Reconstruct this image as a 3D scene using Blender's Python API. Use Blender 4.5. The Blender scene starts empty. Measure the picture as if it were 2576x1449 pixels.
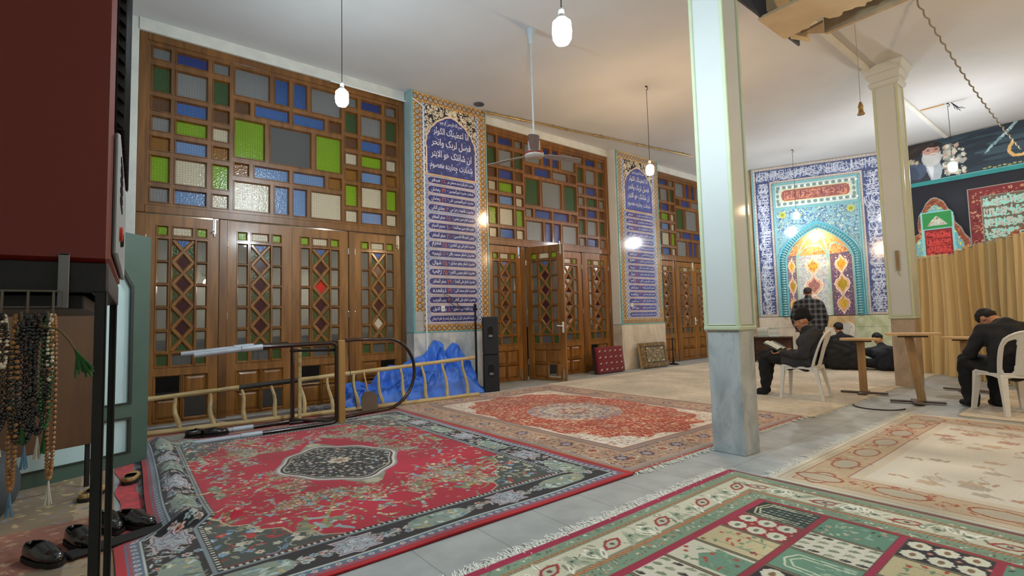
import bpy, math, random
import numpy as np
from mathutils import Matrix, Vector
SC = bpy.context.scene
COL = SC.collection
PI = math.pi

# ------------------------------------------------------------------ camera
F_PX = 1256.0
def norm(v): return v / np.linalg.norm(v)
# the two horizontal directions of the hall as seen by the lens (along the door wall, and across)
_a = norm(np.array([2870 - 1288.0, 764 - 724.5, F_PX]))
_b = norm(np.array([290 - 1288.0, 832 - 724.5, F_PX]))
_X = -_b; _X = norm(_X - (_X @ _a) * _a)
_R = np.stack([_X, _a, np.cross(_X, _a)])
cam = bpy.data.cameras.new('camera'); camo = bpy.data.objects.new('camera', cam); COL.objects.link(camo)
cam.sensor_width = 36.0; cam.lens = 36.0 * F_PX / 2576.0; cam.clip_start = 0.05; cam.clip_end = 100
_m = Matrix.Identity(4)
for i in range(3):
    _m[i][0] = _R[i, 0]; _m[i][1] = -_R[i, 1]; _m[i][2] = -_R[i, 2]
_m[0][3], _m[1][3], _m[2][3] = 0, 0, 1.15
camo.matrix_world = _m
SC.camera = camo

# ------------------------------------------------------------------ world, exposure
W = bpy.data.worlds.new('world'); SC.world = W; W.use_nodes = True
W.node_tree.nodes['Background'].inputs[0].default_value = (0.5, 0.56, 0.65, 1)
W.node_tree.nodes['Background'].inputs[1].default_value = 0.10
SC.view_settings.view_transform = 'Standard'
SC.view_settings.look = 'None'
SC.view_settings.exposure = 0.0
SC.view_settings.gamma = 1.0
SC.view_settings.use_curve_mapping = False
SC.cycles.max_bounces = 8; SC.cycles.diffuse_bounces = 5; SC.cycles.glossy_bounces = 4
SC.cycles.transparent_max_bounces = 12; SC.cycles.transmission_bounces = 6
SC.cycles.sample_clamp_indirect = 4.0
SC.cycles.sample_clamp_direct = 0.0
# lamps of the hall: (x, y, z of the glass, colour, watts)
COOL = (0.80, 0.93, 1.0); WARM = (1.0, 0.66, 0.36); WHITE = (0.97, 0.98, 1.0)
LAMPS = [
    (-4.95, 1.78, 3.47, COOL, 120, 'white glowing pendant lamp hanging before the first glazed bay'),
    (-2.30, 2.32, 3.08, COOL, 150, 'brightest white pendant lamp high up in the middle of the hall'),
    (-4.84, 6.80, 3.54, WARM, 125, 'warm orange glowing pendant lamp hanging before the second tiled pilaster'),
    (-1.98, 12.0, 3.75, WHITE, 150, 'white pendant lamp glowing in front of the portrait banner'),
    (-4.82, 12.3, 3.39, WHITE, 120, 'white pendant lamp glowing in front of the blue tiled prayer niche'),
]
SIDE_LAMPS = [(1.3, 6.9, 3.5, WARM, 170, 'warm pendant lamp over the right side of the hall'),
              (1.5, 11.6, 3.6, WARM, 90, 'warm pendant lamp over the right side near the far wall'),
              (0.9, 2.6, 3.6, COOL, 55, 'white pendant lamp over the carpets on the right')]
H = 4.95      # ceiling

random.seed(5)
RNG = np.random.RandomState(7)

# ------------------------------------------------------------------ small helpers
def lin(c):
    c = np.asarray(c, dtype=float)
    return np.where(c <= 0.04045, c / 12.92, ((c + 0.055) / 1.055) ** 2.4)
def hx(h):
    h = h.lstrip('#'); return tuple(int(h[i:i + 2], 16) / 255 for i in (0, 2, 4))
def L4(h):
    r = lin(hx(h)) if isinstance(h, str) else np.array(h); return (float(r[0]), float(r[1]), float(r[2]), 1.0)

def nt(name):
    m = bpy.data.materials.new(name); m.use_nodes = True
    t = m.node_tree; return m, t, t.nodes['Principled BSDF']
def P(name, col, rough=0.6, metal=0.0, var=0.12, scale=6.0, bump=0.0, bscale=None, coat=0.0, stretch=(1, 1, 1), col2=None, spec=0.5, detail=4):
    """principled material with procedural noise on colour and (optionally) relief"""
    m, t, b = nt(name)
    tc = t.nodes.new('ShaderNodeTexCoord'); mp = t.nodes.new('ShaderNodeMapping'); mp.inputs['Scale'].default_value = stretch
    t.links.new(tc.outputs['Object'], mp.inputs[0])
    n = t.nodes.new('ShaderNodeTexNoise'); n.inputs['Scale'].default_value = scale; n.inputs['Detail'].default_value = detail
    t.links.new(mp.outputs[0], n.inputs['Vector'])
    cr = t.nodes.new('ShaderNodeValToRGB')
    c = np.array(L4(col)[:3])
    c2 = np.array(L4(col2)[:3]) if col2 else c * (1 + var)
    c1 = c if col2 else c * (1 - var)
    cr.color_ramp.elements[0].position = 0.32; cr.color_ramp.elements[1].position = 0.68
    cr.color_ramp.elements[0].color = (*c1, 1); cr.color_ramp.elements[1].color = (*np.minimum(c2, 1), 1)
    t.links.new(n.outputs['Fac'], cr.inputs[0]); t.links.new(cr.outputs[0], b.inputs['Base Color'])
    b.inputs['Roughness'].default_value = rough; b.inputs['Metallic'].default_value = metal
    b.inputs['Coat Weight'].default_value = coat; b.inputs['Coat Roughness'].default_value = 0.08
    b.inputs['Specular IOR Level'].default_value = spec
    if bump:
        n2 = t.nodes.new('ShaderNodeTexNoise'); n2.inputs['Scale'].default_value = bscale or scale * 4
        n2.inputs['Detail'].default_value = 3
        t.links.new(mp.outputs[0], n2.inputs['Vector'])
        bp = t.nodes.new('ShaderNodeBump'); bp.inputs['Strength'].default_value = bump; bp.inputs['Distance'].default_value = 0.01
        t.links.new(n2.outputs['Fac'], bp.inputs['Height']); t.links.new(bp.outputs[0], b.inputs['Normal'])
    return m
def EM(name, col, strength):
    m, t, b = nt(name)
    b.inputs['Base Color'].default_value = (0.9, 0.9, 0.9, 1)
    b.inputs['Emission Color'].default_value = (*col, 1); b.inputs['Emission Strength'].default_value = strength
    return m
def WOOD(name, c1, c2, rough=0.35, coat=0.4, stretch=(9, 9, 1.0), scale=1.6):
    m, t, b = nt(name)
    tc = t.nodes.new('ShaderNodeTexCoord'); mp = t.nodes.new('ShaderNodeMapping'); mp.inputs['Scale'].default_value = stretch
    t.links.new(tc.outputs['Object'], mp.inputs[0])
    n = t.nodes.new('ShaderNodeTexNoise'); n.inputs['Scale'].default_value = scale; n.inputs['Detail'].default_value = 6
    n.inputs['Distortion'].default_value = 0.6
    t.links.new(mp.outputs[0], n.inputs['Vector'])
    n2 = t.nodes.new('ShaderNodeTexNoise'); n2.inputs['Scale'].default_value = 1.1; n2.inputs['Detail'].default_value = 2
    t.links.new(tc.outputs['Object'], n2.inputs['Vector'])
    cr = t.nodes.new('ShaderNodeValToRGB'); cr.color_ramp.elements[0].position = 0.3; cr.color_ramp.elements[1].position = 0.7
    cr.color_ramp.elements[0].color = L4(c1); cr.color_ramp.elements[1].color = L4(c2)
    t.links.new(n.outputs['Fac'], cr.inputs[0])
    hs = t.nodes.new('ShaderNodeHueSaturation'); mr = t.nodes.new('ShaderNodeMapRange')
    mr.inputs[1].default_value = 0.3; mr.inputs[2].default_value = 0.7; mr.inputs[3].default_value = 0.8; mr.inputs[4].default_value = 1.15
    t.links.new(n2.outputs['Fac'], mr.inputs[0]); t.links.new(mr.outputs[0], hs.inputs['Value'])
    t.links.new(cr.outputs[0], hs.inputs['Color']); t.links.new(hs.outputs[0], b.inputs['Base Color'])
    b.inputs['Roughness'].default_value = rough; b.inputs['Coat Weight'].default_value = coat; b.inputs['Coat Roughness'].default_value = 0.12
    return m
def PANE(name, col, through, clear=0.0, pattern=True, rough=0.18):
    """coloured patterned window glass: lets scattered light through, mirrors softly"""
    m = bpy.data.materials.new(name); m.use_nodes = True; t = m.node_tree; t.nodes.clear()
    o = t.nodes.new('ShaderNodeOutputMaterial')
    tr = t.nodes.new('ShaderNodeBsdfTranslucent'); tr.inputs[0].default_value = tuple(list(np.array(L4(col)[:3]) * through) + [1])
    df = t.nodes.new('ShaderNodeBsdfDiffuse'); df.inputs[0].default_value = tuple(list(np.array(L4(col)[:3]) * 0.30) + [1])
    gl = t.nodes.new('ShaderNodeBsdfGlossy'); gl.inputs['Roughness'].default_value = rough; gl.inputs[0].default_value = (0.9, 0.9, 0.9, 1)
    tp = t.nodes.new('ShaderNodeBsdfTransparent'); tp.inputs[0].default_value = tuple(list(np.array(L4(col)[:3])) + [1])
    a = t.nodes.new('ShaderNodeAddShader'); t.links.new(tr.outputs[0], a.inputs[0]); t.links.new(df.outputs[0], a.inputs[1])
    x = t.nodes.new('ShaderNodeMixShader'); x.inputs[0].default_value = clear
    t.links.new(a.outputs[0], x.inputs[1]); t.links.new(tp.outputs[0], x.inputs[2])
    fr = t.nodes.new('ShaderNodeFresnel'); fr.inputs[0].default_value = 1.5
    y = t.nodes.new('ShaderNodeMixShader'); t.links.new(fr.outputs[0], y.inputs[0])
    t.links.new(x.outputs[0], y.inputs[1]); t.links.new(gl.outputs[0], y.inputs[2]); t.links.new(y.outputs[0], o.inputs[0])
    if pattern:
        tc = t.nodes.new('ShaderNodeTexCoord'); mp = t.nodes.new('ShaderNodeMapping')
        mp.inputs['Rotation'].default_value = (PI / 4, 0, 0)
        t.links.new(tc.outputs['Object'], mp.inputs[0])
        w1 = t.nodes.new('ShaderNodeTexChecker'); w1.inputs['Scale'].default_value = 48
        n = t.nodes.new('ShaderNodeTexNoise'); n.inputs['Scale'].default_value = 45
        t.links.new(mp.outputs[0], w1.inputs[0]); t.links.new(mp.outputs[0], n.inputs['Vector'])
        ad = t.nodes.new('ShaderNodeMath'); ad.operation = 'ADD'
        t.links.new(w1.outputs['Fac'], ad.inputs[0]); t.links.new(n.outputs['Fac'], ad.inputs[1])
        bp = t.nodes.new('ShaderNodeBump'); bp.inputs['Strength'].default_value = 0.6; bp.inputs['Distance'].default_value = 0.006
        t.links.new(ad.outputs[0], bp.inputs['Height'])
        for q in (tr, df, gl): t.links.new(bp.outputs[0], q.inputs['Normal'])
        # moulded pattern thickens and thins the colour of the glass
        mr = t.nodes.new('ShaderNodeMapRange'); mr.inputs[1].default_value = 0.3; mr.inputs[2].default_value = 1.6
        mr.inputs[3].default_value = 0.62; mr.inputs[4].default_value = 1.25
        t.links.new(ad.outputs[0], mr.inputs[0])
        mx = t.nodes.new('ShaderNodeMixRGB'); mx.blend_type = 'MULTIPLY'; mx.inputs[0].default_value = 1
        mx.inputs[1].default_value = tr.inputs[0].default_value; t.links.new(mr.outputs[0], mx.inputs[2])
        t.links.new(mx.outputs[0], tr.inputs[0])
    return m
def ATTR(name, rough=0.9, coat=0.0, bump=0.3, bscale=260.0, var=0.15, sheen=0.0, spec=0.3):
    """surface whose pattern (dye, glaze, print) is stored in the mesh colour attribute 'pattern'"""
    m, t, b = nt(name)
    at = t.nodes.new('ShaderNodeAttribute'); at.attribute_name = 'pattern'
    tc = t.nodes.new('ShaderNodeTexCoord'); n = t.nodes.new('ShaderNodeTexNoise'); n.inputs['Scale'].default_value = bscale
    n.inputs['Detail'].default_value = 2
    t.links.new(tc.outputs['Object'], n.inputs['Vector'])
    mr = t.nodes.new('ShaderNodeMapRange'); mr.inputs[1].default_value = 0.3; mr.inputs[2].default_value = 0.7
    mr.inputs[3].default_value = 1 - var; mr.inputs[4].default_value = 1 + var
    t.links.new(n.outputs['Fac'], mr.inputs[0])
    mx = t.nodes.new('ShaderNodeMixRGB'); mx.blend_type = 'MULTIPLY'; mx.inputs[0].default_value = 1
    t.links.new(at.outputs['Color'], mx.inputs[1]); t.links.new(mr.outputs[0], mx.inputs[2]); t.links.new(mx.outputs[0], b.inputs['Base Color'])
    b.inputs['Roughness'].default_value = rough; b.inputs['Coat Weight'].default_value = coat; b.inputs['Coat Roughness'].default_value = 0.07
    b.inputs['Specular IOR Level'].default_value = spec
    b.inputs['Sheen Weight'].default_value = sheen
    if bump:
        bp = t.nodes.new('ShaderNodeBump'); bp.inputs['Strength'].default_value = bump; bp.inputs['Distance'].default_value = 0.004
        t.links.new(n.outputs['Fac'], bp.inputs['Height']); t.links.new(bp.outputs[0], b.inputs['Normal'])
    return m

def tag(o, label=None, cat=None, group=None, kind=None):
    if label: o['label'] = label
    if cat: o['category'] = cat
    if group: o['group'] = group
    if kind: o['kind'] = kind
    return o
def thing(name, label, cat, loc=(0, 0, 0), rz=0.0, group=None):
    o = bpy.data.objects.new(name, None); COL.objects.link(o); o.location = loc; o.rotation_euler = (0, 0, rz)
    o.empty_display_size = 0.1
    return tag(o, label, cat, group)

class MB:
    """collects shapes; build() links them as one mesh object"""
    def __init__(s): s.v = []; s.f = []; s.mi = []
    def add(s, vs, fs, m=0):
        o = len(s.v); s.v += [tuple(map(float, v)) for v in vs]; s.f += [tuple(i + o for i in f) for f in fs]
        s.mi += [m] * len(fs); return s
    def quad(s, a, b, c, d, m=0): return s.add([a, b, c, d], [(0, 1, 2, 3)], m)
    def box(s, x0, x1, y0, y1, z0, z1, m=0, M=None):
        v = [(x, y, z) for x in (x0, x1) for y in (y0, y1) for z in (z0, z1)]
        if M is not None: v = [tuple(M @ Vector(p)) for p in v]
        return s.add(v, [(0, 1, 3, 2), (4, 6, 7, 5), (0, 4, 5, 1), (2, 3, 7, 6), (0, 2, 6, 4), (1, 5, 7, 3)], m)
    def cbox(s, x0, x1, y0, y1, z0, z1, c=0.01, m=0, M=None):
        """box with all vertical and horizontal edges cut by a chamfer c"""
        v = []; 
        xs = (x0, x1); ys = (y0, y1); zs = (z0, z1)
        idx = {}
        for i in (0, 1):
            for j in (0, 1):
                for k in (0, 1):
                    sx, sy, sz = 1 - 2 * i, 1 - 2 * j, 1 - 2 * k
                    for ax in range(3):
                        p = [xs[i] + sx * c, ys[j] + sy * c, zs[k] + sz * c]
                        p[ax] = (xs[i], ys[j], zs[k])[ax]
                        idx[(i, j, k, ax)] = len(v); v.append(p)
        f = []
        for i in (0, 1):
            f.append([idx[(i, 0, 0, 0)], idx[(i, 1, 0, 0)], idx[(i, 1, 1, 0)], idx[(i, 0, 1, 0)]])
            f.append([idx[(0, i, 0, 1)], idx[(1, i, 0, 1)], idx[(1, i, 1, 1)], idx[(0, i, 1, 1)]])
            f.append([idx[(0, 0, i, 2)], idx[(1, 0, i, 2)], idx[(1, 1, i, 2)], idx[(0, 1, i, 2)]])
        for i in (0, 1):
            for j in (0, 1):
                f.append([idx[(i, j, 0, 0)], idx[(i, j, 1, 0)], idx[(i, j, 1, 1)], idx[(i, j, 0, 1)]])
                f.append([idx[(i, 0, j, 0)], idx[(i, 1, j, 0)], idx[(i, 1, j, 2)], idx[(i, 0, j, 2)]])
                f.append([idx[(0, i, j, 1)], idx[(1, i, j, 1)], idx[(1, i, j, 2)], idx[(0, i, j, 2)]])
                for k in (0, 1): f.append([idx[(i, j, k, 0)], idx[(i, j, k, 1)], idx[(i, j, k, 2)]])
        if M is not None: v = [tuple(M @ Vector(p)) for p in v]
        return s.add(v, f, m)
    def tube(s, pts, r, n=10, m=0, closed=False, cap=True):
        pts = [Vector(p) for p in pts]; N = len(pts); rs = r if isinstance(r, (list, tuple)) else [r] * N
        vs = []; up = None
        for i, p in enumerate(pts):
            a = pts[i - 1] if (i > 0 or closed) else p; b = pts[(i + 1) % N] if (i < N - 1 or closed) else p
            d = (b - a).normalized() if (b - a).length > 1e-9 else Vector((0, 0, 1))
            if up is None:
                up = Vector((0, 0, 1)) if abs(d.z) < 0.9 else Vector((1, 0, 0))
            u = d.cross(up)
            if u.length < 1e-5: u = d.orthogonal()
            u.normalize(); w = u.cross(d).normalized(); up = w
            for k in range(n):
                t = 2 * PI * k / n; vs.append(p + (u * math.cos(t) + w * math.sin(t)) * rs[i])
        fs = []
        for i in range(N if closed else N - 1):
            j = (i + 1) % N
            for k in range(n): fs.append((i * n + k, i * n + (k + 1) % n, j * n + (k + 1) % n, j * n + k))
        if cap and not closed:
            fs.append(tuple(range(n))[::-1]); fs.append(tuple((N - 1) * n + k for k in range(n)))
        return s.add(vs, fs, m)
    def lathe(s, prof, c=(0, 0, 0), n=20, m=0, sx=1, sy=1, M=None):
        """prof: list of (radius, z)"""
        vs = []; fs = []
        for r, z in prof:
            for k in range(n):
                t = 2 * PI * k / n; v = Vector((c[0] + r * sx * math.cos(t), c[1] + r * sy * math.sin(t), c[2] + z))
                vs.append(M @ v if M is not None else v)
        for i in range(len(prof) - 1):
            for k in range(n): fs.append((i * n + k, i * n + (k + 1) % n, (i + 1) * n + (k + 1) % n, (i + 1) * n + k))
        fs.append(tuple(range(n))[::-1]); fs.append(tuple((len(prof) - 1) * n + k for k in range(n)))
        return s.add(vs, fs, m)
    def prism(s, poly, d, m=0):
        """poly: list of 3D points, extruded by vector d"""
        n = len(poly); d = Vector(d); v = [Vector(p) for p in poly] + [Vector(p) + d for p in poly]
        f = [tuple(range(n))[::-1], tuple(range(n, 2 * n))] + [(i, (i + 1) % n, n + (i + 1) % n, n + i) for i in range(n)]
        return s.add(v, f, m)
    def ball(s, c, r, n=10, m=0, rz=None):
        rx, ry, rzz = (r, r, r) if not isinstance(r, (tuple, list)) else r
        k = n // 2 + 1
        return s.lathe([(max(1e-4, math.sin(PI * i / k)), -math.cos(PI * i / k)) for i in range(k + 1)], (0, 0, 0), n, m,
                       M=Matrix.Translation(c) @ (rz if rz is not None else Matrix.Identity(4)) @ Matrix.Diagonal((rx, ry, rzz, 1)))
    def build(s, name, mats, parent=None, smooth=False, origin=None, fix=True):
        me = bpy.data.meshes.new(name)
        v = s.v
        if origin is not None: v = [(a - origin[0], b - origin[1], c - origin[2]) for a, b, c in v]
        me.from_pydata(v, [], s.f)
        mats = mats if isinstance(mats, (list, tuple)) else [mats]
        for q in mats: me.materials.append(q)
        if len(mats) > 1: me.polygons.foreach_set('material_index', s.mi)
        if smooth: me.polygons.foreach_set('use_smooth', [True] * len(s.f))
        if fix:
            import bmesh
            bm = bmesh.new(); bm.from_mesh(me); bmesh.ops.recalc_face_normals(bm, faces=bm.faces); bm.to_mesh(me); bm.free()
        me.update()
        o = bpy.data.objects.new(name, me); COL.objects.link(o)
        if origin is not None: o.location = origin
        if parent is not None: o.parent = parent
        if smooth:
            try: me.set_sharp_from_angle(angle=math.radians(40))
            except Exception: pass
        return o

def copy_tree(o, parent=None):
    c = o.copy(); COL.objects.link(c)
    if parent is not None: c.parent = parent
    for ch in list(o.children): copy_tree(ch, c)
    return c

def bake(o, mods):
    """apply a list of (type, settings) modifiers once and keep the resulting mesh"""
    for ty, st in mods:
        md = o.modifiers.new(ty.lower(), ty)
        for k, v in st.items(): setattr(md, k, v)
    dg = bpy.context.evaluated_depsgraph_get(); dg.update()
    me = bpy.data.meshes.new_from_object(o.evaluated_get(dg))
    old = o.data; o.modifiers.clear(); o.data = me; me.name = old.name
    bpy.data.meshes.remove(old)
    return o

# ------------------------------------------------------------------ pattern painting (dye, glaze, print) on mesh grids
class Cv:
    def __init__(s, w, h, res, col):
        s.w, s.h, s.res = w, h, res
        s.nx = int(round(w / res)) + 1; s.ny = int(round(h / res)) + 1
        s.a = np.empty((s.ny, s.nx, 3), np.float32); s.a[:] = hx(col) if isinstance(col, str) else col
        s.A = np.linspace(0, w, s.nx); s.B = np.linspace(0, h, s.ny); s.clip = None
    def _sl(s, a0, a1, b0, b1):
        i0 = max(0, int(math.floor(a0 / s.w * (s.nx - 1)))); i1 = min(s.nx, int(math.ceil(a1 / s.w * (s.nx - 1))) + 1)
        j0 = max(0, int(math.floor(b0 / s.h * (s.ny - 1)))); j1 = min(s.ny, int(math.ceil(b1 / s.h * (s.ny - 1))) + 1)
        if i1 <= i0 or j1 <= j0: return None
        return slice(j0, j1), slice(i0, i1), s.A[None, i0:i1], s.B[j0:j1, None]
    def _put(s, js, is_, mask, col):
        if s.clip is not None: mask = mask & s.clip[js, is_]
        sub = s.a[js, is_]; sub[mask] = hx(col) if isinstance(col, str) else col
    def rect(s, a0, b0, a1, b1, col):
        q = s._sl(a0, a1, b0, b1)
        if q: s._put(q[0], q[1], (q[2] >= a0) & (q[2] <= a1) & (q[3] >= b0) & (q[3] <= b1), col)
    def frame(s, a0, b0, a1, b1, t, col):
        s.rect(a0, b0, a1, b0 + t, col); s.rect(a0, b1 - t, a1, b1, col); s.rect(a0, b0, a0 + t, b1, col); s.rect(a1 - t, b0, a1, b1, col)
    def ell(s, a, b, ra, rb, col, ang=0.0):
        R = max(ra, rb); q = s._sl(a - R, a + R, b - R, b + R)
        if not q: return
        c, n = math.cos(ang), math.sin(ang); x = q[2] - a; y = q[3] - b
        s._put(q[0], q[1], ((x * c + y * n) / ra) ** 2 + ((-x * n + y * c) / rb) ** 2 <= 1, col)
    def petal(s, a, b, r, n, amp, col, rot=0.0, sq=1.0):
        q = s._sl(a - r * max(1, sq), a + r * max(1, sq), b - r, b + r)
        if not q: return
        x = (q[2] - a) / sq; y = q[3] - b; th = np.arctan2(y, x) + rot; rr = np.hypot(x, y)
        s._put(q[0], q[1], rr <= r * (1 - amp + amp * np.abs(np.cos(n * th / 2))), col)
    def poly(s, pts, col):
        xs = [p[0] for p in pts]; ys = [p[1] for p in pts]; q = s._sl(min(xs), max(xs), min(ys), max(ys))
        if not q: return
        x = q[2] + 0 * q[3]; y = q[3] + 0 * q[2]; ins = np.zeros(x.shape, bool); n = len(pts)
        for i in range(n):
            x0, y0 = pts[i]; x1, y1 = pts[(i + 1) % n]
            if y0 == y1: continue
            cnd = ((y0 > y) != (y1 > y)) & (x < (x1 - x0) * (y - y0) / (y1 - y0) + x0); ins ^= cnd
        s._put(q[0], q[1], ins, col)
    def inpoly(s, pts):
        k = Cv.__new__(Cv); k.__dict__.update(s.__dict__); k.a = np.zeros((s.ny, s.nx, 1), np.float32); k.clip = None
        k.poly(pts, (1.0,)); return k.a[..., 0] > 0.5
    def line(s, pts, w, col, closed=False):
        w = max(w, s.res * 0.95)
        P_ = list(pts) + ([pts[0]] if closed else [])
        for (x0, y0), (x1, y1) in zip(P_[:-1], P_[1:]):
            h = w / 2; q = s._sl(min(x0, x1) - h, max(x0, x1) + h, min(y0, y1) - h, max(y0, y1) + h)
            if not q: continue
            dx, dy = x1 - x0, y1 - y0; l2 = dx * dx + dy * dy + 1e-12
            t = np.clip(((q[2] - x0) * dx + (q[3] - y0) * dy) / l2, 0, 1)
            s._put(q[0], q[1], np.hypot(q[2] - x0 - t * dx, q[3] - y0 - t * dy) <= h, col)
    def flower(s, a, b, r, c1, c2, c3, n=5, out=None):
        if out: s.petal(a, b, r * 1.25, n, 0.25, out)
        s.petal(a, b, r, n, 0.38, c1, random.random()); s.petal(a, b, r * 0.55, n, 0.3, c2); s.ell(a, b, r * 0.22, r * 0.22, c3)
    def leaf(s, a, b, l, w, ang, col, vein=None):
        s.ell(a, b, l / 2, w / 2, col, ang)
        if vein: s.line([(a - l * .4 * math.cos(ang), b - l * .4 * math.sin(ang)), (a + l * .4 * math.cos(ang), b + l * .4 * math.sin(ang))], w * .15, vein)
    def sprig(s, a, b, r, ang, stem, cols, n=5):
        pts = []
        cur = random.uniform(-2.2, 2.2)
        for i in range(9):
            t = i / 8; an = ang + cur * t; 
            if i == 0: pts.append((a, b))
            else: pts.append((pts[-1][0] + r / 8 * math.cos(an), pts[-1][1] + r / 8 * math.sin(an)))
        s.line(pts, r * 0.05, stem)
        for i in range(2, 9):
            p = pts[i]; c = random.choice(cols)
            if random.random() < .5: s.leaf(p[0] + random.uniform(-.1, .1) * r, p[1] + random.uniform(-.1, .1) * r, r * .24, r * .1, random.uniform(0, PI), c)
            else: s.petal(p[0], p[1], r * .10, 5, .35, c)
    def noise(s, amp, cell):
        ny, nx = int(s.h / cell) + 3, int(s.w / cell) + 3
        g = RNG.rand(ny, nx); yy = np.linspace(0, ny - 1.001, s.ny); xx = np.linspace(0, nx - 1.001, s.nx)
        y0 = yy.astype(int); x0 = xx.astype(int); fy = (yy - y0)[:, None]; fx = (xx - x0)[None]
        v = (g[y0][:, x0] * (1 - fy) * (1 - fx) + g[y0 + 1][:, x0] * fy * (1 - fx) + g[y0][:, x0 + 1] * (1 - fy) * fx + g[y0 + 1][:, x0 + 1] * fy * fx)
        s.a *= (1 + amp * (v - .5) * 2)[..., None]

def grid_obj(name, cv, place, mat, parent=None, mask=None, skirt=None, origin=None, smooth=True):
    """mesh grid carrying the painted pattern; place(A,B)->X,Y,Z arrays; skirt: colour of the turned-down rim (goes to z=0)"""
    A, B = np.meshgrid(cv.A, cv.B); X, Y, Z = place(A, B)
    C = np.clip(cv.a, 0, 1)
    if skirt is not None:
        pad = lambda q: np.pad(q, 1, mode='edge')
        X, Y, Z = pad(X), pad(Y), pad(Z)
        C = np.pad(C, ((1, 1), (1, 1), (0, 0)), mode='edge')
        for sl in ((0, slice(None)), (-1, slice(None)), (slice(None), 0), (slice(None), -1)):
            Z[sl] = 0.001; C[sl] = hx(skirt)
    ny, nx = X.shape
    co = np.stack([X, Y, Z], -1).reshape(-1, 3).astype(np.float32)
    if origin is not None: co -= np.array(origin, np.float32)
    idx = np.arange(ny * nx).reshape(ny, nx)
    q = np.stack([idx[:-1, :-1], idx[:-1, 1:], idx[1:, 1:], idx[1:, :-1]], -1)
    if mask is not None: q = q[mask[:-1, :-1]]
    q = q.reshape(-1, 4).astype(np.int32)
    me = bpy.data.meshes.new(name)
    me.vertices.add(len(co)); me.vertices.foreach_set('co', co.ravel())
    me.loops.add(q.size); me.loops.foreach_set('vertex_index', q.ravel())
    me.polygons.add(len(q)); me.polygons.foreach_set('loop_start', np.arange(0, q.size, 4, dtype=np.int32))
    try: me.polygons.foreach_set('loop_total', np.full(len(q), 4, np.int32))
    except Exception: pass
    me.update(calc_edges=True)
    if smooth: me.polygons.foreach_set('use_smooth', np.ones(len(q), bool))
    at = me.color_attributes.new('pattern', 'FLOAT_COLOR', 'POINT')
    c4 = np.ones((ny * nx, 4), np.float32); c4[:, :3] = lin(C.reshape(-1, 3)); at.data.foreach_set('color', c4.ravel())
    me.materials.append(mat)
    o = bpy.data.objects.new(name, me); COL.objects.link(o)
    if origin is not None: o.location = origin
    if parent is not None: o.parent = parent
    return o

# ------------------------------------------------------------------ Persian / Arabic lettering
_F = {}
for ch, base, n in [('ا', 0xFE8D, 2), ('ب', 0xFE8F, 4), ('ت', 0xFE95, 4), ('ث', 0xFE99, 4), ('ج', 0xFE9D, 4), ('ح', 0xFEA1, 4), ('خ', 0xFEA5, 4),
                    ('د', 0xFEA9, 2), ('ذ', 0xFEAB, 2), ('ر', 0xFEAD, 2), ('ز', 0xFEAF, 2), ('س', 0xFEB1, 4), ('ش', 0xFEB5, 4), ('ص', 0xFEB9, 4),
                    ('ض', 0xFEBD, 4), ('ط', 0xFEC1, 4), ('ظ', 0xFEC5, 4), ('ع', 0xFEC9, 4), ('غ', 0xFECD, 4), ('ف', 0xFED1, 4), ('ق', 0xFED5, 4),
                    ('ک', 0xFB8E, 4), ('ل', 0xFEDD, 4), ('م', 0xFEE1, 4), ('ن', 0xFEE5, 4), ('ه', 0xFEE9, 4), ('و', 0xFEED, 2), ('ی', 0xFBFC, 4),
                    ('ئ', 0xFE89, 4), ('پ', 0xFB56, 4), ('چ', 0xFB7A, 4)]:
    _F[ch] = (base, n)
def shape(s):
    out = []; i = 0
    s = s.replace('لا', '\u0001'); n = len(s)
    def joins_next(c): return c in _F and _F[c][1] == 4
    def joinable(c): return c in _F or c == '\u0001'
    while i < n:
        c = s[i]; prev = i > 0 and joins_next(s[i - 1]); nxt = i < n - 1 and joinable(s[i + 1])
        if c == '\u0001': out.append(chr(0xFEFC if prev else 0xFEFB))
        elif c in _F:
            b, k = _F[c]
            if k == 2: out.append(chr(b + (1 if prev else 0)))
            else: out.append(chr(b + (3 if prev and nxt else 1 if prev else 2 if nxt else 0)))
        else: out.append(c)
        i += 1
    r = []; j = 0
    while j < len(out):
        if out[j] in '۰۱۲۳۴۵۶۷۸۹':
            k = j
            while k < len(out) and out[k] in '۰۱۲۳۴۵۶۷۸۹': k += 1
            r.insert(0, ''.join(out[j:k])); j = k
        else: r.insert(0, {'(': ')', ')': '('}.get(out[j], out[j])); j += 1
    return ''.join(r)
def glyphs(s):
    c = bpy.data.curves.new('lettering', 'FONT'); c.body = shape(s); c.resolution_u = 2; c.size = 1.0; c.offset = 0.012
    o = bpy.data.objects.new('lettering', c); COL.objects.link(o)
    dg = bpy.context.evaluated_depsgraph_get(); me = bpy.data.meshes.new_from_object(o.evaluated_get(dg))
    v = [tuple(x.co) for x in me.vertices]; f = [tuple(p.vertices) for p in me.polygons]
    bpy.data.objects.remove(o); bpy.data.curves.remove(c); bpy.data.meshes.remove(me)
    return v, f
def put_text(mb, s, a0, a1, b0, b1, place, m=0):
    """lettering stretched into the rectangle a0..a1 x b0..b1 of a surface; place(a,b)->xyz"""
    v, f = glyphs(s)
    if not v: return
    xs = [p[0] for p in v]; ys = [p[1] for p in v]; w = max(xs) - min(xs); h = max(ys) - min(ys)
    kx = (a1 - a0) / w; ky = (b1 - b0) / h
    mb.add([place(a0 + (p[0] - min(xs)) * kx, b0 + (p[1] - min(ys)) * ky) for p in v], f, m)

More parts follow.
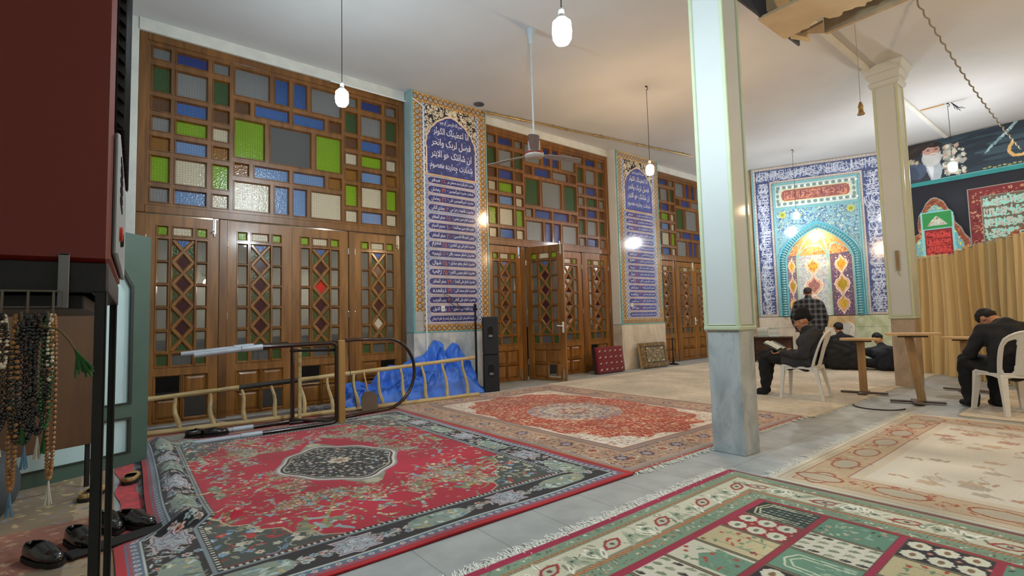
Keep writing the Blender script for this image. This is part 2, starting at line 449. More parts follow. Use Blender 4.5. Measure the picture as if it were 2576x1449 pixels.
# ================================================================== materials
M_wood = WOOD('varnished_wood', '#6d4519', '#98672c')
M_wood_d = WOOD('dark_varnished_wood', '#5c3912', '#805524')
M_plaster = P('painted_plaster', '#d2d2cc', 0.85, var=0.05, scale=2.5, bump=0.15, bscale=30)
M_plaster2 = P('rough_plaster', '#c9ccc6', 0.9, var=0.08, scale=5, bump=0.5, bscale=24)
M_ceil = P('ceiling_paint', '#c9cbcc', 0.9, var=0.05, scale=0.8, bump=0.1, bscale=14)
M_teal = P('pale_blue_paint', '#9fb6bb', 0.6, var=0.08, scale=5)
M_tealtrim = P('turquoise_tile_edge', '#6fa9ae', 0.25, var=0.12, scale=20, coat=0.5)
M_dark = P('dark_void', '#15120f', 0.9)
M_black = P('black_steel', '#101012', 0.45, var=0.3, scale=20, bump=0.1)
M_blackpl = P('black_plastic', '#17181b', 0.6, var=0.2, scale=40, bump=0.25, bscale=160)
M_steel = P('chrome_metal', '#c8ccd0', 0.2, 1.0, var=0.05)
M_brass = P('brass_pipe', '#a88e5c', 0.3, 0.6, var=0.25, scale=20)
M_white = P('white_paint', '#e4e6e6', 0.5, var=0.04)
M_skin = P('skin', '#b77f5d', 0.55, var=0.08, scale=30)
M_hair = P('dark_hair', '#14110f', 0.7, var=0.4, scale=80, bump=0.5)
M_grey = P('grey_dust', '#9b9c99', 0.8)

def marble(name, c1, c2, vein, scale=1.2, rough=0.18, coat=0.4):
    m, t, b = nt(name)
    tc = t.nodes.new('ShaderNodeTexCoord'); mp = t.nodes.new('ShaderNodeMapping'); mp.inputs['Rotation'].default_value = (0.6, 0.5, 0.4)
    mp.inputs['Scale'].default_value = (1, 1, 0.55)
    t.links.new(tc.outputs['Object'], mp.inputs[0])
    n = t.nodes.new('ShaderNodeTexNoise'); n.inputs['Scale'].default_value = scale * 3; n.inputs['Detail'].default_value = 8; n.inputs['Distortion'].default_value = 1.2
    t.links.new(mp.outputs[0], n.inputs['Vector'])
    cr = t.nodes.new('ShaderNodeValToRGB'); e = cr.color_ramp.elements
    e[0].position = 0.35; e[0].color = L4(c2); e[1].position = 0.62; e[1].color = L4(c1)
    t.links.new(n.outputs['Fac'], cr.inputs[0])
    n2 = t.nodes.new('ShaderNodeTexNoise'); n2.inputs['Scale'].default_value = scale * 2.2; n2.inputs['Detail'].default_value = 6; n2.inputs['Distortion'].default_value = 2.0
    t.links.new(mp.outputs[0], n2.inputs['Vector'])
    c2r = t.nodes.new('ShaderNodeValToRGB'); g = c2r.color_ramp.elements
    g[0].position = 0.485; g[0].color = (0, 0, 0, 1); g[1].position = 0.515; g[1].color = (0, 0, 0, 1)
    k = c2r.color_ramp.elements.new(0.5); k.color = (0.30, 0.30, 0.30, 1)
    t.links.new(n2.outputs['Fac'], c2r.inputs[0])
    mx = t.nodes.new('ShaderNodeMixRGB'); t.links.new(c2r.outputs[0], mx.inputs[0]); t.links.new(cr.outputs[0], mx.inputs[1]); mx.inputs[2].default_value = L4(vein)
    t.links.new(mx.outputs[0], b.inputs['Base Color'])
    b.inputs['Roughness'].default_value = rough; b.inputs['Coat Weight'].default_value = coat
    return m
M_marble = marble('grey_white_marble', '#cfd3d2', '#a9b2b4', '#7f8a8e')
M_marble_w = marble('cream_marble', '#d6cdbc', '#bdb2a0', '#8d8374', 0.9)
M_marble_g = marble('green_onyx', '#c9cdb0', '#a7b08a', '#7d8358', 1.4)

def floor_mat():
    m, t, b = nt('grey_stone_floor')
    tc = t.nodes.new('ShaderNodeTexCoord')
    br = t.nodes.new('ShaderNodeTexBrick'); br.inputs['Scale'].default_value = 1.0; br.offset = 0.0
    br.inputs['Brick Width'].default_value = 0.4; br.inputs['Row Height'].default_value = 0.4; br.inputs['Mortar Size'].default_value = 0.004
    br.inputs['Color1'].default_value = L4('#a2a8a7'); br.inputs['Color2'].default_value = L4('#a7acab'); br.inputs['Mortar'].default_value = L4('#8a8f8e')
    t.links.new(tc.outputs['Object'], br.inputs[0])
    n = t.nodes.new('ShaderNodeTexNoise'); n.inputs['Scale'].default_value = 5; n.inputs['Detail'].default_value = 9
    t.links.new(tc.outputs['Object'], n.inputs['Vector'])
    mr = t.nodes.new('ShaderNodeMapRange'); mr.inputs[1].default_value = 0.3; mr.inputs[2].default_value = 0.7; mr.inputs[3].default_value = 0.82; mr.inputs[4].default_value = 1.12
    t.links.new(n.outputs['Fac'], mr.inputs[0])
    mx = t.nodes.new('ShaderNodeMixRGB'); mx.blend_type = 'MULTIPLY'; mx.inputs[0].default_value = 1
    t.links.new(br.outputs[0], mx.inputs[1]); t.links.new(mr.outputs[0], mx.inputs[2]); t.links.new(mx.outputs[0], b.inputs['Base Color'])
    b.inputs['Roughness'].default_value = 0.55
    return m

# glass of the transoms and doors
G = {'grey': PANE('grey_glass', '#a9aeb0', 0.5), 'gclear': PANE('clear_glass', '#b4b8ba', 0.25, clear=0.55, pattern=False, rough=0.03),
     'cream': PANE('cream_glass', '#e6dfc6', 1.0), 'blue': PANE('blue_glass', '#4a78c8', 0.95), 'lblue': PANE('light_blue_glass', '#7fa6e0', 0.95),
     'green': PANE('green_glass', '#8fbf1c', 1.0), 'dgreen': PANE('dark_green_glass', '#4a6e3c', 0.6), 'amber': PANE('amber_glass', '#a8752c', 0.75),
     'brown': PANE('brown_glass', '#7a5538', 0.7), 'maroon': PANE('maroon_glass', '#5a1f28', 0.4, pattern=False),
     'dblue': PANE('deep_blue_glass', '#4058b0', 0.8), 'olive': PANE('olive_glass', '#5d6a3c', .7), 'red': PANE('red_glass', '#e8281c', 1.0, pattern=False)}
GK = list(G.keys()); GL = [G[k] for k in GK]; GI = {k: i for i, k in enumerate(GK)}

# ================================================================== the room
WX = -7.37            # plane of the glazed door wall
PX = -7.15            # front plane of the pilasters
def struct(name, mb, mats, **k):
    return tag(mb.build(name, mats, **k), kind='structure')
struct('floor', MB().box(-11.5, 4.0, -3.5, 16.5, -0.12, 0.0), floor_mat())
struct('ceiling', MB().box(-7.9, 4.0, -3.5, 16.5, H, H + 0.15), M_ceil)
struct('wall_right', MB().box(3.5, 3.7, -3.5, 16.5, 0, H), M_plaster)
struct('wall_back', MB().box(-7.9, 3.5, -3.4, -3.2, 0, H), M_plaster)
# far wall behind banners
struct('wall_front', MB().box(-3.25, 3.5, 14.32, 14.5, 0, H), M_plaster)
# bays: (left edge, right edge)
BAYS = [(0.167, 3.667), (5.24, 8.72), (10.36, 13.84)]
TT, TB = 4.80, 2.56    # top of transom, top of doors
wl = MB()
wl.box(WX - .4, WX + .03, -3.2, 0.167, 0, H)
wl.box(WX - .4, WX + .04, 13.84, 16.0, 0, H)
for a, b in BAYS: wl.box(WX - .35, WX + .05, a, b, TT, H)
struct('wall_left', wl, M_plaster2)
PIL = [(3.69, 5.18), (8.74, 10.33)]
for a, b in PIL:
    q = MB(); q.box(WX - .3, PX, a, b, 1.0, H, 0); q.box(WX - .3, PX + .002, a - .012, a, 1.0, H, 1)
    struct('trim_1' if a < 5 else 'trim_2', q, [M_teal, M_teal if a < 5 else M_plaster])  # second pilaster's side return: warmer light put into its paint colour
    q = MB()
    n = 3; w = (b - a + .02) / n
    for k in range(n): q.cbox(WX - .3, PX + .03, a - .01 + k * w, a - .01 + (k + 1) * w, 0, 0.985, 0.002)
    q.box(WX - .3, PX + .035, a - .01, b + .01, 0.985, 1.01, 1)
    struct('trim_3' if a < 5 else 'trim_4', q, [M_marble if a < 5 else M_marble_w, M_tealtrim])
# corridor beyond the doors: floor is shared; pale back wall, dark upper part, its own lamps
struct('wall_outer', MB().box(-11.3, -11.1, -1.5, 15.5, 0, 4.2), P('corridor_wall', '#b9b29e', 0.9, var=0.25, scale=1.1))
q = MB(); q.box(-11.08, -7.86, -1.3, 15.3, 0, .012); q.box(-11.1, -11.06, -1.3, 15.3, 0.012, .95); q.box(-11.1, -7.8, -1.5, -1.3, 0, 4.2); q.box(-11.1, -7.8, 15.3, 15.5, 0, 4.2); q.box(-11.3, -7.78, -1.5, 15.5, 4.2, 4.3)  # dark floor sheet and dado put shade behind the lost panels into the colour
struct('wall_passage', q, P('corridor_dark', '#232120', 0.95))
C_BULB = EM('corridor_bulb', (1.0, 0.95, 0.85), 120)
for i, y in enumerate((1.3, 3.3, 6.9, 12.0)):
    t_ = thing('wall_lamp', 'round lamp glowing in the passage behind ' + ('the leftmost doors', 'the fourth door from the left', 'the half-open door', 'the doors farthest back')[i], 'lamp', (-10.3, y, 1.95))
    MB().ball((0, 0, 0), 0.09, 12).build('bulb', C_BULB, t_, smooth=True)
    MB().lathe([(0.05, 0.08), (0.05, 0.14)], n=12).tube([(0, 0, .14), (-0.79, 0, .2)], 0.012).build('bracket', M_black, t_)

# ------------------------------------------------------------------ joinery
def holed(mb, Y0, Y1, Z0, Z1, ops, xf, xp, xb, m=0, bev=0.026):
    """wooden slab in the YZ plane with moulded rectangular openings (ops: y0,y1,z0,z1 of the glass). xf front, xp glass plane, xb back"""
    ex = [(a - bev, b + bev, c - bev, d + bev) for a, b, c, d in ops]
    ys = sorted({Y0, Y1} | {v for o in ex for v in o[:2]}); zs = sorted({Z0, Z1} | {v for o in ex for v in o[2:]})
    for i in range(len(ys) - 1):
        for j in range(len(zs) - 1):
            yc, zc = (ys[i] + ys[i + 1]) / 2, (zs[j] + zs[j + 1]) / 2
            if any(o[0] < yc < o[1] and o[2] < zc < o[3] for o in ex): continue
            a, b, c, d = ys[i], ys[i + 1], zs[j], zs[j + 1]
            mb.quad((xf, a, c), (xf, b, c), (xf, b, d), (xf, a, d), m)
            mb.quad((xb, a, c), (xb, a, d), (xb, b, d), (xb, b, c), m)
    for (a, b, c, d), (e, f, g, h) in zip(ops, ex):
        for X in (xf, xb):
            l = 0.011 if X == xf else -0.011
            # raised picture-frame bead, then slope down to the pane
            R0 = [(X, e, g), (X, f, g), (X, f, h), (X, e, h)]
            RR = [[(X + l, e + k, g + k), (X + l, f - k, g + k), (X + l, f - k, h - k), (X + l, e + k, h - k)] for k in (bev * .12, bev * .42)]
            R2 = [(xp, a, c), (xp, b, c), (xp, b, d), (xp, a, d)]
            for U, V in ((R0, RR[0]), (RR[0], RR[1]), (RR[1], R2)):
                for i in range(4):
                    j = (i + 1) % 4; mb.quad(U[i], U[j], V[j], V[i], m)
    mb.quad((xf, Y0, Z0), (xb, Y0, Z0), (xb, Y0, Z1), (xf, Y0, Z1), m); mb.quad((xf, Y1, Z0), (xf, Y1, Z1), (xb, Y1, Z1), (xb, Y1, Z0), m)
    mb.quad((xf, Y0, Z1), (xb, Y0, Z1), (xb, Y1, Z1), (xf, Y1, Z1), m); mb.quad((xf, Y0, Z0), (xf, Y1, Z0), (xb, Y1, Z0), (xb, Y0, Z0), m)

RW = [(4.512, 4.640), (4.100, 4.398), (3.857, 4.005), (3.606, 3.760), (3.362, 3.504), (2.968, 3.265), (2.720, 2.872)]
def transom(n, y0, y1, var, xo=0.0):
    s = (y1 - y0) / 3.5; Y = lambda v: y0 + (v - .167) * s
    L = [(.317, .482), (.565, .877), (.968, 1.127)]; Rr = [(2.715, 2.875), (2.965, 3.272), (3.370, 3.520)]
    cols = ['grey', 'dblue', 'grey', 'dgreen', 'grey', 'dgreen', 'brown', 'blue', 'brown', 'grey', 'green', 'cream',
            'amber', 'lblue', 'amber', 'green', 'cream', 'green', 'grey', 'lblue', 'cream']
    cols2 = list(cols); cols2[9] = 'cream'; cols2[18] = 'cream'; cols2[10] = 'green'
    if var: cols = ['grey', 'dblue', 'grey', 'dgreen', 'grey', 'dgreen', 'brown', 'dblue', 'brown', 'cream', 'green', 'cream',
                    'brown', 'lblue', 'cream', 'green', 'cream', 'green', 'cream', 'blue', 'cream']; 
    if var: cols2 = ['grey', 'dblue', 'grey', 'dgreen', 'grey', 'dgreen', 'grey', 'dblue', 'brown', 'grey', 'dgreen', 'grey',
                     'brown', 'dblue', 'brown', 'dgreen', 'grey', 'dgreen', 'grey', 'dblue', 'grey']
    ops = []; cl = []
    for side, cc in ((L, cols), (Rr, cols2)):
        for r, (za, zb) in enumerate(RW):
            for c, (ya, yb) in enumerate(side): ops.append((Y(ya), Y(yb), za, zb)); cl.append(cc[r * 3 + c])
    b2 = 'dblue' if var else 'blue'; b3 = 'dblue' if var else 'lblue'
    for ya, yb, za, zb, c in [(1.217, 1.622, 4.290, 4.640, 'grey'), (1.718, 1.873, 4.290, 4.640, b2), (1.966, 2.121, 4.290, 4.640, b2), (2.215, 2.620, 4.290, 4.640, 'grey'),
                              (1.217, 1.374, 4.045, 4.190, 'brown'), (1.468, 1.877, 4.045, 4.190, b2), (1.966, 2.375, 4.045, 4.190, 'grey' if var else b2), (2.465, 2.622, 4.045, 4.190, 'brown'),
                              (1.217, 1.562, 3.438, 3.938, 'green' if not var else 'dgreen'), (1.660, 2.183, 3.435, 3.940, 'gclear' if not var else 'grey'), (2.283, 2.626, 3.438, 3.938, 'green' if not var else 'dgreen'),
                              (1.217, 1.367, 3.190, 3.330, 'amber' if not var else 'grey'), (1.461, 1.879, 3.190, 3.330, b3), (1.967, 2.375, 3.190, 3.330, b3), (2.471, 2.625, 3.190, 3.330, 'amber' if not var else 'brown'),
                              (1.217, 1.631, 2.724, 3.086, 'cream' if not var else 'grey'), (1.719, 1.877, 2.724, 3.086, b3), (1.965, 2.121, 2.724, 3.086, b3), (2.211, 2.628, 2.724, 3.086, 'cream' if not var else 'grey')]:
        ops.append((Y(ya), Y(yb), za, zb)); cl.append(c)
    mb = MB(); holed(mb, y0 + .02, y1 - .02, TB + .05, TT - .02, ops, WX + xo, WX - .035 + xo, WX - .07 + xo)
    # rim strip round the light and the transom rail
    for i, (a, b, c, d) in enumerate(((y0, y0 + .085, TB, TT), (y1 - .085, y1, TB, TT), (y0 + .086, y1 - .086, TB + .0, TB + .10), (y0 + .086, y1 - .086, TT - .09, TT))):
        mb.cbox(WX - .09 + xo, WX + .022 + xo, a, b, c, d, 0.006)
    w = struct('window_%d' % n, mb, M_wood_d)
    g = MB()
    for (a, b, c, d), k in zip(ops, cl): g.quad((WX - .036 + xo, a, c), (WX - .036 + xo, b, c), (WX - .036 + xo, b, d), (WX - .036 + xo, a, d), GI[k])
    g.build('glazing', GL, w, fix=False)
    return w

DZ = [(2.000, 2.245), (1.722, 1.958), (1.442, 1.674), (1.158, 1.388), (0.890, 1.106)]
def leaf(name, w, missing=(), red=None, bolt=False, flip=False, odd=None):
    """door leaf, hinge at local origin, width along +Y, front faces +X"""
    k = w / .797; ops = []; cl = []
    for (ya, yb), c in (((.130, .217), 'green'), ((.294, .484), 'cream'), ((.556, .644), 'green')): ops.append((ya * k, yb * k, 2.318, 2.402)); cl.append(c)
    for za, zb in DZ:
        ops.append((.130 * k, .226 * k, za, zb)); cl.append('gclear'); ops.append((.556 * k, .648 * k, za, zb)); cl.append('gclear')
    for (ya, yb), c in (((.135, .240), 'dgreen'), ((.298, .500), 'gclear'), ((.556, .648), 'dgreen')): ops.append((ya * k, yb * k, .712, .835)); cl.append(c)
    lat = (.286 * k, .510 * k, .885, 2.250)
    pans = [(.130 * k, .376 * k, .340, .574), (.434 * k, .670 * k, .340, .574), (.130 * k, .376 * k, .072, .305), (.434 * k, .670 * k, .072, .305)]
    mb = MB(); holed(mb, 0, w, 0.015, TB - .012, ops + [lat] + pans, 0.0, -.022, -.045)
    # crossed bars of the middle strip
    n = 5; hh = (lat[3] - lat[2]) / n; ww = lat[1] - lat[0]; yc = (lat[0] + lat[1]) / 2
    L = math.hypot(hh, ww) + .02
    for i in range(n):
        zc = lat[2] + hh * (i + .5)
        for sg in (1, -1):
            an = math.atan2(hh, ww) * sg
            Mx = Matrix.Translation((0, yc, zc)) @ Matrix.Rotation(an, 4, 'X')
            prof = [(-.040, -.027), (-.040, .027), (-.014, .027), (0.002, .013), (0.002, -.013), (-.014, -.027)]
            vs = [Mx @ Vector((px + (0.001 if sg > 0 else 0), sy * (L / 2 - .01), pz)) for sy in (-1, 1) for px, pz in prof]
            mb.add(vs, [tuple(range(6)), tuple(range(6, 12))[::-1]] + [(q, (q + 1) % 6, 6 + (q + 1) % 6, 6 + q) for q in range(6)], 0)
    # raised wooden fields in the four lower panels (some are lost)
    for i, (a, b, c, d) in enumerate(pans):
        if i in missing: continue
        xs = -.022; t = .035
        R1 = [(xs, a, c), (xs, b, c), (xs, b, d), (xs, a, d)]; R2 = [(-.004, a + t, c + t), (-.004, b - t, c + t), (-.004, b - t, d - t), (-.004, a + t, d - t)]
        for q in range(4): mb.quad(R1[q], R1[(q + 1) % 4], R2[(q + 1) % 4], R2[q])
        mb.quad(*R2); mb.quad((-.026, a, c), (-.026, a, d), (-.026, b, d), (-.026, b, c))
    o = tag(mb.build(name, M_wood), kind='structure')
    g = MB(); X = -.024
    for (a, b, c, d), q in zip(ops, cl): g.quad((X, a, c), (X, b, c), (X, b, d), (X, a, d), GI[q])
    for i in range(n):
        z0 = lat[2] + hh * i; z1 = z0 + hh; zc = (z0 + z1) / 2; a, b = lat[0], lat[1]
        top = 'blue' if i == n - 1 else 'maroon'; bot = 'maroon' if i else 'dgreen'
        if red is not None and i == red: bot = 'red'
        if red is not None and i == red - 1: top = 'red'
        if odd is not None and i == odd: bot = 'cream'
        if odd is not None and i == odd - 1: top = 'cream'
        side = 'dgreen' if i == n - 1 else 'olive'
        g.add([(X, a, z1), (X, b, z1), (X, yc, zc)], [(0, 1, 2)], GI[top]); g.add([(X, a, z0), (X, b, z0), (X, yc, zc)], [(0, 1, 2)], GI[bot])
        g.add([(X, a, z0), (X, a, z1), (X, yc, zc)], [(0, 1, 2)], GI[side]); g.add([(X, b, z0), (X, b, z1), (X, yc, zc)], [(0, 1, 2)], GI[side])
    g.build('glazing', GL, o, fix=False)
    he = 0 if not flip else w
    for z in (2.25, 1.3, .35):
        MB().lathe([(.008, z - .05), (.010, z - .045), (.010, z + .045), (.008, z + .05)], (0.006, he, 0), 8).build('hinge', M_steel, o)
    if bolt:
        yb = (w - .055) if not flip else .055
        b_ = MB(); b_.cbox(0, .012, yb - .02, yb + .02, 2.36, 2.56, .003); b_.tube([(.02, yb, 2.33), (.02, yb, 2.60)], .008)
        b_.tube([(.02, yb, 2.40), (.045, yb - .02, 2.385), (.05, yb - .035, 2.38)], .007); b_.build('bolt', M_steel, o)
        b_ = MB(); b_.cbox(0, .010, yb - .02, yb + .02, .06, .22, .003); b_.tube([(.018, yb, .02), (.018, yb, .24)], .008); b_.build('bolt', M_steel, o)
    return o
dn = 0
for bi, (y0, y1) in enumerate(BAYS):
    xo = (0, 0, 0.0)[bi]
    s = (y1 - y0) / 3.5; Y = lambda v: y0 + (v - .167) * s
    transom(bi + 1, y0, y1, bi > 0)
    fr = MB()
    for a, b in ((.167, .268), (1.042, 1.135), (2.742, 2.835), (3.60, 3.667)):
        fr.cbox(WX - .09, WX + .006, Y(a), Y(b), 0, TB, .005)
    struct('trim_%d' % (5 + bi), fr, M_wood_d)
    spec = [(.270, .770), (1.138, .797), (1.939, .797), (2.838, .760)]
    for li, (a, w) in enumerate(spec):
        dn += 1
        kw = {}
        if bi == 0: kw = [dict(missing=(0, 3), bolt=True), dict(missing=(3,)), dict(missing=(0,), red=3, flip=True), dict(missing=(1,), bolt=True, flip=False, odd=1)][li]
        if bi == 1: kw = [dict(bolt=True), dict(missing=(3,), bolt=True), dict(flip=True), dict(missing=(0,), flip=True)][li]
        if bi == 2: kw = [dict(bolt=True), dict(bolt=True), dict(flip=True), dict(flip=True)][li]
        o = leaf('door_%d' % dn, w * s, **kw)
        o.location = (WX - .012, Y(a), 0)
        if bi == 1 and li == 1: o.rotation_euler = (0, 0, -math.radians(70)); o.location = (WX + .02, Y(1.15), 0)
        if (bi, li) in ((1, 1), (2, 1)):
            h_ = MB(); yy = w * s - .04
            h_.tube([(0.0, yy, 1.02), (.05, yy, 1.02), (.055, yy - .1, 1.03)], .011, m=0); h_.cbox(0, .008, yy - .02, yy + .02, .9, 1.1, .003)
            h_.build('door_handle', M_white, o, smooth=True)

# ================================================================== tiled panels on the pilasters
M_tile = ATTR('glazed_tile', rough=0.12, coat=0.6, bump=0.06, bscale=7.0, var=0.05, spec=0.5)
M_carpet = ATTR('carpet_pile', rough=0.95, bump=0.7, bscale=340, var=0.20, sheen=0.25, spec=0.1)
M_print = ATTR('printed_cloth', rough=0.75, bump=0.1, bscale=40, var=0.06)
M_letter = P('white_glaze', '#dfe2ee', 0.15, var=0.05, coat=0.5)
M_letter_r = P('red_glaze', '#c86a4a', 0.15, var=0.1, coat=0.5)

def rosette_band(cv, a0, b0, a1, b1, bg, vertical, step=.095, cols=('#bfb6a2', '#7f98b0', '#5a5a8c'), vine='#8a5a24'):
    cv.rect(a0, b0, a1, b1, bg)
    L = (b1 - b0) if vertical else (a1 - a0); w = (a1 - a0) if vertical else (b1 - b0); n = max(1, int(L / step))
    pt = lambda t, u: ((a0 + a1) / 2 + u, b0 + t) if vertical else (a0 + t, (b0 + b1) / 2 + u)
    for ph in (0, PI):
        cv.line([pt(L * i / (n * 8), w * .30 * math.sin(PI * i / 4 / 1.0 * .5 + ph)) for i in range(n * 8 + 1)], .010, vine)
    for i in range(n):
        p = pt(L * (i + .5) / n, 0); cv.flower(p[0], p[1], w * .21, cols[0], cols[1], cols[2], 6, out='#6b4a2a')
        for u in (-.33, .33):
            p = pt(L * (i + 1.0) / n if i < n - 1 else L * .99, w * u); cv.petal(p[0], p[1], w * .10, 4, .4, cols[0])
            p = pt(L * (i + .5) / n, w * u * 1.15); cv.leaf(p[0], p[1], w * .22, w * .08, random.uniform(0, PI), cols[random.randint(0, 1)])

def arabesque(cv, a0, b0, a1, b1, n, cols, stem, r=(.05, .09), curl=True):
    for i in range(n):
        a, b = random.uniform(a0, a1), random.uniform(b0, b1); R = random.uniform(*r); th = random.uniform(0, 2 * PI); sg = random.choice((-1, 1))
        pts = [(a + R * (1 - k / 14) * math.cos(th + sg * k * .42), b + R * (1 - k / 14) * math.sin(th + sg * k * .42)) for k in range(13)]
        cv.line(pts, R * .13, stem)
        for k in (2, 5, 8, 11):
            cv.leaf(pts[k][0], pts[k][1], R * .5, R * .2, random.uniform(0, PI), random.choice(cols))
        cv.petal(a, b, R * .28, 5, .35, random.choice(cols))

def script_band(cv, a0, b0, a1, b1, col, w, vertical=False, dens=1.0, shade=None):
    """interlaced ornamental strokes like densely woven tall script"""
    L = (b1 - b0) if vertical else (a1 - a0); T = (a1 - a0) if vertical else (b1 - b0)
    pt = (lambda t, u: (a0 + u, b0 + t)) if vertical else (lambda t, u: (a0 + t, b0 + u))
    n = int(L / (T * .13) * dens)
    for i in range(n):
        t = L * (i + random.random()) / n; k = random.random(); cc = col
        if shade and random.random() < .3: cc = shade
        if k < .33: pts = [pt(t, T * .08 + random.random() * T * .2), pt(t + random.uniform(-.08, .12) * T, T * .9)]
        elif k < .62:
            R = T * random.uniform(.10, .24); u = random.uniform(.2, .75) * T; th = random.uniform(0, 6)
            pts = [pt(t + R * 1.5 * math.cos(th + q * .45), u + R * math.sin(th + q * .45)) for q in range(9)]
        elif k < .86:
            u = random.uniform(.1, .8) * T; l = T * random.uniform(.4, .9)
            pts = [pt(t + l * q / 6 - l / 2, u + T * .10 * math.sin(q * PI / 3) ) for q in range(7)]
        else:
            a, b = pt(t, random.random() * T); cv.ell(a, b, w * .8, w * .8, cc); continue
        pts = [(min(max(p[0], a0 + w), a1 - w), min(max(p[1], b0 + w), b1 - w)) for p in pts]
        cv.line(pts, w, cc)

def ogee(ac, b0, bs, bt, hw, cusps=True, n=60):
    """closed outline of a pointed cusped arch"""
    pts = [(ac - hw, b0)]
    for i in range(n + 1):
        t = i / n; b = bs + (bt - bs) * math.sin(t * PI / 2) ** .9 if False else bs + (bt - bs) * t
        u = hw * (1 - t ** 2.3) ** .75 if t < 1 else 0
        if cusps: u += .018 * abs(math.sin(t * PI * 4.5)) * (1 if 0 < t < .97 else 0) * (hw > .2)
        pts.append((ac - max(u, 0), b))
    return pts + [(2 * ac - p[0], p[1]) for p in pts[::-1]]

LINES = ['حضرت خاتم الانبیا محمد مصطفی ص|۲۸|صفر', 'شهادت حضرت امیرالمومنین ع|۱۹|رمضان', 'حضرت امیرالمومنین علی ع|۲۱|رمضان',
         'حضرت فاطمه زهرا س|۳|جمادی الثانی', 'حضرت امام حسن مجتبی ع|۲۸|صفر المظفر', 'حضرت امام حسین سیدالشهدا ع|۱۰|محرم الحرام',
         'اربعین اباعبدالله الحسین ع|۲۰|صفر المظفر', 'حضرت امام علی زین العابدین ع|۲۵|محرم', 'حضرت امام محمد باقر ع|۷|ذیحجه',
         'حضرت امام جعفر صادق ع|۲۵|شوال', 'حضرت امام موسی کاظم ع|۲۵|رجب', 'حضرت امام علی الرضا ع|۲۹|صفر المظفر',
         'حضرت امام محمد تقی ع|۲۹|ذیقعده', 'حضرت امام علی النقی ع|۳|رجب المرجب', 'حضرت امام حسن عسکری ع|۸|ربیع الاول', 'حضرت امام زمان قرآن آن بزرگوار زنده و از نظرها پنهان||']
HEAD = ['بسم الله الرحمن الرحیم', 'انا اعطیناک الکوثر', 'فصل لربک وانحر', 'ان شانئک هو الابتر', 'شهادت چهارده معصوم']
def tile_panel(y0, y1, label, second):
    w = y1 - y0; z0 = .985; h = H - .015 - z0
    random.seed(11 + second)
    cv = Cv(w, h, .0075, '#93a3c2')
    bl = '#35407e' if not second else '#4a57a4'; org = '#b5843c' if not second else '#bf9c62'
    la, ra = .17, w - .15
    # orange flowered frame
    rosette_band(cv, 0, 0, la, h, org, True); rosette_band(cv, ra, 0, w, h, org, True)
    rosette_band(cv, 0, h - .16, w, h, org, False); rosette_band(cv, 0, 0, w, .13, org, False)
    # narrow navy vine next to the frame
    for a in (la, ra - .055):
        cv.rect(a, .13, a + .055, h - .16, '#b9c9dd')
        for k in range(int((h - .3) / .045)):
            cv.leaf(a + .027 + .012 * (-1) ** k, .15 + k * .045, .05, .02, PI / 2 + .6 * (-1) ** k, '#3a4a86')
    ia, ib = la + .055, ra - .055; ac = (ia + ib) / 2
    hz = lambda z: z - z0
    b_s, b_t = hz(3.60), hz(4.66)
    # spandrels with dark ground, pale scrolls
    cv.rect(ia, hz(3.60), ib, h - .16, '#2c2a30')
    old = cv.clip; cv.clip = np.zeros((cv.ny, cv.nx), bool)
    cv.clip |= (cv.A[None] > ia) & (cv.A[None] < ib) & (cv.B[:, None] > hz(3.6)) & (cv.B[:, None] < h - .16)
    arabesque(cv, ia, hz(3.6), ib, h - .16, 420, ['#d9ceb4', '#e4dbc6', '#c9b890'], '#e0d5ba', (.035, .075))
    cv.clip = old
    oo = ogee(ac, b_s, hz(4.05), b_t, (ib - ia) / 2 - .012); cv.poly(oo, '#e3c9b0')
    ii = ogee(ac, b_s, hz(4.05), b_t - .035, (ib - ia) / 2 - .035); cv.poly(ii, bl)
    cv.clip = cv.inpoly(ii)
    arabesque(cv, ia, b_s, ib, b_t, 90, ['#5d76c4', '#6f8ad0'], '#5d76c4', (.02, .04))
    cv.clip = None
    # sixteen cartouches
    pitch = (hz(3.575) - hz(1.13)) / 16
    for k in range(16):
        c = hz(1.13) + pitch * (k + .5); hh = pitch * .40
        cv.rect(ia, c - pitch / 2, ib, c + pitch / 2, '#93a4c6'); cv.rect(ia, c - pitch / 2, ib, c - pitch / 2 + .007, '#d8b48c')
        for q in range(10):
            cv.leaf(random.choice((ia + .03, ib - .03)) + random.uniform(-.02, .02), c + random.uniform(-.06, .06), .03, .012, random.uniform(0, PI), '#4f66b0')
        pts = [(ia + .025, c), (ia + .05, c + hh * .8), (ia + .09, c + hh), (ib - .09, c + hh), (ib - .05, c + hh * .8), (ib - .025, c), (ib - .05, c - hh * .8), (ib - .09, c - hh), (ia + .09, c - hh), (ia + .05, c - hh * .8)]
        cv.poly(pts, '#e2c6ae')
        cv.poly([(ac + (p[0] - ac) * .982, c + (p[1] - c) * .88) for p in pts], bl)
    cv.line([(ia, hz(3.59)), (ib, hz(3.59))], .03, '#d7b27c')
    if not second: cv.rect(0, 0, .15, .34, '#a9adac')        # tiles lost at the lower left corner
    cv.noise(.07, .22)
    # joints of the square tiles
    for k in range(1, int(h / .2)): cv.a[int(k * .2 / .0075)] *= .86
    for k in range(1, int(w / .2)): cv.a[:, int(k * .2 / .0075)] *= .9
    X = PX + .012
    o = grid_obj('tile_panel', cv, lambda A, B: (np.full_like(A, X), y0 + A, z0 + B), M_tile, origin=(X, y0, z0), smooth=False)
    tag(o, label, 'tile panel')
    place = lambda a, b: (.003, a, b)
    t = MB(); zl = [(4.50, .06, .22), (4.345, .11, .35), (4.15, .12, .39), (3.95, .12, .40), (3.75, .12, .42)]
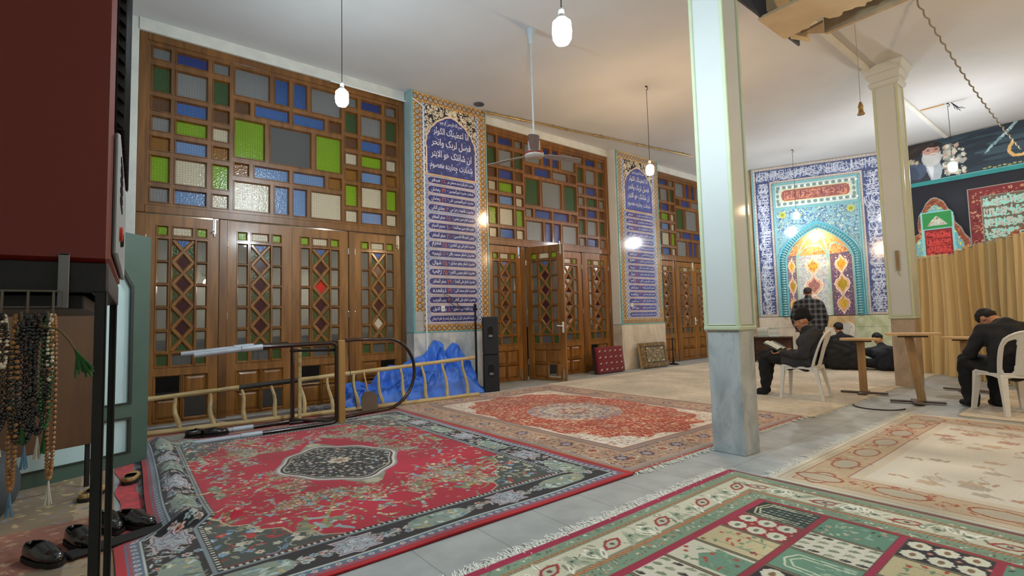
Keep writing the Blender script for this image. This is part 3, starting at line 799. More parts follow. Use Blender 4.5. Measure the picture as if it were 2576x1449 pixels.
    # lettering runs along the wall, so the text direction follows +Y as seen from the hall
    for s_, (z, hh, hw) in zip(HEAD, zl): put_text(t, s_, ac - hw, ac + hw, hz(z) - hh / 2 - .02, hz(z) + hh / 2 + .02, place, 0)
    for k, s_ in enumerate(LINES):
        c = hz(1.13) + pitch * (15 - k + .5); a, b, d = s_.split('|'); hh = pitch * .27
        if b:
            W0, W1 = ia + .10, ib - .08; L = W1 - W0; u = .30 * L if len(d) > 5 else .2 * L
            put_text(t, d, W0, W0 + u, c - hh, c + hh, place, 0); put_text(t, b, W0 + u + .03, W0 + u + .03 + .035 * len(b) + .01, c - hh * .9, c + hh * .9, place, 1)
            put_text(t, a, W0 + u + .07 + .035 * len(b), W1, c - hh, c + hh, place, 0)
        else: put_text(t, a, ia + .08, ib - .08, c - hh, c + hh, place, 0)
    t.build('inscription', [M_letter, M_letter_r], o, fix=False)
    # turquoise edging strips
    e = MB()
    e.box(-.012, .012, -.03, 0, 0, h); e.box(-.012, .012, w, w + .02, 0, h); e.box(-.012, .012, -.03, w + .02, -.03, 0)
    e.build('edging', M_tealtrim, o)
    return o
tile_panel(3.715, 5.155, 'tall blue and orange calligraphy tile panel rising above the blue cloth heap', 0)
tile_panel(8.79, 10.29, 'tall blue calligraphy tile panel rising above the patterned beige floor cushion', 1)

# ================================================================== prayer niche wall (turned towards the qibla)
MO = np.array([-6.17, 13.09]); MD = np.array([2.43, 1.11]); MD = MD / np.linalg.norm(MD); MN = np.array([MD[1], -MD[0]])   # MN points into the hall
def mp(u, d, z):      # u along the wall, d towards the hall, z up
    return (MO[0] + MD[0] * u + MN[0] * d, MO[1] + MD[1] * u + MN[1] * d, z)
MW, MZ0, MZ1 = 2.86, 1.065, H - .01
q = MB()
def mbox(mb, u0, u1, d0, d1, z0, z1, m=0):
    v = [mp(u, d, z) for u in (u0, u1) for d in (d0, d1) for z in (z0, z1)]
    mb.add(v, [(0, 1, 3, 2), (4, 6, 7, 5), (0, 4, 5, 1), (2, 3, 7, 6), (0, 2, 6, 4), (1, 5, 7, 3)], m)
mbox(q, -1.7, -.01, -.6, -.02, 0, H); mbox(q, 0, .60, -.6, -.02, 0, H); mbox(q, 2.16, 3.3, -.6, -.02, 0, H); mbox(q, .6, 2.16, -.6, -.02, 3.45, H); mbox(q, .6, 2.16, -.9, -.62, 0, H)
mbox(q, .6, 2.16, -.6, -.02, 0, 1.02)
struct('wall_far', q, P('beige_paint', '#a8977c', 0.8, var=.15, scale=3))
q = MB(); us = [-.01, .42, .80, 1.42, 2.05, 2.75, 3.2]
for i in range(len(us) - 1):
    mbox(q, us[i], us[i + 1] - .004, -.02, .02, .78, 1.05, 1 if i in (2, 3) else (2 if i > 3 else 0)); mbox(q, us[i], us[i + 1] - .004, -.02, .02, 0, .776, 2 if i in (0, 4, 5) else 0)
struct('trim_8', q, [M_marble_w, marble('ochre_marble', '#cdb48a', '#b08f62', '#8a6a44', 1.1), M_marble_g])

mih = thing('prayer_niche', 'blue and turquoise tiled prayer niche with a lit painted arch', 'prayer niche', (MO[0], MO[1], 0))
def ml(p): return (p[0] - MO[0], p[1] - MO[1], p[2])
random.seed(3)
hz = lambda z: z - MZ0
mh = MZ1 - MZ0
AC = 1.395; HWO, HWI = .875, .710     # niche axis, half widths of outer and inner arch
def arch_u(z, hw, zs, zt):            # half width of the pointed arch at height z
    z = np.asarray(z, float); t = np.clip((z - zs) / (zt - zs), 0, 1)
    return hw * (1 - t ** 1.75) ** .80
cv = Cv(MW, mh, .0095, '#5f9ea8')
small = dict(step=.10, cols=('#d9c6bb', '#b78f86', '#7e5a60'), vine='#8f8f88')
def dotband(a0, b0, a1, b1, vert):
    cv.rect(a0, b0, a1, b1, '#a9a49c'); L = (b1 - b0) if vert else (a1 - a0); n = int(L / .085)
    for i in range(n):
        t = (i + .5) / n * L; p = ((a0 + a1) / 2, b0 + t) if vert else (a0 + t, (b0 + b1) / 2)
        cv.ell(p[0], p[1], .028 if not vert else .020, .020 if not vert else .028, '#d9cfc6'); cv.ell(p[0], p[1], .010, .012, '#6e4f57')
for (a0, b0, a1, b1, v) in ((0, 0, MW, mh, 0),): cv.rect(a0, b0, a1, b1, '#5f9ea8')
cv.rect(.03, .02, MW, mh, '#404b76')
dotband(.03, 0, .085, mh, True); dotband(0, mh - .07, MW, mh, False); dotband(.03, .0, .47, .06, False); dotband(2.36, 0, MW, .06, False)
dotband(.405, 0, .46, hz(4.55), True); dotband(2.345, 0, 2.40, hz(4.55), True); dotband(.405, hz(4.50), 2.40, hz(4.555), False)
# deep blue band with interlaced white script
for seg in ((.09, .06, .40, hz(4.53), True), (2.405, .06, MW - .06, hz(4.53), True), (.09, hz(4.56), MW, mh - .075, False)):
    a0, b0, a1, b1, v = seg
    cv.rect(a0, b0, a1, b1, '#404b76'); arabesque(cv, a0 + .04, b0 + .04, a1 - .04, b1 - .04, 120, ['#566f9c', '#4d6292', '#8397b4'], '#566f9c', (.03, .06))
    script_band(cv, a0, b0, a1, b1, '#a9b3c6', .015, v, 1.5)
    script_band(cv, a0, b0, a1, b1, '#c3cad8', .012, v, 1.6)
# turquoise mouldings and the upper cartouche
cv.rect(.465, 0, 2.34, hz(4.495), '#79a9ab')
cv.rect(.53, hz(3.86), 2.27, hz(4.43), '#b9c6c2')
for i in range(13):
    for b in (hz(3.94), hz(4.36)): cv.ell(.60 + i * .134, b, .048, .04, '#6f8a86'); cv.petal(.667 + i * .134, b, .03, 5, .4, '#dfe6e0')
for k in range(3):
    for a in (.58, 2.22): cv.ell(a, hz(4.02 + k * .13), .035, .05, '#6f8a86')
cp = [(.66, hz(4.15)), (.68, hz(4.25)), (.74, hz(4.29)), (2.06, hz(4.29)), (2.12, hz(4.25)), (2.14, hz(4.15)), (2.12, hz(4.05)), (2.06, hz(4.01)), (.74, hz(4.01)), (.68, hz(4.05))]
cv.poly([(AC + (a - AC) * 1.03, hz(4.15) + (b - hz(4.15)) * 1.12) for a, b in cp], '#c9c58e'); cv.poly(cp, '#8d5a56')
script_band(cv, .72, hz(4.03), 2.08, hz(4.27), '#c9876a', .014, False, 2.2); script_band(cv, .72, hz(4.03), 2.08, hz(4.27), '#6b4350', .012, False, 1.2)
# spandrels
cv.rect(.53, 0, 2.27, hz(3.79), '#7fa9b2')
cv.clip = (cv.A[None] > .53) & (cv.A[None] < 2.27) & (cv.B[:, None] > hz(2.5)) & (cv.B[:, None] < hz(3.79))
arabesque(cv, .5, hz(2.5), 2.3, hz(3.8), 420, ['#4d6a94', '#b3b877', '#93bcc2', '#4a5f84', '#bcc8bd', '#4f8799'], '#44678f', (.04, .10))
for a, b in ((.66, 3.66), (2.13, 3.66)): cv.petal(a, hz(b), .09, 8, .25, '#b9b862'); cv.petal(a, hz(b), .05, 6, .3, '#7f9a4c')
cv.clip = None
zz = np.linspace(MZ0, 3.41, 70)
full = lambda hw, zs, zt: [(AC - float(arch_u(z, hw, zs, zt)), hz(z)) for z in np.linspace(MZ0, zt, 80)] + [(AC + float(arch_u(z, hw, zs, zt)), hz(z)) for z in np.linspace(zt, MZ0, 80)]
cv.poly(full(HWO + .03, 2.50, 3.45), '#2f6f8a'); cv.poly(full(HWO, 2.50, 3.41), '#4fb6cc')
cv.noise(.05, .3)
Zg = MZ0 + cv.B[:, None]; hole = np.abs(cv.A[None] - AC) < arch_u(Zg, HWI, 2.45, 3.24) - .012
o = grid_obj('tiled_face', cv, lambda A, B: (MD[0] * A + MN[0] * .004, MD[1] * A + MN[1] * .004, MZ0 + B), M_tile, mih, mask=~hole, smooth=False)
# turquoise twisted moulding between outer and inner arch
M_turq = P('turquoise_glaze', '#74aab2', 0.15, var=.12, scale=30, coat=.6)
mb = MB()
N = 150; pathL = []
for i in range(N + 1):
    z = MZ0 + (3.325 - MZ0) * i / N; pathL.append((AC - float(arch_u(z, (HWO + HWI) / 2, 2.48, 3.325)), z))
path = pathL + [(2 * AC - u, z) for u, z in pathL[::-1][1:]]
# resample evenly, radius modulated so the rope shows its ridges
d = [0]
for p, q_ in zip(path[:-1], path[1:]): d.append(d[-1] + math.hypot(q_[0] - p[0], q_[1] - p[1]))
M_ = 420; pts = []; rs = []
for i in range(M_ + 1):
    s_ = d[-1] * i / M_; u = float(np.interp(s_, d, [p[0] for p in path])); z = float(np.interp(s_, d, [p[1] for p in path]))
    pts.append(ml(mp(u, .012, z))); rs.append(.050 + .016 * math.sin(i * PI / 2.5))
mb.tube(pts, rs, 10); mb.build('rope_moulding', M_turq, mih, smooth=True)
for hw, zt, zs in ((HWO + .01, 3.42, 2.5), (HWI + .012, 3.255, 2.45)):
    mb = MB(); p = [(AC - float(arch_u(z, hw, zs, zt)), z) for z in np.linspace(MZ0, zt, 60)]
    mb.tube([ml(mp(u, .015, z)) for u, z in p + [(2 * AC - u, z) for u, z in p[::-1][1:]]], .018, 8); mb.build('arch_edge', M_turq, mih, smooth=True)
for a0, a1, z0, z1 in ((.465, .50, MZ0, 4.48), (2.305, 2.34, MZ0, 4.48), (.465, 2.34, 4.455, 4.49), (.465, 2.34, 3.80, 3.835), (-.01, .025, MZ0, MZ1)):
    mb = MB(); mbox(mb, a0, a1, 0, .03, z0, z1); o = mb.build('moulding', M_turq, mih, origin=(MO[0], MO[1], 0)); o.location = (0, 0, 0)
# the recess: three painted facets closing into a pointed half dome
def facet(k, ua, da, ub, db, warm, motif):
    random.seed(20 + k); w = math.hypot(ub - ua, db - da); hh = 3.23 - MZ0
    c = Cv(w, hh, .0095, '#b9c2bd' if motif == 1 else '#6b5a74')
    if motif == 1: arabesque(c, 0, 0, w, hh, 420, ['#8fbfc8', '#d99a5a', '#7f8fc0', '#c9b890', '#9fc0b4', '#b86a5a'], '#8793b4', (.018, .04))
    else: arabesque(c, 0, 0, w, hh, 420, ['#d9a594', '#d9b850', '#b9c0d6', '#c9784a', '#4f4468', '#8f5a6a'], '#4a3c60', (.018, .04))
    zc = lambda z: z - MZ0
    def heart(m, b, r, f): return [(m + x * r * f, b + y * r * f) for x, y in ((0, -1.75), (-.45, -1.05), (-.95, -.55), (-1.12, .10), (-.92, .62), (-.50, .80), (-.30, 1.05), (0, 1.65), (.30, 1.05), (.50, .80), (.92, .62), (1.12, .10), (.95, -.55), (.45, -1.05))]
    for z, s_, col, c2 in ((2.34, .85, '#e0a030', '#e6c7a4'), (1.84, 1.0, '#a8922e' if motif != 1 else '#a3706c', '#ddb49a'), (1.36, .85, '#cfae40', '#d6a890')):
        m = w / 2; b = zc(z); R = min(w * .26, .14) * s_
        c.poly(heart(m, b, R, 1.34), '#ece6da'); c.poly(heart(m, b, R, 1.24), c2)
        old = c.clip; c.clip = c.inpoly(heart(m, b, R, 1.22)); arabesque(c, m - R * 1.4, b - R * 2, m + R * 1.4, b + R * 2, 26, ['#c98a5a', '#b86a5a', '#efe0c4'], '#b9805a', (.015, .03)); c.clip = old
        c.poly(heart(m, b, R, .84), col); c.clip = c.inpoly(heart(m, b, R, .82)); arabesque(c, m - R, b - R * 1.5, m + R, b + R * 1.5, 26, ['#7f6a24' if motif != 1 else '#7a4a56', '#e6cf7a', '#c98a3a'], '#8a6a2a' if motif != 1 else '#6f4450', (.015, .03)); c.clip = old
        for q_ in range(8): th = q_ * PI / 4; c.petal(m + R * 1.5 * math.cos(th), b + R * 1.9 * math.sin(th), .02, 5, .3, random.choice(('#efe6d6', '#d9a594')))
    # orange vault with ribs
    top = (c.B[:, None] > zc(2.62)) & (c.A[None] >= 0)
    c.clip = top; c.rect(0, 0, w, hh, '#d9a060'); arabesque(c, 0, zc(2.6), w, hh, 60, ['#f0d29a', '#b8683a', '#e8e0c8', '#a85a48'], '#a8603a', (.03, .07)); c.clip = None
    for a in (0.0, w - .035): c.rect(a, 0, a + .035, hh, '#8fc4bc'); c.line([(a + .0175, 0), (a + .0175, hh)], .010, '#c79a4a')
    c.line([(w / 2 + (w / 2 - .03) * math.cos(t), zc(2.55) + .32 * math.sin(t) ** .8 ) for t in np.linspace(0, PI, 25)], .03, '#7fbcb8')
    def pl(A, B):
        t = A / w; U = ua + (ub - ua) * t; D = da + (db - da) * t; Z = MZ0 + B
        s_ = arch_u(Z, 1.0, 2.45, 3.235); s_ = np.maximum(s_, .004)
        U = AC + (U - AC) * s_; D = D * s_ ** .6
        return MD[0] * U + MN[0] * D, MD[1] * U + MN[1] * D, Z
    grid_obj('niche_facet', c, pl, M_tile, mih, smooth=True)
facet(0, AC - HWI, .0, AC - .46, -.40, 1, 0)
facet(1, AC - .46, -.40, AC + .26, -.46, 1, 1)
facet(2, AC + .26, -.46, AC + HWI, .0, 1, 0)
NL = EM('niche_lamp_glow', (1.0, .80, .58), 120)
t_ = thing('niche_lamp', 'small glowing lamp inside the arch of the prayer niche', 'lamp', mp(AC - .02, -.16, 3.0))
MB().lathe([(.02, -.045), (.06, -.035), (.075, 0), (.06, .03), (.03, .04)], n=18).build('bulb', NL, t_, smooth=True)
MB().tube([(0, 0, .035), (0, 0, .12)], .006, 6).build('cord', M_black, t_)
# ================================================================== lamps
for i, (x, y, z, c, wt, lab) in enumerate(LAMPS + SIDE_LAMPS):
    r, hh = 0.062, 0.15
    area = 2 * PI * r * hh + 2 * PI * r * r
    mt = EM('lamp_glow_%d' % i, c, wt / (area * PI))
    t_ = thing('pendant_lamp', lab, 'lamp', (x, y, z), group=None)
    MB().lathe([(.02, -hh / 2 - .012), (.045, -hh / 2 - .004), (r, -hh / 2 + .025), (r + .004, 0), (r, hh / 2 - .015), (.045, hh / 2)], n=24).build('bulb', mt, t_, smooth=True)
    MB().lathe([(.045, hh / 2), (.036, hh / 2 + .02), (.022, hh / 2 + .03), (.018, hh / 2 + .075), (.008, hh / 2 + .09)], n=16).build('socket', M_white, t_, smooth=True)
    MB().tube([(0, 0, hh / 2 + .08), (0.004, 0, (H - z) * .5), (0, 0, H - z - .05)], .004, 6).build('cord', M_black, t_)
    h_ = MB(); h_.tube([(0, 0, H - z - .05), (.02, 0, H - z - .07), (.03, 0, H - z - .04), (.0, 0, H - z - .002)], .006, 6); h_.lathe([(.02, H - z - .012), (.02, H - z - .001)], n=10)
    h_.build('ceiling_hook', M_black, t_)

# ================================================================== carpets
M_fringe = P('cotton_fringe', '#eceee6', 0.9, var=.1, scale=60)
def fringe(parent, x, ya, yb, sgn, ln=.07, n=None, along='y', mat=None, seed=1, z=.004):
    """loose knotted tassels along one edge: many thin bent strands"""
    rnd = random.Random(seed); n = int((n or (yb - ya) / .0075) * 1.7); mb = MB()
    off = 0
    for i in range(n):
        if i % 14 == 0: off = rnd.uniform(-.5, .5)
        t = ya + (yb - ya) * i / n; l = ln * rnd.uniform(.35, 1.1); an = off + rnd.gauss(0, .45); cu = rnd.gauss(0, 1.2); w = .0027
        px, py = x, t; pts = []
        for k in range(5):
            pts.append((px, py, z + .004 + .010 * math.sin(PI * k / 4) * rnd.random()))
            an += cu * .25; px += sgn * l / 4 * math.cos(an); py += l / 4 * math.sin(an)
        if along == 'x': pts = [(b, a, c) for a, b, c in pts]
        for k in range(4):
            a, b = pts[k], pts[k + 1]
            if along == 'y': mb.quad((a[0], a[1] - w, a[2]), (a[0], a[1] + w, a[2]), (b[0], b[1] + w, b[2]), (b[0], b[1] - w, b[2]))
            else: mb.quad((a[0] - w, a[1], a[2]), (a[0] + w, a[1], a[2]), (b[0] + w, b[1], b[2]), (b[0] - w, b[1], b[2]))
    o = mb.build('fringe', mat or M_fringe, parent, fix=False); o['kind'] = 'stuff'; return o

def dense_flowers(cv, a0, b0, a1, b1, step, cols, out=None, r=(.4, .8), leafc=None):
    na, nb = int((a1 - a0) / step), int((b1 - b0) / step)
    for i in range(na):
        for j in range(nb):
            a = a0 + (i + random.random()) * step; b = b0 + (j + random.random()) * step; q = random.random(); R = step * random.uniform(*r)
            if q < .45: cv.petal(a, b, R * .62, random.choice((4, 5, 6)), .38, random.choice(cols)); cv.ell(a, b, R * .2, R * .2, random.choice(cols))
            elif q < .8: cv.leaf(a, b, R * 1.5, R * .5, random.uniform(0, PI), random.choice(leafc or cols), out)
            else:
                th = random.uniform(0, 6); cv.line([(a + R * .8 * math.cos(th + k * .6), b + R * .8 * math.sin(th + k * .6)) for k in range(6)], R * .16, random.choice(leafc or cols))

# ---- red carpet with black medallion.  a runs from the wall side towards the aisle, b along the hall
def red_carpet():
    random.seed(31); x0, y0, w, h = -6.16, .02, 3.78, 2.96
    cv = Cv(w, h, .005, '#b3262f'); cv.rect(.0, 0, w, h, '#b0202c'); E1 = .045
    navy, grn, lt, blk, gry = '#3d4a5c', '#6d7c72', '#b9c2bb', '#26262c', '#7d8a90'
    cv.rect(E1, E1, w - E1, h - E1, navy)
    # outer small band with reciprocal teeth and flowers
    def ring(i0, i1, col): 
        cv.rect(i0, i0, w - i0, i1, col); cv.rect(i0, h - i1, w - i0, h - i0, col); cv.rect(i0, i0, i1, h - i0, col); cv.rect(w - i1, i0, w - i0, h - i0, col)
    def along(i, step, fn):
        n = int((w - 2 * i) / step)
        for k in range(n):
            a = i + (k + .5) * (w - 2 * i) / n; fn(a, i, 0, k); fn(a, h - i, PI, k)
        n = int((h - 2 * i) / step)
        for k in range(n):
            b = i + (k + .5) * (h - 2 * i) / n; fn(i, b, -PI / 2, k); fn(w - i, b, PI / 2, k)
    ring(E1, .11, '#5b6f86'); along(.052, .03, lambda a, b, t, k: cv.poly([(a - .014 * abs(math.cos(t)) - .002, b - .014 * abs(math.sin(t)) - .002), (a + .014 * abs(math.cos(t)), b + .014 * abs(math.sin(t))), (a - .02 * math.sin(t), b + .02 * math.cos(t))], '#c02a34'))
    along(.082, .055, lambda a, b, t, k: (cv.flower(a, b, .017, lt, '#c9a79a' if k % 2 else '#8fa9c4', '#5a3038', 5) ))
    ring(.11, .12, lt); ring(.12, .36, blk)
    along(.24, .085, lambda a, b, t, k: [cv.flower(a + random.uniform(-.04, .04), b + random.uniform(-.1, .1), random.uniform(.012, .028), random.choice((lt, '#c9b2a6', '#9fb3bf')), random.choice(('#b06a60', grn, '#6f8aa6')), blk, 6) for _ in range(5)])
    along(.24, .06, lambda a, b, t, k: [cv.leaf(a + random.uniform(-.03, .03), b + random.uniform(-.11, .11), .05, .013, random.uniform(0, PI), random.choice((gry, grn, lt, '#8d7d76'))) for _ in range(4)])
    def cart(a, b, t, k):
        c, s_ = abs(math.cos(t)), abs(math.sin(t))
        if k % 2 == 0:
            L, T = .20, .085
            pts = [(-L, 0), (-L * .85, -T * .7), (-L * .5, -T), (L * .5, -T), (L * .85, -T * .7), (L, 0), (L * .85, T * .7), (L * .5, T), (-L * .5, T), (-L * .85, T * .7)]
            cv.poly([(a + p[0] * c + p[1] * s_, b + p[0] * s_ + p[1] * c) for p in pts], '#8b9a8c')
            for _ in range(26):
                p = (random.uniform(-L * .8, L * .8), random.uniform(-T * .7, T * .7)); cv.leaf(a + p[0] * c + p[1] * s_, b + p[0] * s_ + p[1] * c, .05, .02, random.uniform(0, PI), random.choice(('#a9bfc0', '#6f8a96', '#b8a77a', '#5d6f5a', '#c4cfc6')))
        else:
            L, T = .12, .085
            pts = [(-L, -T), (-L * .3, -T), (0, -T * 1.25), (L * .3, -T), (L, -T), (L * .75, -T * .4), (L * 1.2, 0), (L * .75, T * .4), (L, T), (L * .3, T), (0, T * 1.25), (-L * .3, T), (-L, T), (-L * .75, T * .4), (-L * 1.2, 0), (-L * .75, -T * .4)]
            F = lambda k_: [(a + k_ * (p[0] * c + p[1] * s_), b + k_ * (p[0] * s_ + p[1] * c)) for p in pts]
            cv.poly(F(1.0), '#c4b3b8'); cv.poly(F(.88), '#59506a'); cv.poly(F(.80), '#a9b2b8')
            for _ in range(26):
                th = random.uniform(0, 6); p = (random.uniform(-L * .6, L * .6), random.uniform(-T * .6, T * .6)); A, B = a + p[0] * c + p[1] * s_, b + p[0] * s_ + p[1] * c
                cv.line([(A + .014 * math.cos(th + q), B + .014 * math.sin(th + q)) for q in range(4)], .005, random.choice(('#7a5266', '#59708c', '#dfe0da')))
    along(.24, .47, cart)
    ring(.355, .375, gry); ring(.375, .40, '#23252c')
    along(.388, .032, lambda a, b, t, k: cv.rect(a - .007 - .0 * t, b - .011, a + .007, b + .011, '#cfcdbd') if abs(math.cos(t)) > .5 else cv.rect(a - .011, b - .007, a + .011, b + .007, '#cfcdbd'))
    f0 = .405; red = '#b3203a'
    cv.rect(f0, f0, w - f0, h - f0, red)
    # trees, birds and sprays on the red field
    tw = ['#8e8a5c', '#a5a07a', '#6f7f7a', '#c9c2a2', '#8e5a4a', '#8fa3ac', '#5d6b52', '#c2a48a']
    ca, cb = w / 2, h / 2
    def tree(a, b, ang, S):
        def br(a, b, an, l, wd, dep):
            pts = [(a, b)]; k = random.uniform(-.5, .5)
            for q in range(5): an2 = an + k * q / 4; pts.append((pts[-1][0] + l / 5 * math.cos(an2), pts[-1][1] + l / 5 * math.sin(an2)))
            cv.line(pts, wd, '#8f8450'); 
            if dep:
                for s_ in (-1, 1, .2): br(pts[-1][0], pts[-1][1], an + s_ * random.uniform(.5, .9), l * .68, wd * .62, dep - 1)
            for p in pts[2:]:
                for _ in range(3 if dep < 2 else 1): cv.leaf(p[0] + random.uniform(-.04, .04), p[1] + random.uniform(-.04, .04), random.uniform(.02, .045), random.uniform(.008, .016), random.uniform(0, PI), random.choice(tw))
        for _ in range(14): cv.ell(a + random.uniform(-.16, .16) * abs(math.sin(ang)) , b + random.uniform(-.16, .16) * abs(math.cos(ang)), .045, .022, random.choice(('#8e8a5c', '#9fa890', '#6f7f6a')), random.uniform(0, 3))
        br(a, b, ang, S * .34, .026, 3)
    for a, b, ang in ((.62, ca * .0 + 1.0, .3), (.62, 2.0, -.3), (w - .62, .95, PI - .35), (w - .62, 2.0, PI + .35), (1.05, .52, PI / 2), (ca + .25, .5, PI / 2 + .1), (ca - .2, h - .5, -PI / 2), (2.8, h - .52, -PI / 2 + .2), (1.1, h - .52, -PI / 2)):
        tree(a, b, ang, random.uniform(.55, .8))
    for _ in range(1150):
        a, b = random.uniform(f0 + .06, w - f0 - .06), random.uniform(f0 + .06, h - f0 - .06)
        if ((a - ca) / .80) ** 2 + ((b - cb) / .60) ** 2 < 1: continue
        q = random.random(); 
        if q < .5: cv.sprig(a, b, random.uniform(.07, .17), random.uniform(0, 6), '#8e8a5c', tw)
        elif q < .8: cv.petal(a, b, random.uniform(.012, .024), 5, .4, random.choice(('#cfc6a8', '#c9a79a', '#8fa3ac', '#c06a58')))
        elif q < .86:
            an = random.uniform(0, 6); cv.ell(a, b, .05, .016, random.choice(('#7f97a6', '#9aa7a2', '#5f6f66')), an); cv.ell(a + .05 * math.cos(an), b + .05 * math.sin(an), .016, .012, '#8fa3ac'); cv.poly([(a, b), (a - .07 * math.cos(an + .4), b - .07 * math.sin(an + .4)), (a - .07 * math.cos(an - .5), b - .07 * math.sin(an - .5))], '#93a6ad')
    # corner pieces
    for sa, sb in ((0, 0), (1, 0), (0, 1), (1, 1)):
        A = lambda u: f0 + u if not sa else w - f0 - u
        B = lambda u: f0 + u if not sb else h - f0 - u
        pts = [(A(0), B(0)), (A(.70), B(0)), (A(.66), B(.08)), (A(.54), B(.12)), (A(.50), B(.20)), (A(.38), B(.23)), (A(.32), B(.34)), (A(.20), B(.36)), (A(.15), B(.46)), (A(.06), B(.48)), (A(0), B(.58))]
        cv.poly(pts, '#47504c'); old = cv.inpoly(pts); cv.clip = old
        a0, a1 = sorted((A(0), A(.8))); b0, b1 = sorted((B(0), B(.7)))
        dense_flowers(cv, a0, b0, a1, b1, .058, ['#c4c0aa', '#7fa0bc', '#c03a36', '#9e9a7c', '#a9b4a6', '#d3c9b8'], '#26262c', (.5, .95), leafc=['#9e9a7c', '#7fa0bc', '#c03a36', '#b3b29c'])
        cv.clip = None; cv.line(pts[1:], .012, '#b9a98a')
    # central medallion
    def med(k): 
        out = []
        for i in range(160):
            t = 2 * PI * i / 160; r = 1 + .05 * math.cos(4 * t) + .035 * math.cos(8 * t)
            out.append((ca + k * .56 * r * math.cos(t), cb + k * .43 * r * math.sin(t)))
        return out
    for s_ in (-1, 1):
        cv.poly([(ca + s_ * .56, cb - .16), (ca + s_ * .70, cb - .08), (ca + s_ * .80, cb), (ca + s_ * .70, cb + .08), (ca + s_ * .56, cb + .16)], '#8d8c72')
        cv.petal(ca + s_ * .70, cb, .07, 6, .3, '#b9b59c')
    cv.poly(med(1.07), '#8f93a0'); cv.poly(med(1.03), '#cfc7b6'); cv.poly(med(.98), '#24252b'); cv.poly(med(.94), '#a9a69a'); cv.poly(med(.91), '#24252b')
    cv.clip = cv.inpoly(med(.90))
    dense_flowers(cv, ca - .7, cb - .6, ca + .7, cb + .6, .042, ['#c9c5b0', '#9aa59a', '#c2a694', '#8a9aa0'], None, leafc=['#b9b59c', '#7f8a7c', '#a7a39a', '#5d6a70'])
    cv.flower(ca, cb, .10, '#cfc7b0', '#b08a7a', '#6f7a6a', 8); cv.clip = None
    cv.noise(.10, .25)
    # pile shifted by feet: slightly pinker patches of the same dye
    def place(A, B):
        X = x0 + A; Y = y0 + B
        m = np.clip((-3.42 - X) / .12, 0, 1); m = m * m * (3 - 2 * m)
        Z = .014 + 0 * A
        # the near end is rucked up: lifted edge then a soft roll
        lift = .10 * np.exp(-((Y - .24) / .12) ** 2) + .04 * np.exp(-((Y - .52) / .10) ** 2) * (.5 + .5 * np.sin(A * 3))
        Z = Z + m * lift * (.8 + .25 * np.sin(A * 5.0))
        Y = Y + m * (.17 * np.clip(1 - B / .9, 0, 1) ** 1.3)
        Y = Y + .012 * np.sin(A * 2.2) * np.clip(1 - B / 1.0, 0, 1)
        Z = Z + .004 * np.sin(A * 7 + 1) * np.sin(B * 5) * np.clip(B, 0, 1)
        return X, Y, Z
    org = (x0 + w / 2, y0 + h / 2, 0)
    t = thing('red_carpet', 'bright red Persian carpet with black floral medallion and slate grey border', 'carpet', org)
    o = grid_obj('pile', cv, place, M_carpet, t, skirt='#3a1418', origin=org); o.location = (0, 0, 0)  # dark skirt colour paints the shadow gap under the lifted end
    # woven end seen under the lifted edge
    c2 = Cv(2.2, .12, .01, '#b8303c'); c2.noise(.2, .05)
    o = grid_obj('woven_end', c2, lambda A, B: (x0 + .35 + A, y0 + .02 + B + .015 * np.sin(A * 9), .007 + 0 * A), M_carpet, t, origin=org); o.location = (0, 0, 0)
    q = MB(); rnd = random.Random(2)
    for i in range(330):
        x = x0 + .35 + 2.2 * i / 330; yy = y0 + .135; q.quad((x, yy, .012), (x + .003, yy, .012), (x + .003 + rnd.uniform(-.01, .01), yy + .045 + rnd.uniform(0, .02), .009), (x + rnd.uniform(-.01, .01), yy + .045, .009))
    q.build('fringe', P('black_wool', '#17161a', .95), t, origin=org, fix=False).location = (0, 0, 0)
red_carpet()

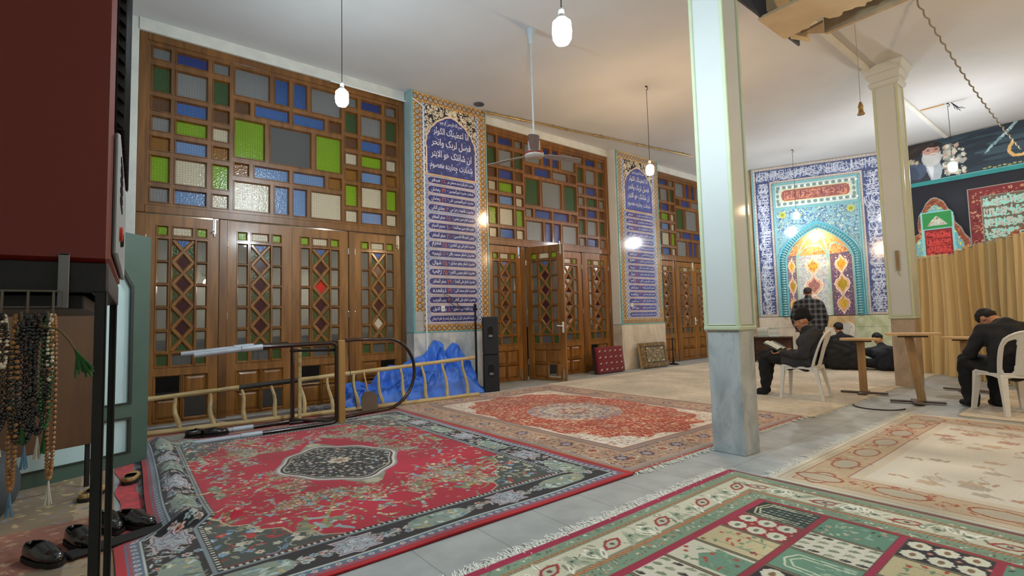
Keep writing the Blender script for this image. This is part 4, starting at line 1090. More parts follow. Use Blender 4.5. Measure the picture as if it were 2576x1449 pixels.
def orange_carpet():
    random.seed(41); x0, y0, w, h = -6.50, 2.99, 4.10, 2.98
    cv = Cv(w, h, .0065, '#b0563a'); red = '#b2401f'; tan = '#b99678'
    cv.rect(0, 0, w - .05, h, '#b06a48'); cv.rect(w - .06, 0, w, h, '#b03a1c'); cv.rect(0, h - .015, w, h, '#a8401f')
    def ring(i0, i1, col):
        cv.rect(i0, i0, w - i0, i1, col); cv.rect(i0, h - i1, w - i0, h - i0, col); cv.rect(i0, i0, i1, h - i0, col); cv.rect(w - i1, i0, w - i0, h - i0, col)
    ring(.02, .10, '#a8968a'); ring(.035, .045, '#6a4038'); ring(.085, .10, '#c2a68c'); ring(.10, .42, tan); ring(.40, .415, '#6a4038'); ring(.415, .48, '#a39388'); ring(.48, .50, '#a8623f')
    bc = ['#d2bfa6', '#8c4c3a', '#5f5a72', '#c08a6a', '#8f8a98', '#3f3648', '#d9cbb4', '#a8583e']
    for (a0, b0, a1, b1) in ((.06, .06, w - .08, .40), (.06, h - .40, w - .08, h - .06), (.06, .3, .40, h - .3), (w - .40, .3, w - .08, h - .3)):
        dense_flowers(cv, a0, b0, a1, b1, .038, bc, '#4a2f30')
    n = 12
    for k in range(n):
        for (a, b) in ((.3 + k * (w - .6) / (n - 1), .25), (.3 + k * (w - .6) / (n - 1), h - .25), (.25, .3 + k * (h - .6) / (n - 1)), (w - .25, .3 + k * (h - .6) / (n - 1))):
            cv.petal(a, b, .07, 8, .3, '#4c3c52' if k % 2 else '#c9b49a'); cv.petal(a, b, .045, 6, .3, '#a99a9c' if k % 2 else '#a4553c')
    for b in (.44, .46): ring(b, b + .005, '#7a5248')
    cv.rect(.5, .5, w - .5, h - .5, '#ddd2c0'); cv.clip = (cv.A[None] > .5) & (cv.A[None] < w - .5) & (cv.B[:, None] > .5) & (cv.B[:, None] < h - .5)
    dense_flowers(cv, .5, .5, w - .5, h - .5, .042, ['#eee6d6', '#c58a6a', '#b9a08c', '#f0eadc', '#a8583e'], None, leafc=['#c58a6a', '#a8583e', '#efe8da'])
    ca, cb = w / 2, h / 2
    blob_ = [(ca + 1.50 * (1 + .035 * math.cos(16 * t)) * math.copysign(abs(math.cos(t)) ** .75, math.cos(t)), cb + .98 * (1 + .035 * math.cos(16 * t)) * math.copysign(abs(math.sin(t)) ** .75, math.sin(t))) for t in np.linspace(0, 2 * PI, 200)]
    cv.poly(blob_, red); cv.clip = cv.inpoly(blob_) & cv.clip
    dense_flowers(cv, .5, .5, w - .5, h - .5, .040, ['#d9b494', '#c98a66', '#8f3a22', '#e2cdb0', '#8a8088', '#d07a50'], None, (.45, .9), leafc=['#d9a882', '#8f3018', '#c9906a', '#e0c8a8'])
    arabesque(cv, .6, .6, w - .6, h - .6, 150, ['#ddb896', '#c9805a'], '#d9a882', (.05, .10))
    cv.clip = None
    for k in range(60):
        t = k * 2 * PI / 60; cv.petal(ca + .54 * math.cos(t), cb + .54 * math.sin(t), .05, 5, .3, random.choice(('#cbb9a6', '#a89a94', '#b87f62', '#8f8794')))
    for R, c, nn in ((.50, '#bfae9f', 32), (.43, '#8d8590', 32), (.38, '#c4b3a2', 24), (.26, '#b0a09a', 24), (.20, '#b86a50', 16), (.12, '#c9a890', 12)):
        cv.petal(ca, cb, R, nn, .12, c)
        for k in range(nn * 2):
            t = k * PI / nn; cv.petal(ca + R * .85 * math.cos(t), cb + R * .85 * math.sin(t), .022, 4, .3, random.choice(('#e0d4c2', '#9a5f4a', '#6f6a7c', '#c9b8a4')))
    cv.noise(.08, .3)
    org = (x0 + w / 2, y0 + h / 2, 0); t = thing('orange_carpet', 'rust orange Persian carpet with round pale medallion and white fringe on the aisle side', 'carpet', org)
    grid_obj('pile', cv, lambda A, B: (x0 + A, y0 + B, .012 + .002 * np.sin(A * 4) * np.sin(B * 3)), M_carpet, t, skirt='#7a3018', origin=org).location = (0, 0, 0)
    fringe(t, w / 2 + 0, -h / 2 + .03, h / 2, 1, .075, 420, seed=4); fringe(t, -w / 2, -h / 2 + 1.6, h / 2, -1, .05, 200, seed=5)
orange_carpet()

def garden_carpet():
    random.seed(51); x0, y0, w, h = -1.965, -.45, 3.02, 4.02
    cv = Cv(w, h, .005, '#a9ad93'); mg = '#a3204a'; rr = '#9a3038'
    cv.rect(0, 0, w, h, '#8f9a7e'); cv.rect(0, 0, .05, h, mg); cv.rect(w - .05, 0, w, h, mg); cv.rect(0, h - .022, w, h, '#7d2a30'); cv.rect(0, 0, w, .022, '#7d2a30')
    g1, g2, iv, br, or_ = '#7f9a82', '#5f7f68', '#d9d9c4', '#5a4a3a', '#c58a5e'
    def ring(i0, i1, col, k=1.0):
        cv.rect(i0, i0 * k, w - i0, i1 * k, col); cv.rect(i0, h - i1 * k, w - i0, h - i0 * k, col); cv.rect(i0, i0 * k, i1, h - i0 * k, col); cv.rect(w - i1, i0 * k, w - i0, h - i0 * k, col)
    ring(.05, .11, g1); ring(.11, .125, or_); ring(.125, .14, '#8b9078'); ring(.14, .30, '#d3d2ba'); ring(.30, .315, '#8b9078'); ring(.315, .34, or_); ring(.34, .425, g1); ring(.425, .45, rr)
    for i0, i1, st, cc in ((.055, .105, .026, [iv, '#4f6f58', '#c9977a', '#dfe0cf', '#6f8f78']), (.345, .42, .028, [iv, '#4f6f58', '#c98f70', '#dfe0cf', '#6f8f78']), (.15, .295, .060, [iv, '#8d9a80', '#b9bda4', '#efeede', '#a9a890', '#7f937c'])):
        for (a0, b0, a1, b1) in ((i0, i0, w - i0, i1), (i0, h - i1, w - i0, h - i0), (i0, i0, i1, h - i0), (w - i1, i0, w - i0, h - i0)):
            dense_flowers(cv, a0, b0, a1, b1, st, cc, br)
    def tk(a0, b0, a1, b1, st, vert):
        n = int(((b1 - b0) if vert else (a1 - a0)) / st)
        for k in range(n):
            t = (k + .5) * st
            if vert: cv.line([(a0, b0 + t), (a1, b0 + t + .012)], .005, br)
            else: cv.line([(a0 + t, b0), (a0 + t + .012, b1)], .005, br)
    for i0, i1 in ((.11, .125), (.315, .34)):
        tk(i0, i0, i1, h - i0, .022, True); tk(w - i1, i0, w - i0, h - i0, .022, True); tk(i0, h - i1, w - i0, h - i0, .022, False); tk(i0, i0, w - i0, i1, .022, False)
    # eye-shaped red figures and big leaves in the main border
    def eye(a, b, vert):
        ang = PI / 2 if vert else 0
        lens = lambda f: [(a + f * (x * math.cos(ang + .35) - y * math.sin(ang + .35)), b + f * (x * math.sin(ang + .35) + y * math.cos(ang + .35))) for x, y in ((-.085, 0), (-.05, .028), (-.01, .042), (.04, .034), (.085, 0), (.05, -.028), (.01, -.042), (-.04, -.034))]
        cv.poly(lens(1.0), '#a03634'); cv.poly(lens(.66), '#bcc6ac'); cv.petal(a, b, .016, 5, .3, '#6f4a50')
    def palm(a, b, vert, s_):
        for q in range(5):
            d = (q - 2) * .022; A, B = (a + d, b + .02 * abs(q - 2)) if not vert else (a + .02 * abs(q - 2), b + d)
            cv.leaf(A, B, .11, .032, (PI / 2 if not vert else 0) + s_ * .3 * (q - 2), random.choice((iv, '#efeede', '#a9b59a'))); cv.leaf(A, B, .05, .010, (PI / 2 if not vert else 0) + s_ * .3 * (q - 2), '#7f8a70')
        cv.ell(a, b, .03, .018, '#8fa48a', 0 if not vert else PI / 2); cv.ell(a, b, .010, .010, '#4a3a3a')
    n = 9
    for k in range(n):
        b = .32 + k * (h - .64) / (n - 1)
        for a in (.225, w - .225):
            eye(a, b, True)
            if k < n - 1: palm(a, b + .14, True, 1); palm(a, b + .27, True, -1)
    n = 7
    for k in range(n):
        a = .32 + k * (w - .64) / (n - 1)
        for b in (.225, h - .225):
            eye(a, b, False)
            if k < n - 1: palm(a + .13, b, False, 1); palm(a + .25, b, False, -1)
    # compartments
    f = .45; nc = 6; cw = (w - 2 * f + 0) / nc; nr = 12; ch = (h - 2 * f) / nr
    kinds = ['cypress', 'four', 'tree', 'vase', 'green', 'spots', 'arch']
    def cell(a0, b0, a1, b1, kd, tone):
        ac, bc = (a0 + a1) / 2, (b0 + b1) / 2; dx, dy = a1 - a0, b1 - b0
        if kd == 'cypress':
            cv.rect(a0, b0, a1, b1, '#1f2624' if tone else '#64907a'); 
            for i in range(7):
                for j in range(9): cv.leaf(a0 + dx * (.22 + j * .088), b0 + dy * (i + .5) / 7 , dx * .075, dy * .07, 0, random.choice(('#8ea79a', '#46645a', '#6f8f82')))
            for k in (0, 1): cv.line([(a0 + dx * .85, b0 + dy * (.1 + .08 * k)), (a0 + dx * (.15 + .07 * k), b0 + dy * (.12 + .08 * k)), (a0 + dx * (.06 + .06 * k), bc), (a0 + dx * (.15 + .07 * k), b1 - dy * (.12 + .08 * k)), (a0 + dx * .85, b1 - dy * (.1 + .08 * k))], .008, '#cfd2b0')
        elif kd == 'four':
            cv.rect(a0, b0, a1, b1, rr if tone else '#24222a')
            for i in (-1, 1):
                for j in (-1, 0, 1):
                    a, b = ac + j * dx * .31, bc + i * dy * .25; cv.ell(a, b, dx * .13, dy * .19, iv, 0); cv.petal(a, b, dx * .15, 9, .2, iv); cv.ell(a, b, dx * .04, dy * .09, '#6f7f6a' if tone else '#8a6a4a')
                    cv.petal(a + dx * .155, bc, .012, 4, .3, '#c98a78')
        elif kd in ('tree', 'vase'):
            bg = '#c9bd94' if kd == 'tree' else '#d8d6c0'; cv.rect(a0, b0, a1, b1, bg)
            if kd == 'vase': cv.poly([(a0 + dx * .3, bc), (a0 + dx * .5, b0 + dy * .1), (a1, b0 + dy * .12), (a1, b1 - dy * .12), (a0 + dx * .5, b1 - dy * .1)], '#6f9a84')
            for s_ in (-.24, .24):
                cv.line([(a1 - .01, bc + s_ * dy), (a0 + dx * .2, bc + s_ * dy * 1.1)], .007, '#6f8a66')
                for k in range(6): cv.leaf(a0 + dx * (.25 + k * .12), bc + s_ * dy + random.uniform(-.05, .05), .045, .014, random.uniform(.6, 2.4), random.choice(('#6f8f72', '#b8453c', '#8aa488')))
            for k in range(8): cv.petal(random.uniform(a0 + .02, a1 - .02), random.uniform(b0 + .02, b1 - .02), .014, 5, .4, random.choice(('#b8453c', '#6f8f72', '#7a5248')))
        elif kd == 'green':
            cv.rect(a0, b0, a1, b1, '#64907a'); 
            for k in range(34): cv.leaf(random.uniform(a0 + .02, a1 - .02), random.uniform(b0 + .02, b1 - .02), .03, .014, random.uniform(0, 3), random.choice(('#b9c7a6', '#31463c', '#c9a089', '#8fb09a')))
        elif kd == 'spots':
            cv.rect(a0, b0, a1, b1, '#dcdac8')
            for i in range(4):
                for j in range(5): cv.leaf(a0 + dx * (j + .5) / 5, b0 + dy * (i + .5) / 4, .05, .026, .2, random.choice(('#9fa78a', '#5a5f4c', '#7f8f74', '#3a3434'))); cv.line([(a0 + dx * (j + .2) / 5, b0 + dy * (i + .2) / 4), (a0 + dx * (j + .5) / 5, b0 + dy * (i + .8) / 4)], .004, '#8a8f76')
        else:
            cv.rect(a0, b0, a1, b1, '#6a957e')
            for k in (0, 1): cv.line([(a1 - dx * .1, b0 + dy * (.15 + .1 * k)), (a0 + dx * (.2 + .08 * k), b0 + dy * (.2 + .1 * k)), (a0 + dx * (.1 + .08 * k), bc), (a0 + dx * (.2 + .08 * k), b1 - dy * (.2 + .1 * k)), (a1 - dx * .1, b1 - dy * (.15 + .1 * k))], .009, '#d5dcc0')
            for _ in range(30): cv.leaf(random.uniform(ac, a1 - .02), random.uniform(b0 + .04, b1 - .04), .03, .007, 0, '#a9c4ae')
        cv.frame(a0, b0, a1, b1, .007, br)
    seq = [['cypress', 'four', 'tree', 'vase', 'spots', 'arch'], ['green', 'spots', 'arch', 'four', 'cypress', 'tree'], ['four', 'tree', 'green', 'spots', 'vase', 'arch'], ['green', 'cypress', 'spots', 'arch', 'tree', 'four']]
    for c in range(nc):
        for r in range(nr):
            kd = seq[c % 4][r % 6]; a0 = f + c * cw; b1 = h - f - r * ch
            cell(a0 + .012, b1 - ch + .004, a0 + cw - .012, b1 - .004, kd, (c + r) % 2 == (0 if kd != 'four' else 1))
    for c in range(nc + 1): cv.rect(f + c * cw - .016, f - .01, f + c * cw + .016, h - f + .01, '#a3284a' if c % 2 == 0 else '#9a2a40')
    cv.noise(.06, .3)
    org = (x0 + w / 2, y0 + h / 2, 0); t = thing('garden_carpet', 'green and ivory carpet divided into garden squares with crimson strips, nearest the camera', 'carpet', org)
    grid_obj('pile', cv, lambda A, B: (x0 + A + .006 * np.sin(B * 3), y0 + B, .013 + .002 * np.sin(A * 4) * np.sin(B * 3)), M_carpet, t, skirt='#5a1c2a', origin=org).location = (0, 0, 0)
    fringe(t, -w / 2, -h / 2 + .6, h / 2 - .02, -1, .095, 620, seed=8)
garden_carpet()

def cream_carpet(name, label, x0, y0, w, h, seed, res, fr, plain=False):
    random.seed(seed); cv = Cv(w, h, res, '#cdc3ae' if plain else '#cfc8b6')
    if not plain:
        def ring(i0, i1, col):
            cv.rect(i0, i0, w - i0, i1, col); cv.rect(i0, h - i1, w - i0, h - i0, col); cv.rect(i0, i0, i1, h - i0, col); cv.rect(w - i1, i0, w - i0, h - i0, col)
        ring(0, .03, '#d9d2be'); ring(.03, .045, '#b9ad92'); ring(.06, .09, '#c9bb9c'); ring(.10, .112, '#a0523a'); ring(.112, .36, '#c2ac8c'); ring(.355, .367, '#a0523a'); ring(.39, .44, '#d3c8b0')
        for (a0, b0, a1, b1) in ((.12, .12, w - .12, .35), (.12, h - .35, w - .12, h - .12), (.12, .12, .35, h - .12), (w - .35, .12, w - .12, h - .12)):
            dense_flowers(cv, a0, b0, a1, b1, .06, ['#cfc4a8', '#a8603f', '#b8a684', '#c9b594'], None); arabesque(cv, a0, b0, a1, b1, 26, ['#a8522f', '#c4b08c'], '#a4502f', (.05, .10))
        for (L, vert) in ((h, True), (w, False)):
            n = int(L / .42)
            for k in range(n):
                for e in (.235, (w if vert else h) - .235):
                    a, b = (e, (k + .5) * L / n) if vert else ((k + .5) * L / n, e)
                    cv.ell(a, b, .085 if vert else .15, .15 if vert else .085, '#a0522f'); cv.ell(a, b, .07 if vert else .13, .13 if vert else .07, '#b9b09a')
        cv.rect(.44, .44, w - .44, h - .44, '#d9d4c4')
        for _ in range(int((w - .9) * (h - .9) * 26)):
            a, b = random.uniform(.5, w - .5), random.uniform(.5, h - .5); cc = random.choice(('#b5ab98', '#c4ad90', '#a8a090', '#c9bfae', '#b89078'))
            cv.petal(a, b, random.uniform(.02, .07), 5, .4, cc, 0, 1.3); cv.leaf(a + .06, b, .09, .025, random.uniform(0, 3), cc)
            if random.random() < .4: cv.line([(a + .03 * math.cos(q * .7), b + .03 * q) for q in range(7)], .006, '#a3967e')
    else:
        def ring(i0, i1, col):
            cv.rect(i0, i0, w - i0, i1, col); cv.rect(i0, h - i1, w - i0, h - i0, col); cv.rect(i0, i0, i1, h - i0, col); cv.rect(w - i1, i0, w - i0, h - i0, col)
        ring(0, .04, '#d3c6aa'); ring(.35, .37, '#c2ac86')
        dense_flowers(cv, .05, .05, w - .05, h - .05, .075, ['#c9bda6', '#d6cdbb', '#bfb095', '#dad3c4', '#c7b294', '#bdb09a'], None)
        for k in range(int(h / .24)): cv.line([(x_, k * .24 + .03 * math.sin(x_ * 5 + k)) for x_ in np.arange(0, w, .08)], .012, '#c0aa84')
    cv.noise(.10, .35)
    org = (x0 + w / 2, y0 + h / 2, 0); t = thing(name, label, 'carpet', org)
    grid_obj('pile', cv, lambda A, B: (x0 + A, y0 + B, .011 + .003 * np.sin(A * 3) * np.sin(B * 4)), M_carpet, t, skirt='#8a7a5c', origin=org).location = (0, 0, 0)
    if fr == 'L': fringe(t, -w / 2, -h / 2, h / 2, -1, .09, 500, seed=seed)
    if fr == 'R': fringe(t, w / 2, -h / 2, h / 2, 1, .07, 300, seed=seed)
cream_carpet('cream_carpet', 'cream floral carpet with rust oval border beyond the garden carpet on the right', -1.69, 3.60, 3.2, 3.3, 61, .008, 'L')
cream_carpet('beige_carpet', 'plain beige carpet under the chair of the man reading', -6.62, 5.99, 4.3, 3.02, 62, .012, 'R', True)
cream_carpet('beige_carpet', 'plain beige carpet in front of the prayer niche under the men sitting on the floor', -6.62, 9.03, 4.3, 2.95, 63, .014, 'R', True)
cream_carpet('beige_carpet', 'plain beige carpet under the white chair on the right', -1.3, 7.1, 3.4, 2.6, 64, .014, None, True)

# worn rugs near the green door panel and the wall
def small_rug(label, x0, y0, w, h, seed, base, cols, rz=0.0, diam=False, res=.01):
    random.seed(seed); cv = Cv(w, h, res, base)
    if diam:
        cv.rect(0, 0, w, h, '#94443f'); cv.rect(0, 0, w * .45, h, '#4a3a34')
        for k in range(int(h / .42)):
            b = .2 + k * .42
            for a in (w * .3, w * .72): cv.poly([(a - .11, b), (a, b - .16), (a + .11, b), (a, b + .16)], '#33312f'); cv.poly([(a - .06, b), (a, b - .09), (a + .06, b), (a, b + .09)], '#7f6a62'); cv.poly([(a - .03, b), (a, b - .04), (a + .03, b), (a, b + .04)], '#a34a44')
            for a in (w * .5, w * .1, w * .92): cv.leaf(a, b + .2, .12, .05, .6, random.choice(('#4a4744', '#c08a80')))
        cv.rect(w - .09, 0, w, h, '#8c5a48'); cv.rect(w - .06, 0, w - .03, h, '#c9a68a')
    else:
        for k, c in enumerate(('#8d7552', '#9c8a6e', '#77674c')): cv.rect(.10 * k, .10 * k, w - .10 * k, h - .10 * k, c)
        dense_flowers(cv, 0, 0, w, h, .07, cols, None)
        for a in (.32, .52, w - .5): cv.rect(a, 0, a + .02, h, '#b9a27c')
        cv.rect(w * .55, 0, w * .75, h, '#8a4f3c'); dense_flowers(cv, w * .55, 0, w * .75, h, .06, ['#9a6a4c', '#a98a66', '#7d4434'], None)
    cv.noise(.15, .3)
    org = (x0 + w / 2, y0 + h / 2, 0)
    o = grid_obj('rug', cv, lambda A, B: (x0 + A, y0 + B, .006 + .002 * np.sin(A * 6) * np.sin(B * 5)), M_carpet, skirt='#4a3a2a', origin=org)
    o.rotation_euler = (0, 0, rz); return tag(o, label, 'rug')
small_rug('worn brown patterned rug under the shoes at the lower left', -6.1, -2.0, 3.6, 2.02, 71, '#8d7552', ['#a08a66', '#8a6a5c', '#6f6f7c', '#b39a6c', '#7d5a44', '#93876f'])
small_rug('salmon pink rug with dark diamonds lying under the wooden ladder', -7.20, .22, 1.03, 2.76, 72, '#8a4440', [], diam=True)

# ================================================================== columns
M_colp = P('column_panel_paint', '#c9d0cf', 0.45, var=.03, scale=2, coat=.2)
M_colf = P('column_frame_paint', '#c3cfb0', 0.4, var=.05, scale=6, coat=.2)
M_colm = marble('column_marble', '#bcc4c6', '#98a4a8', '#6f7b80', 1.5)
def column(label, x0, x1, y0, y1, top, marb):
    cx, cy = (x0 + x1) / 2, (y0 + y1) / 2; hx_, hy = (x1 - x0) / 2, (y1 - y0) / 2
    t = thing('column', label, 'column', (cx, cy, 0)); zb = 1.02
    q = MB(); q.cbox(-hx_, hx_, -hy, hy, 0, zb, .004); q.build('marble_base', marb, t)
    e = .018; q = MB(); q.box(-hx_ - e * .3, hx_ + e * .3, -hy - e * .3, hy + e * .3, zb, H); q.build('shaft', M_colp, t)
    q = MB(); fw = .035
    for sx in (-1, 1):
        for sy in (-1, 1):
            ax, ay = sx * (hx_ + e), sy * (hy + e)
            q.cbox(min(ax, ax - sx * fw), max(ax, ax - sx * fw), min(ay, ay - sy * fw), max(ay, ay - sy * fw), zb, H - .001, .006)
    for z0, z1 in ((zb - .002, zb + .035), (H - .05, H - .002)):
        q.cbox(-hx_ - e * 1.2, hx_ + e * 1.2, -hy - e * 1.2, hy + e * 1.2, z0, z1, .008)
    for z0, z1 in ((zb + .04, zb + .05),):
        q.cbox(-hx_ - e * .8, hx_ + e * .8, -hy - e * .8, hy + e * .8, z0, z1, .003)
    q.build('corner_frame', M_colf, t)
    if top:
        q = MB(); zs = [(H - .34, .020), (H - .32, .045), (H - .26, .055), (H - .24, .030), (H - .20, .055), (H - .14, .085), (H - .12, .075), (H - .06, .11), (H - .02, .13), (H - .002, .13)]
        v = []; f = []
        for z, o_ in zs: v += [(-hx_ - o_, -hy - o_, z), (hx_ + o_, -hy - o_, z), (hx_ + o_, hy + o_, z), (-hx_ - o_, hy + o_, z)]
        for i in range(len(zs) - 1):
            for k in range(4): f.append((i * 4 + k, i * 4 + (k + 1) % 4, i * 4 + 4 + (k + 1) % 4, i * 4 + 4 + k))
        f += [(3, 2, 1, 0), tuple(len(v) - 4 + k for k in range(4))]
        q.add(v, f); q.build('capital', M_colp, t)
    return t
column('square column with pale panel and grey marble base standing between the carpets', -2.345, -2.065, 4.01, 4.26, True, M_colm)
c2 = column('farther square column with stepped capital and beige marble base beside the small tables', -2.39, -2.10, 9.27, 9.56, True, marble('beige_column_marble', '#b8a896', '#a08f7d', '#84715f', 1.3))
q = MB(); q.box(-.02, .02, -.152 - .02, -.152, 1.75, 2.05); q.tube([(0, -.17, 1.75), (.01, -.175, 1.68), (.03, -.17, 1.66)], .004, 6)
o = q.build('metal_bracket', P('rusty_strip', '#8f7a5a', .6), None, origin=(0, 0, 0)); o.location = (-2.245, 9.415, 0); tag(o, 'thin rusty metal strip fixed on the face of the farther column', 'bracket')

# ================================================================== seats, tables
M_chair = P('white_plastic', '#d6d3ca', .42, var=.03, scale=8)
def plastic_chair(label, loc, rz):
    """monobloc chair; local +Y is the way the sitter faces; origin on the floor under the seat centre"""
    t = thing('plastic_chair', label, 'chair', loc, rz)
    # seat
    n = 22; A = np.linspace(-1, 1, n); mb = MB(); vs = []; 
    for j, v in enumerate(A):
        for i, u in enumerate(A):
            hw = .215 + .012 * v; x = u * hw; y = v * .215; z = .425 + .014 * (u * u + .4 * v * v) - .02 * (v < -.9) + .010 * v - .030 * max(0, abs(u) - .93) * 8 - .030 * max(0, v - .93) * 8
            vs.append((x, y, z))
    mb.add(vs, [(j * n + i, j * n + i + 1, (j + 1) * n + i + 1, (j + 1) * n + i) for j in range(n - 1) for i in range(n - 1)])
    o = mb.build('seat', M_chair, t, smooth=True); bake(o, [('SOLIDIFY', dict(thickness=.012, offset=-1))])
    # apron under the seat with arched lower edge
    q = MB()
    for (p, r) in (((-.21, .20), (.21, .20)), ((-.21, -.20), (.21, -.20)), ((-.21, -.20), (-.21, .20)), ((.21, -.20), (.21, .20))):
        N = 12; top = []; bot = []
        for i in range(N + 1):
            s = i / N; x = p[0] + (r[0] - p[0]) * s; y = p[1] + (r[1] - p[1]) * s; d = .030 + .045 * (abs(2 * s - 1) ** 3)
            top.append((x, y, .43)); bot.append((x, y, .43 - d))
        q.add(top + bot, [(i, i + 1, N + 2 + i, N + 1 + i) for i in range(N)])
    o = q.build('apron', M_chair, t); bake(o, [('SOLIDIFY', dict(thickness=.008, offset=0))])
    # back: shell with two tall openings and a ribbed splat
    nu, nv = 61, 49; vs = []; keep = []
    for j in range(nv):
        v = j / (nv - 1)
        for i in range(nu):
            u = -1 + 2 * i / (nu - 1)
            hw = .205 + .035 * math.sin(v * PI * .6) - .05 * max(0, v - .75) ** 1.2 * 2
            ztop = .47 - .075 * abs(u) ** 2.6
            x = u * hw; z = .415 + v * ztop; y = -.205 - .105 * v - .03 * v * v + .055 * u * u * (1 - .2 * v)
            if abs(u) < .40 and .12 < v < .88: y += .0025 * math.cos(u * 60)
            vs.append((x, y, z))
            inside = (((abs(u) - .66) / .20) ** 4 + ((v - .46) / .385) ** 4) < 1
            keep.append(not inside)
    f = [(j * nu + i, j * nu + i + 1, (j + 1) * nu + i + 1, (j + 1) * nu + i) for j in range(nv - 1) for i in range(nu - 1) if keep[j * nu + i] and keep[j * nu + i + 1] and keep[(j + 1) * nu + i] and keep[(j + 1) * nu + i + 1]]
    q = MB(); q.add(vs, f); o = q.build('backrest', M_chair, t, smooth=True)
    bake(o, [('SMOOTH', dict(factor=.5, iterations=3)), ('SOLIDIFY', dict(thickness=.014, offset=0))])
    # rolled rim round the back
    pts = []
    for k in range(41):
        s = k / 40
        if s < .38: v = s / .38; u = -1
        elif s > .62: v = (1 - s) / .38; u = 1
        else: v = 1; u = -1 + 2 * (s - .38) / .24
        hw = .205 + .035 * math.sin(v * PI * .6) - .05 * max(0, v - .75) ** 1.2 * 2
        ztop = .47 - .075 * abs(u) ** 2.6; pts.append((u * hw, -.205 - .105 * v - .03 * v * v + .055 * u * u * (1 - .2 * v), .415 + v * ztop))
    MB().tube(pts, .012, 8).build('back_rim', M_chair, t, smooth=True)
    for sx in (-1, 1):
        for sy in (-1, 1):
            x0, y0 = sx * .195, sy * .185; x1, y1 = sx * .235, (sy * .225 if sy > 0 else -.275)
            q = MB(); w0, w1 = .034, .021
            v = []
            for (x, y, z, w) in ((x0, y0, .43, w0), ((x0 + x1) / 2, (y0 + y1) / 2, .20, (w0 + w1) / 2 * .92), (x1, y1, 0, w1)):
                v += [(x - w * .8 * sx, y - w * .1 * sy, z), (x + w * .2 * sx, y - w * 1.0 * sy, z), (x + w * .5 * sx, y + w * .5 * sy, z), (x + w * .0, y + w * .6 * sy, z)] 
                v[-4:] = [(x - w, y - w * .7, z), (x + w, y - w * .7, z), (x + w, y + w * .7, z), (x - w, y + w * .7, z)]
            fs = []
            for L in range(2):
                for k in range(4): fs.append((L * 4 + k, L * 4 + (k + 1) % 4, L * 4 + 4 + (k + 1) % 4, L * 4 + 4 + k))
            fs += [(3, 2, 1, 0), (8, 9, 10, 11)]; q.add(v, fs); q.build('leg', M_chair, t)
    return t
plastic_chair('white plastic chair carrying the man with the black knitted cap', (-2.89, 7.27, .014), math.radians(99))
plastic_chair('white plastic chair cut by the right edge of the photo, carrying the stooping man', (-.93, 7.62, .014), math.radians(40))
plastic_chair('white plastic chair seen behind the men sitting on the floor', (-4.15, 12.15, .014), math.radians(150))

M_pine = WOOD('raw_pine', '#c49c68', '#dcb884', rough=.6, coat=.05, stretch=(3, 3, 3))
M_pine_d = WOOD('worn_pine', '#a07a4c', '#c49c6a', rough=.6, coat=.05, stretch=(10, 10, 1))
M_dwood = P('dark_stained_foot', '#5d5148', .6, var=.2)
def prayer_table(label, loc, rz, ht, L, Wd, post=.045, foot=M_dwood, band=False, slant=0.0):
    t = thing('small_table', label, 'table', loc, rz)
    q = MB(); c = .04; pl = [(-L + c, -Wd), (L - c, -Wd), (L, -Wd + c), (L, Wd - c * 2), (L - c * 3, Wd), (-L + c * 3, Wd), (-L, Wd - c * 2), (-L, -Wd + c)]
    q.prism([(a, b, ht - .028) for a, b in pl], (0, 0, .028)); q.build('table_top', M_pine, t)
    q = MB(); q.cbox(-L * .55, L * .55, -.02, .02, ht - .055, ht - .028, .004); q.cbox(-.02, .02, -Wd * .7, Wd * .7, ht - .055, ht - .03, .004); q.build('crosspiece', M_dwood, t)
    q = MB(); q.cbox(-post, post, -.024, .024, .0, ht - .07, .004, M=Matrix.Translation((slant * .5, 0, .021)) @ Matrix.Rotation(-slant / ht, 4, 'Y')); po_ = q.build('post', M_pine_d, t)
    if band: q = MB(); q.cbox(-post - .003, post + .003, -.028, .028, .26, .42, .003); q.build('tape_band', P('black_tape', '#22242a', .5), po_)
    q = MB(); q.cbox(-.27, .27, -.035, .035, 0, .022, .004); q.cbox(-.05, .05, -.2, .2, 0, .02, .004); q.build('foot', foot, t)
    return t
prayer_table('small wooden prayer table with thin dark foot, left of the farther column', (-2.47, 8.16, .014), math.radians(10), .76, .23, .15)
prayer_table('small wooden prayer table with slanting post, before the base of the farther column', (-1.78, 7.72, .014), math.radians(18), .85, .27, .15, .042, slant=.09)
prayer_table('small wooden prayer table with a black band round its post, next to the stooping man', (-1.56, 9.25, .014), math.radians(-8), .74, .24, .15, band=True)

# ================================================================== people
def capsule(mb, p0, p1, r0, r1, n=14):
    p0, p1 = Vector(p0), Vector(p1); d = (p1 - p0); L = d.length; d = d / L if L > 1e-6 else Vector((0, 0, 1))
    u = d.orthogonal().normalized(); w = d.cross(u); rings = []
    for a in (-80, -55, -28, 0): rings.append((p0 + d * (math.sin(math.radians(a)) * r0), r0 * math.cos(math.radians(a))))
    for a in (0, 28, 55, 80): rings.append((p1 + d * (math.sin(math.radians(a)) * r1), r1 * math.cos(math.radians(a))))
    vs = []; fs = []
    for c, r in rings:
        for k in range(n): t = 2 * PI * k / n; vs.append(c + (u * math.cos(t) + w * math.sin(t)) * r)
    for i in range(len(rings) - 1):
        for k in range(n): fs.append((i * n + k, i * n + (k + 1) % n, (i + 1) * n + (k + 1) % n, (i + 1) * n + k))
    fs.append(tuple(range(n))[::-1]); fs.append(tuple((len(rings) - 1) * n + k for k in range(n)))
    mb.add(vs, fs)
def limb(mb, pts, rs):
    for i in range(len(pts) - 1): capsule(mb, pts[i], pts[i + 1], rs[i], rs[i + 1])
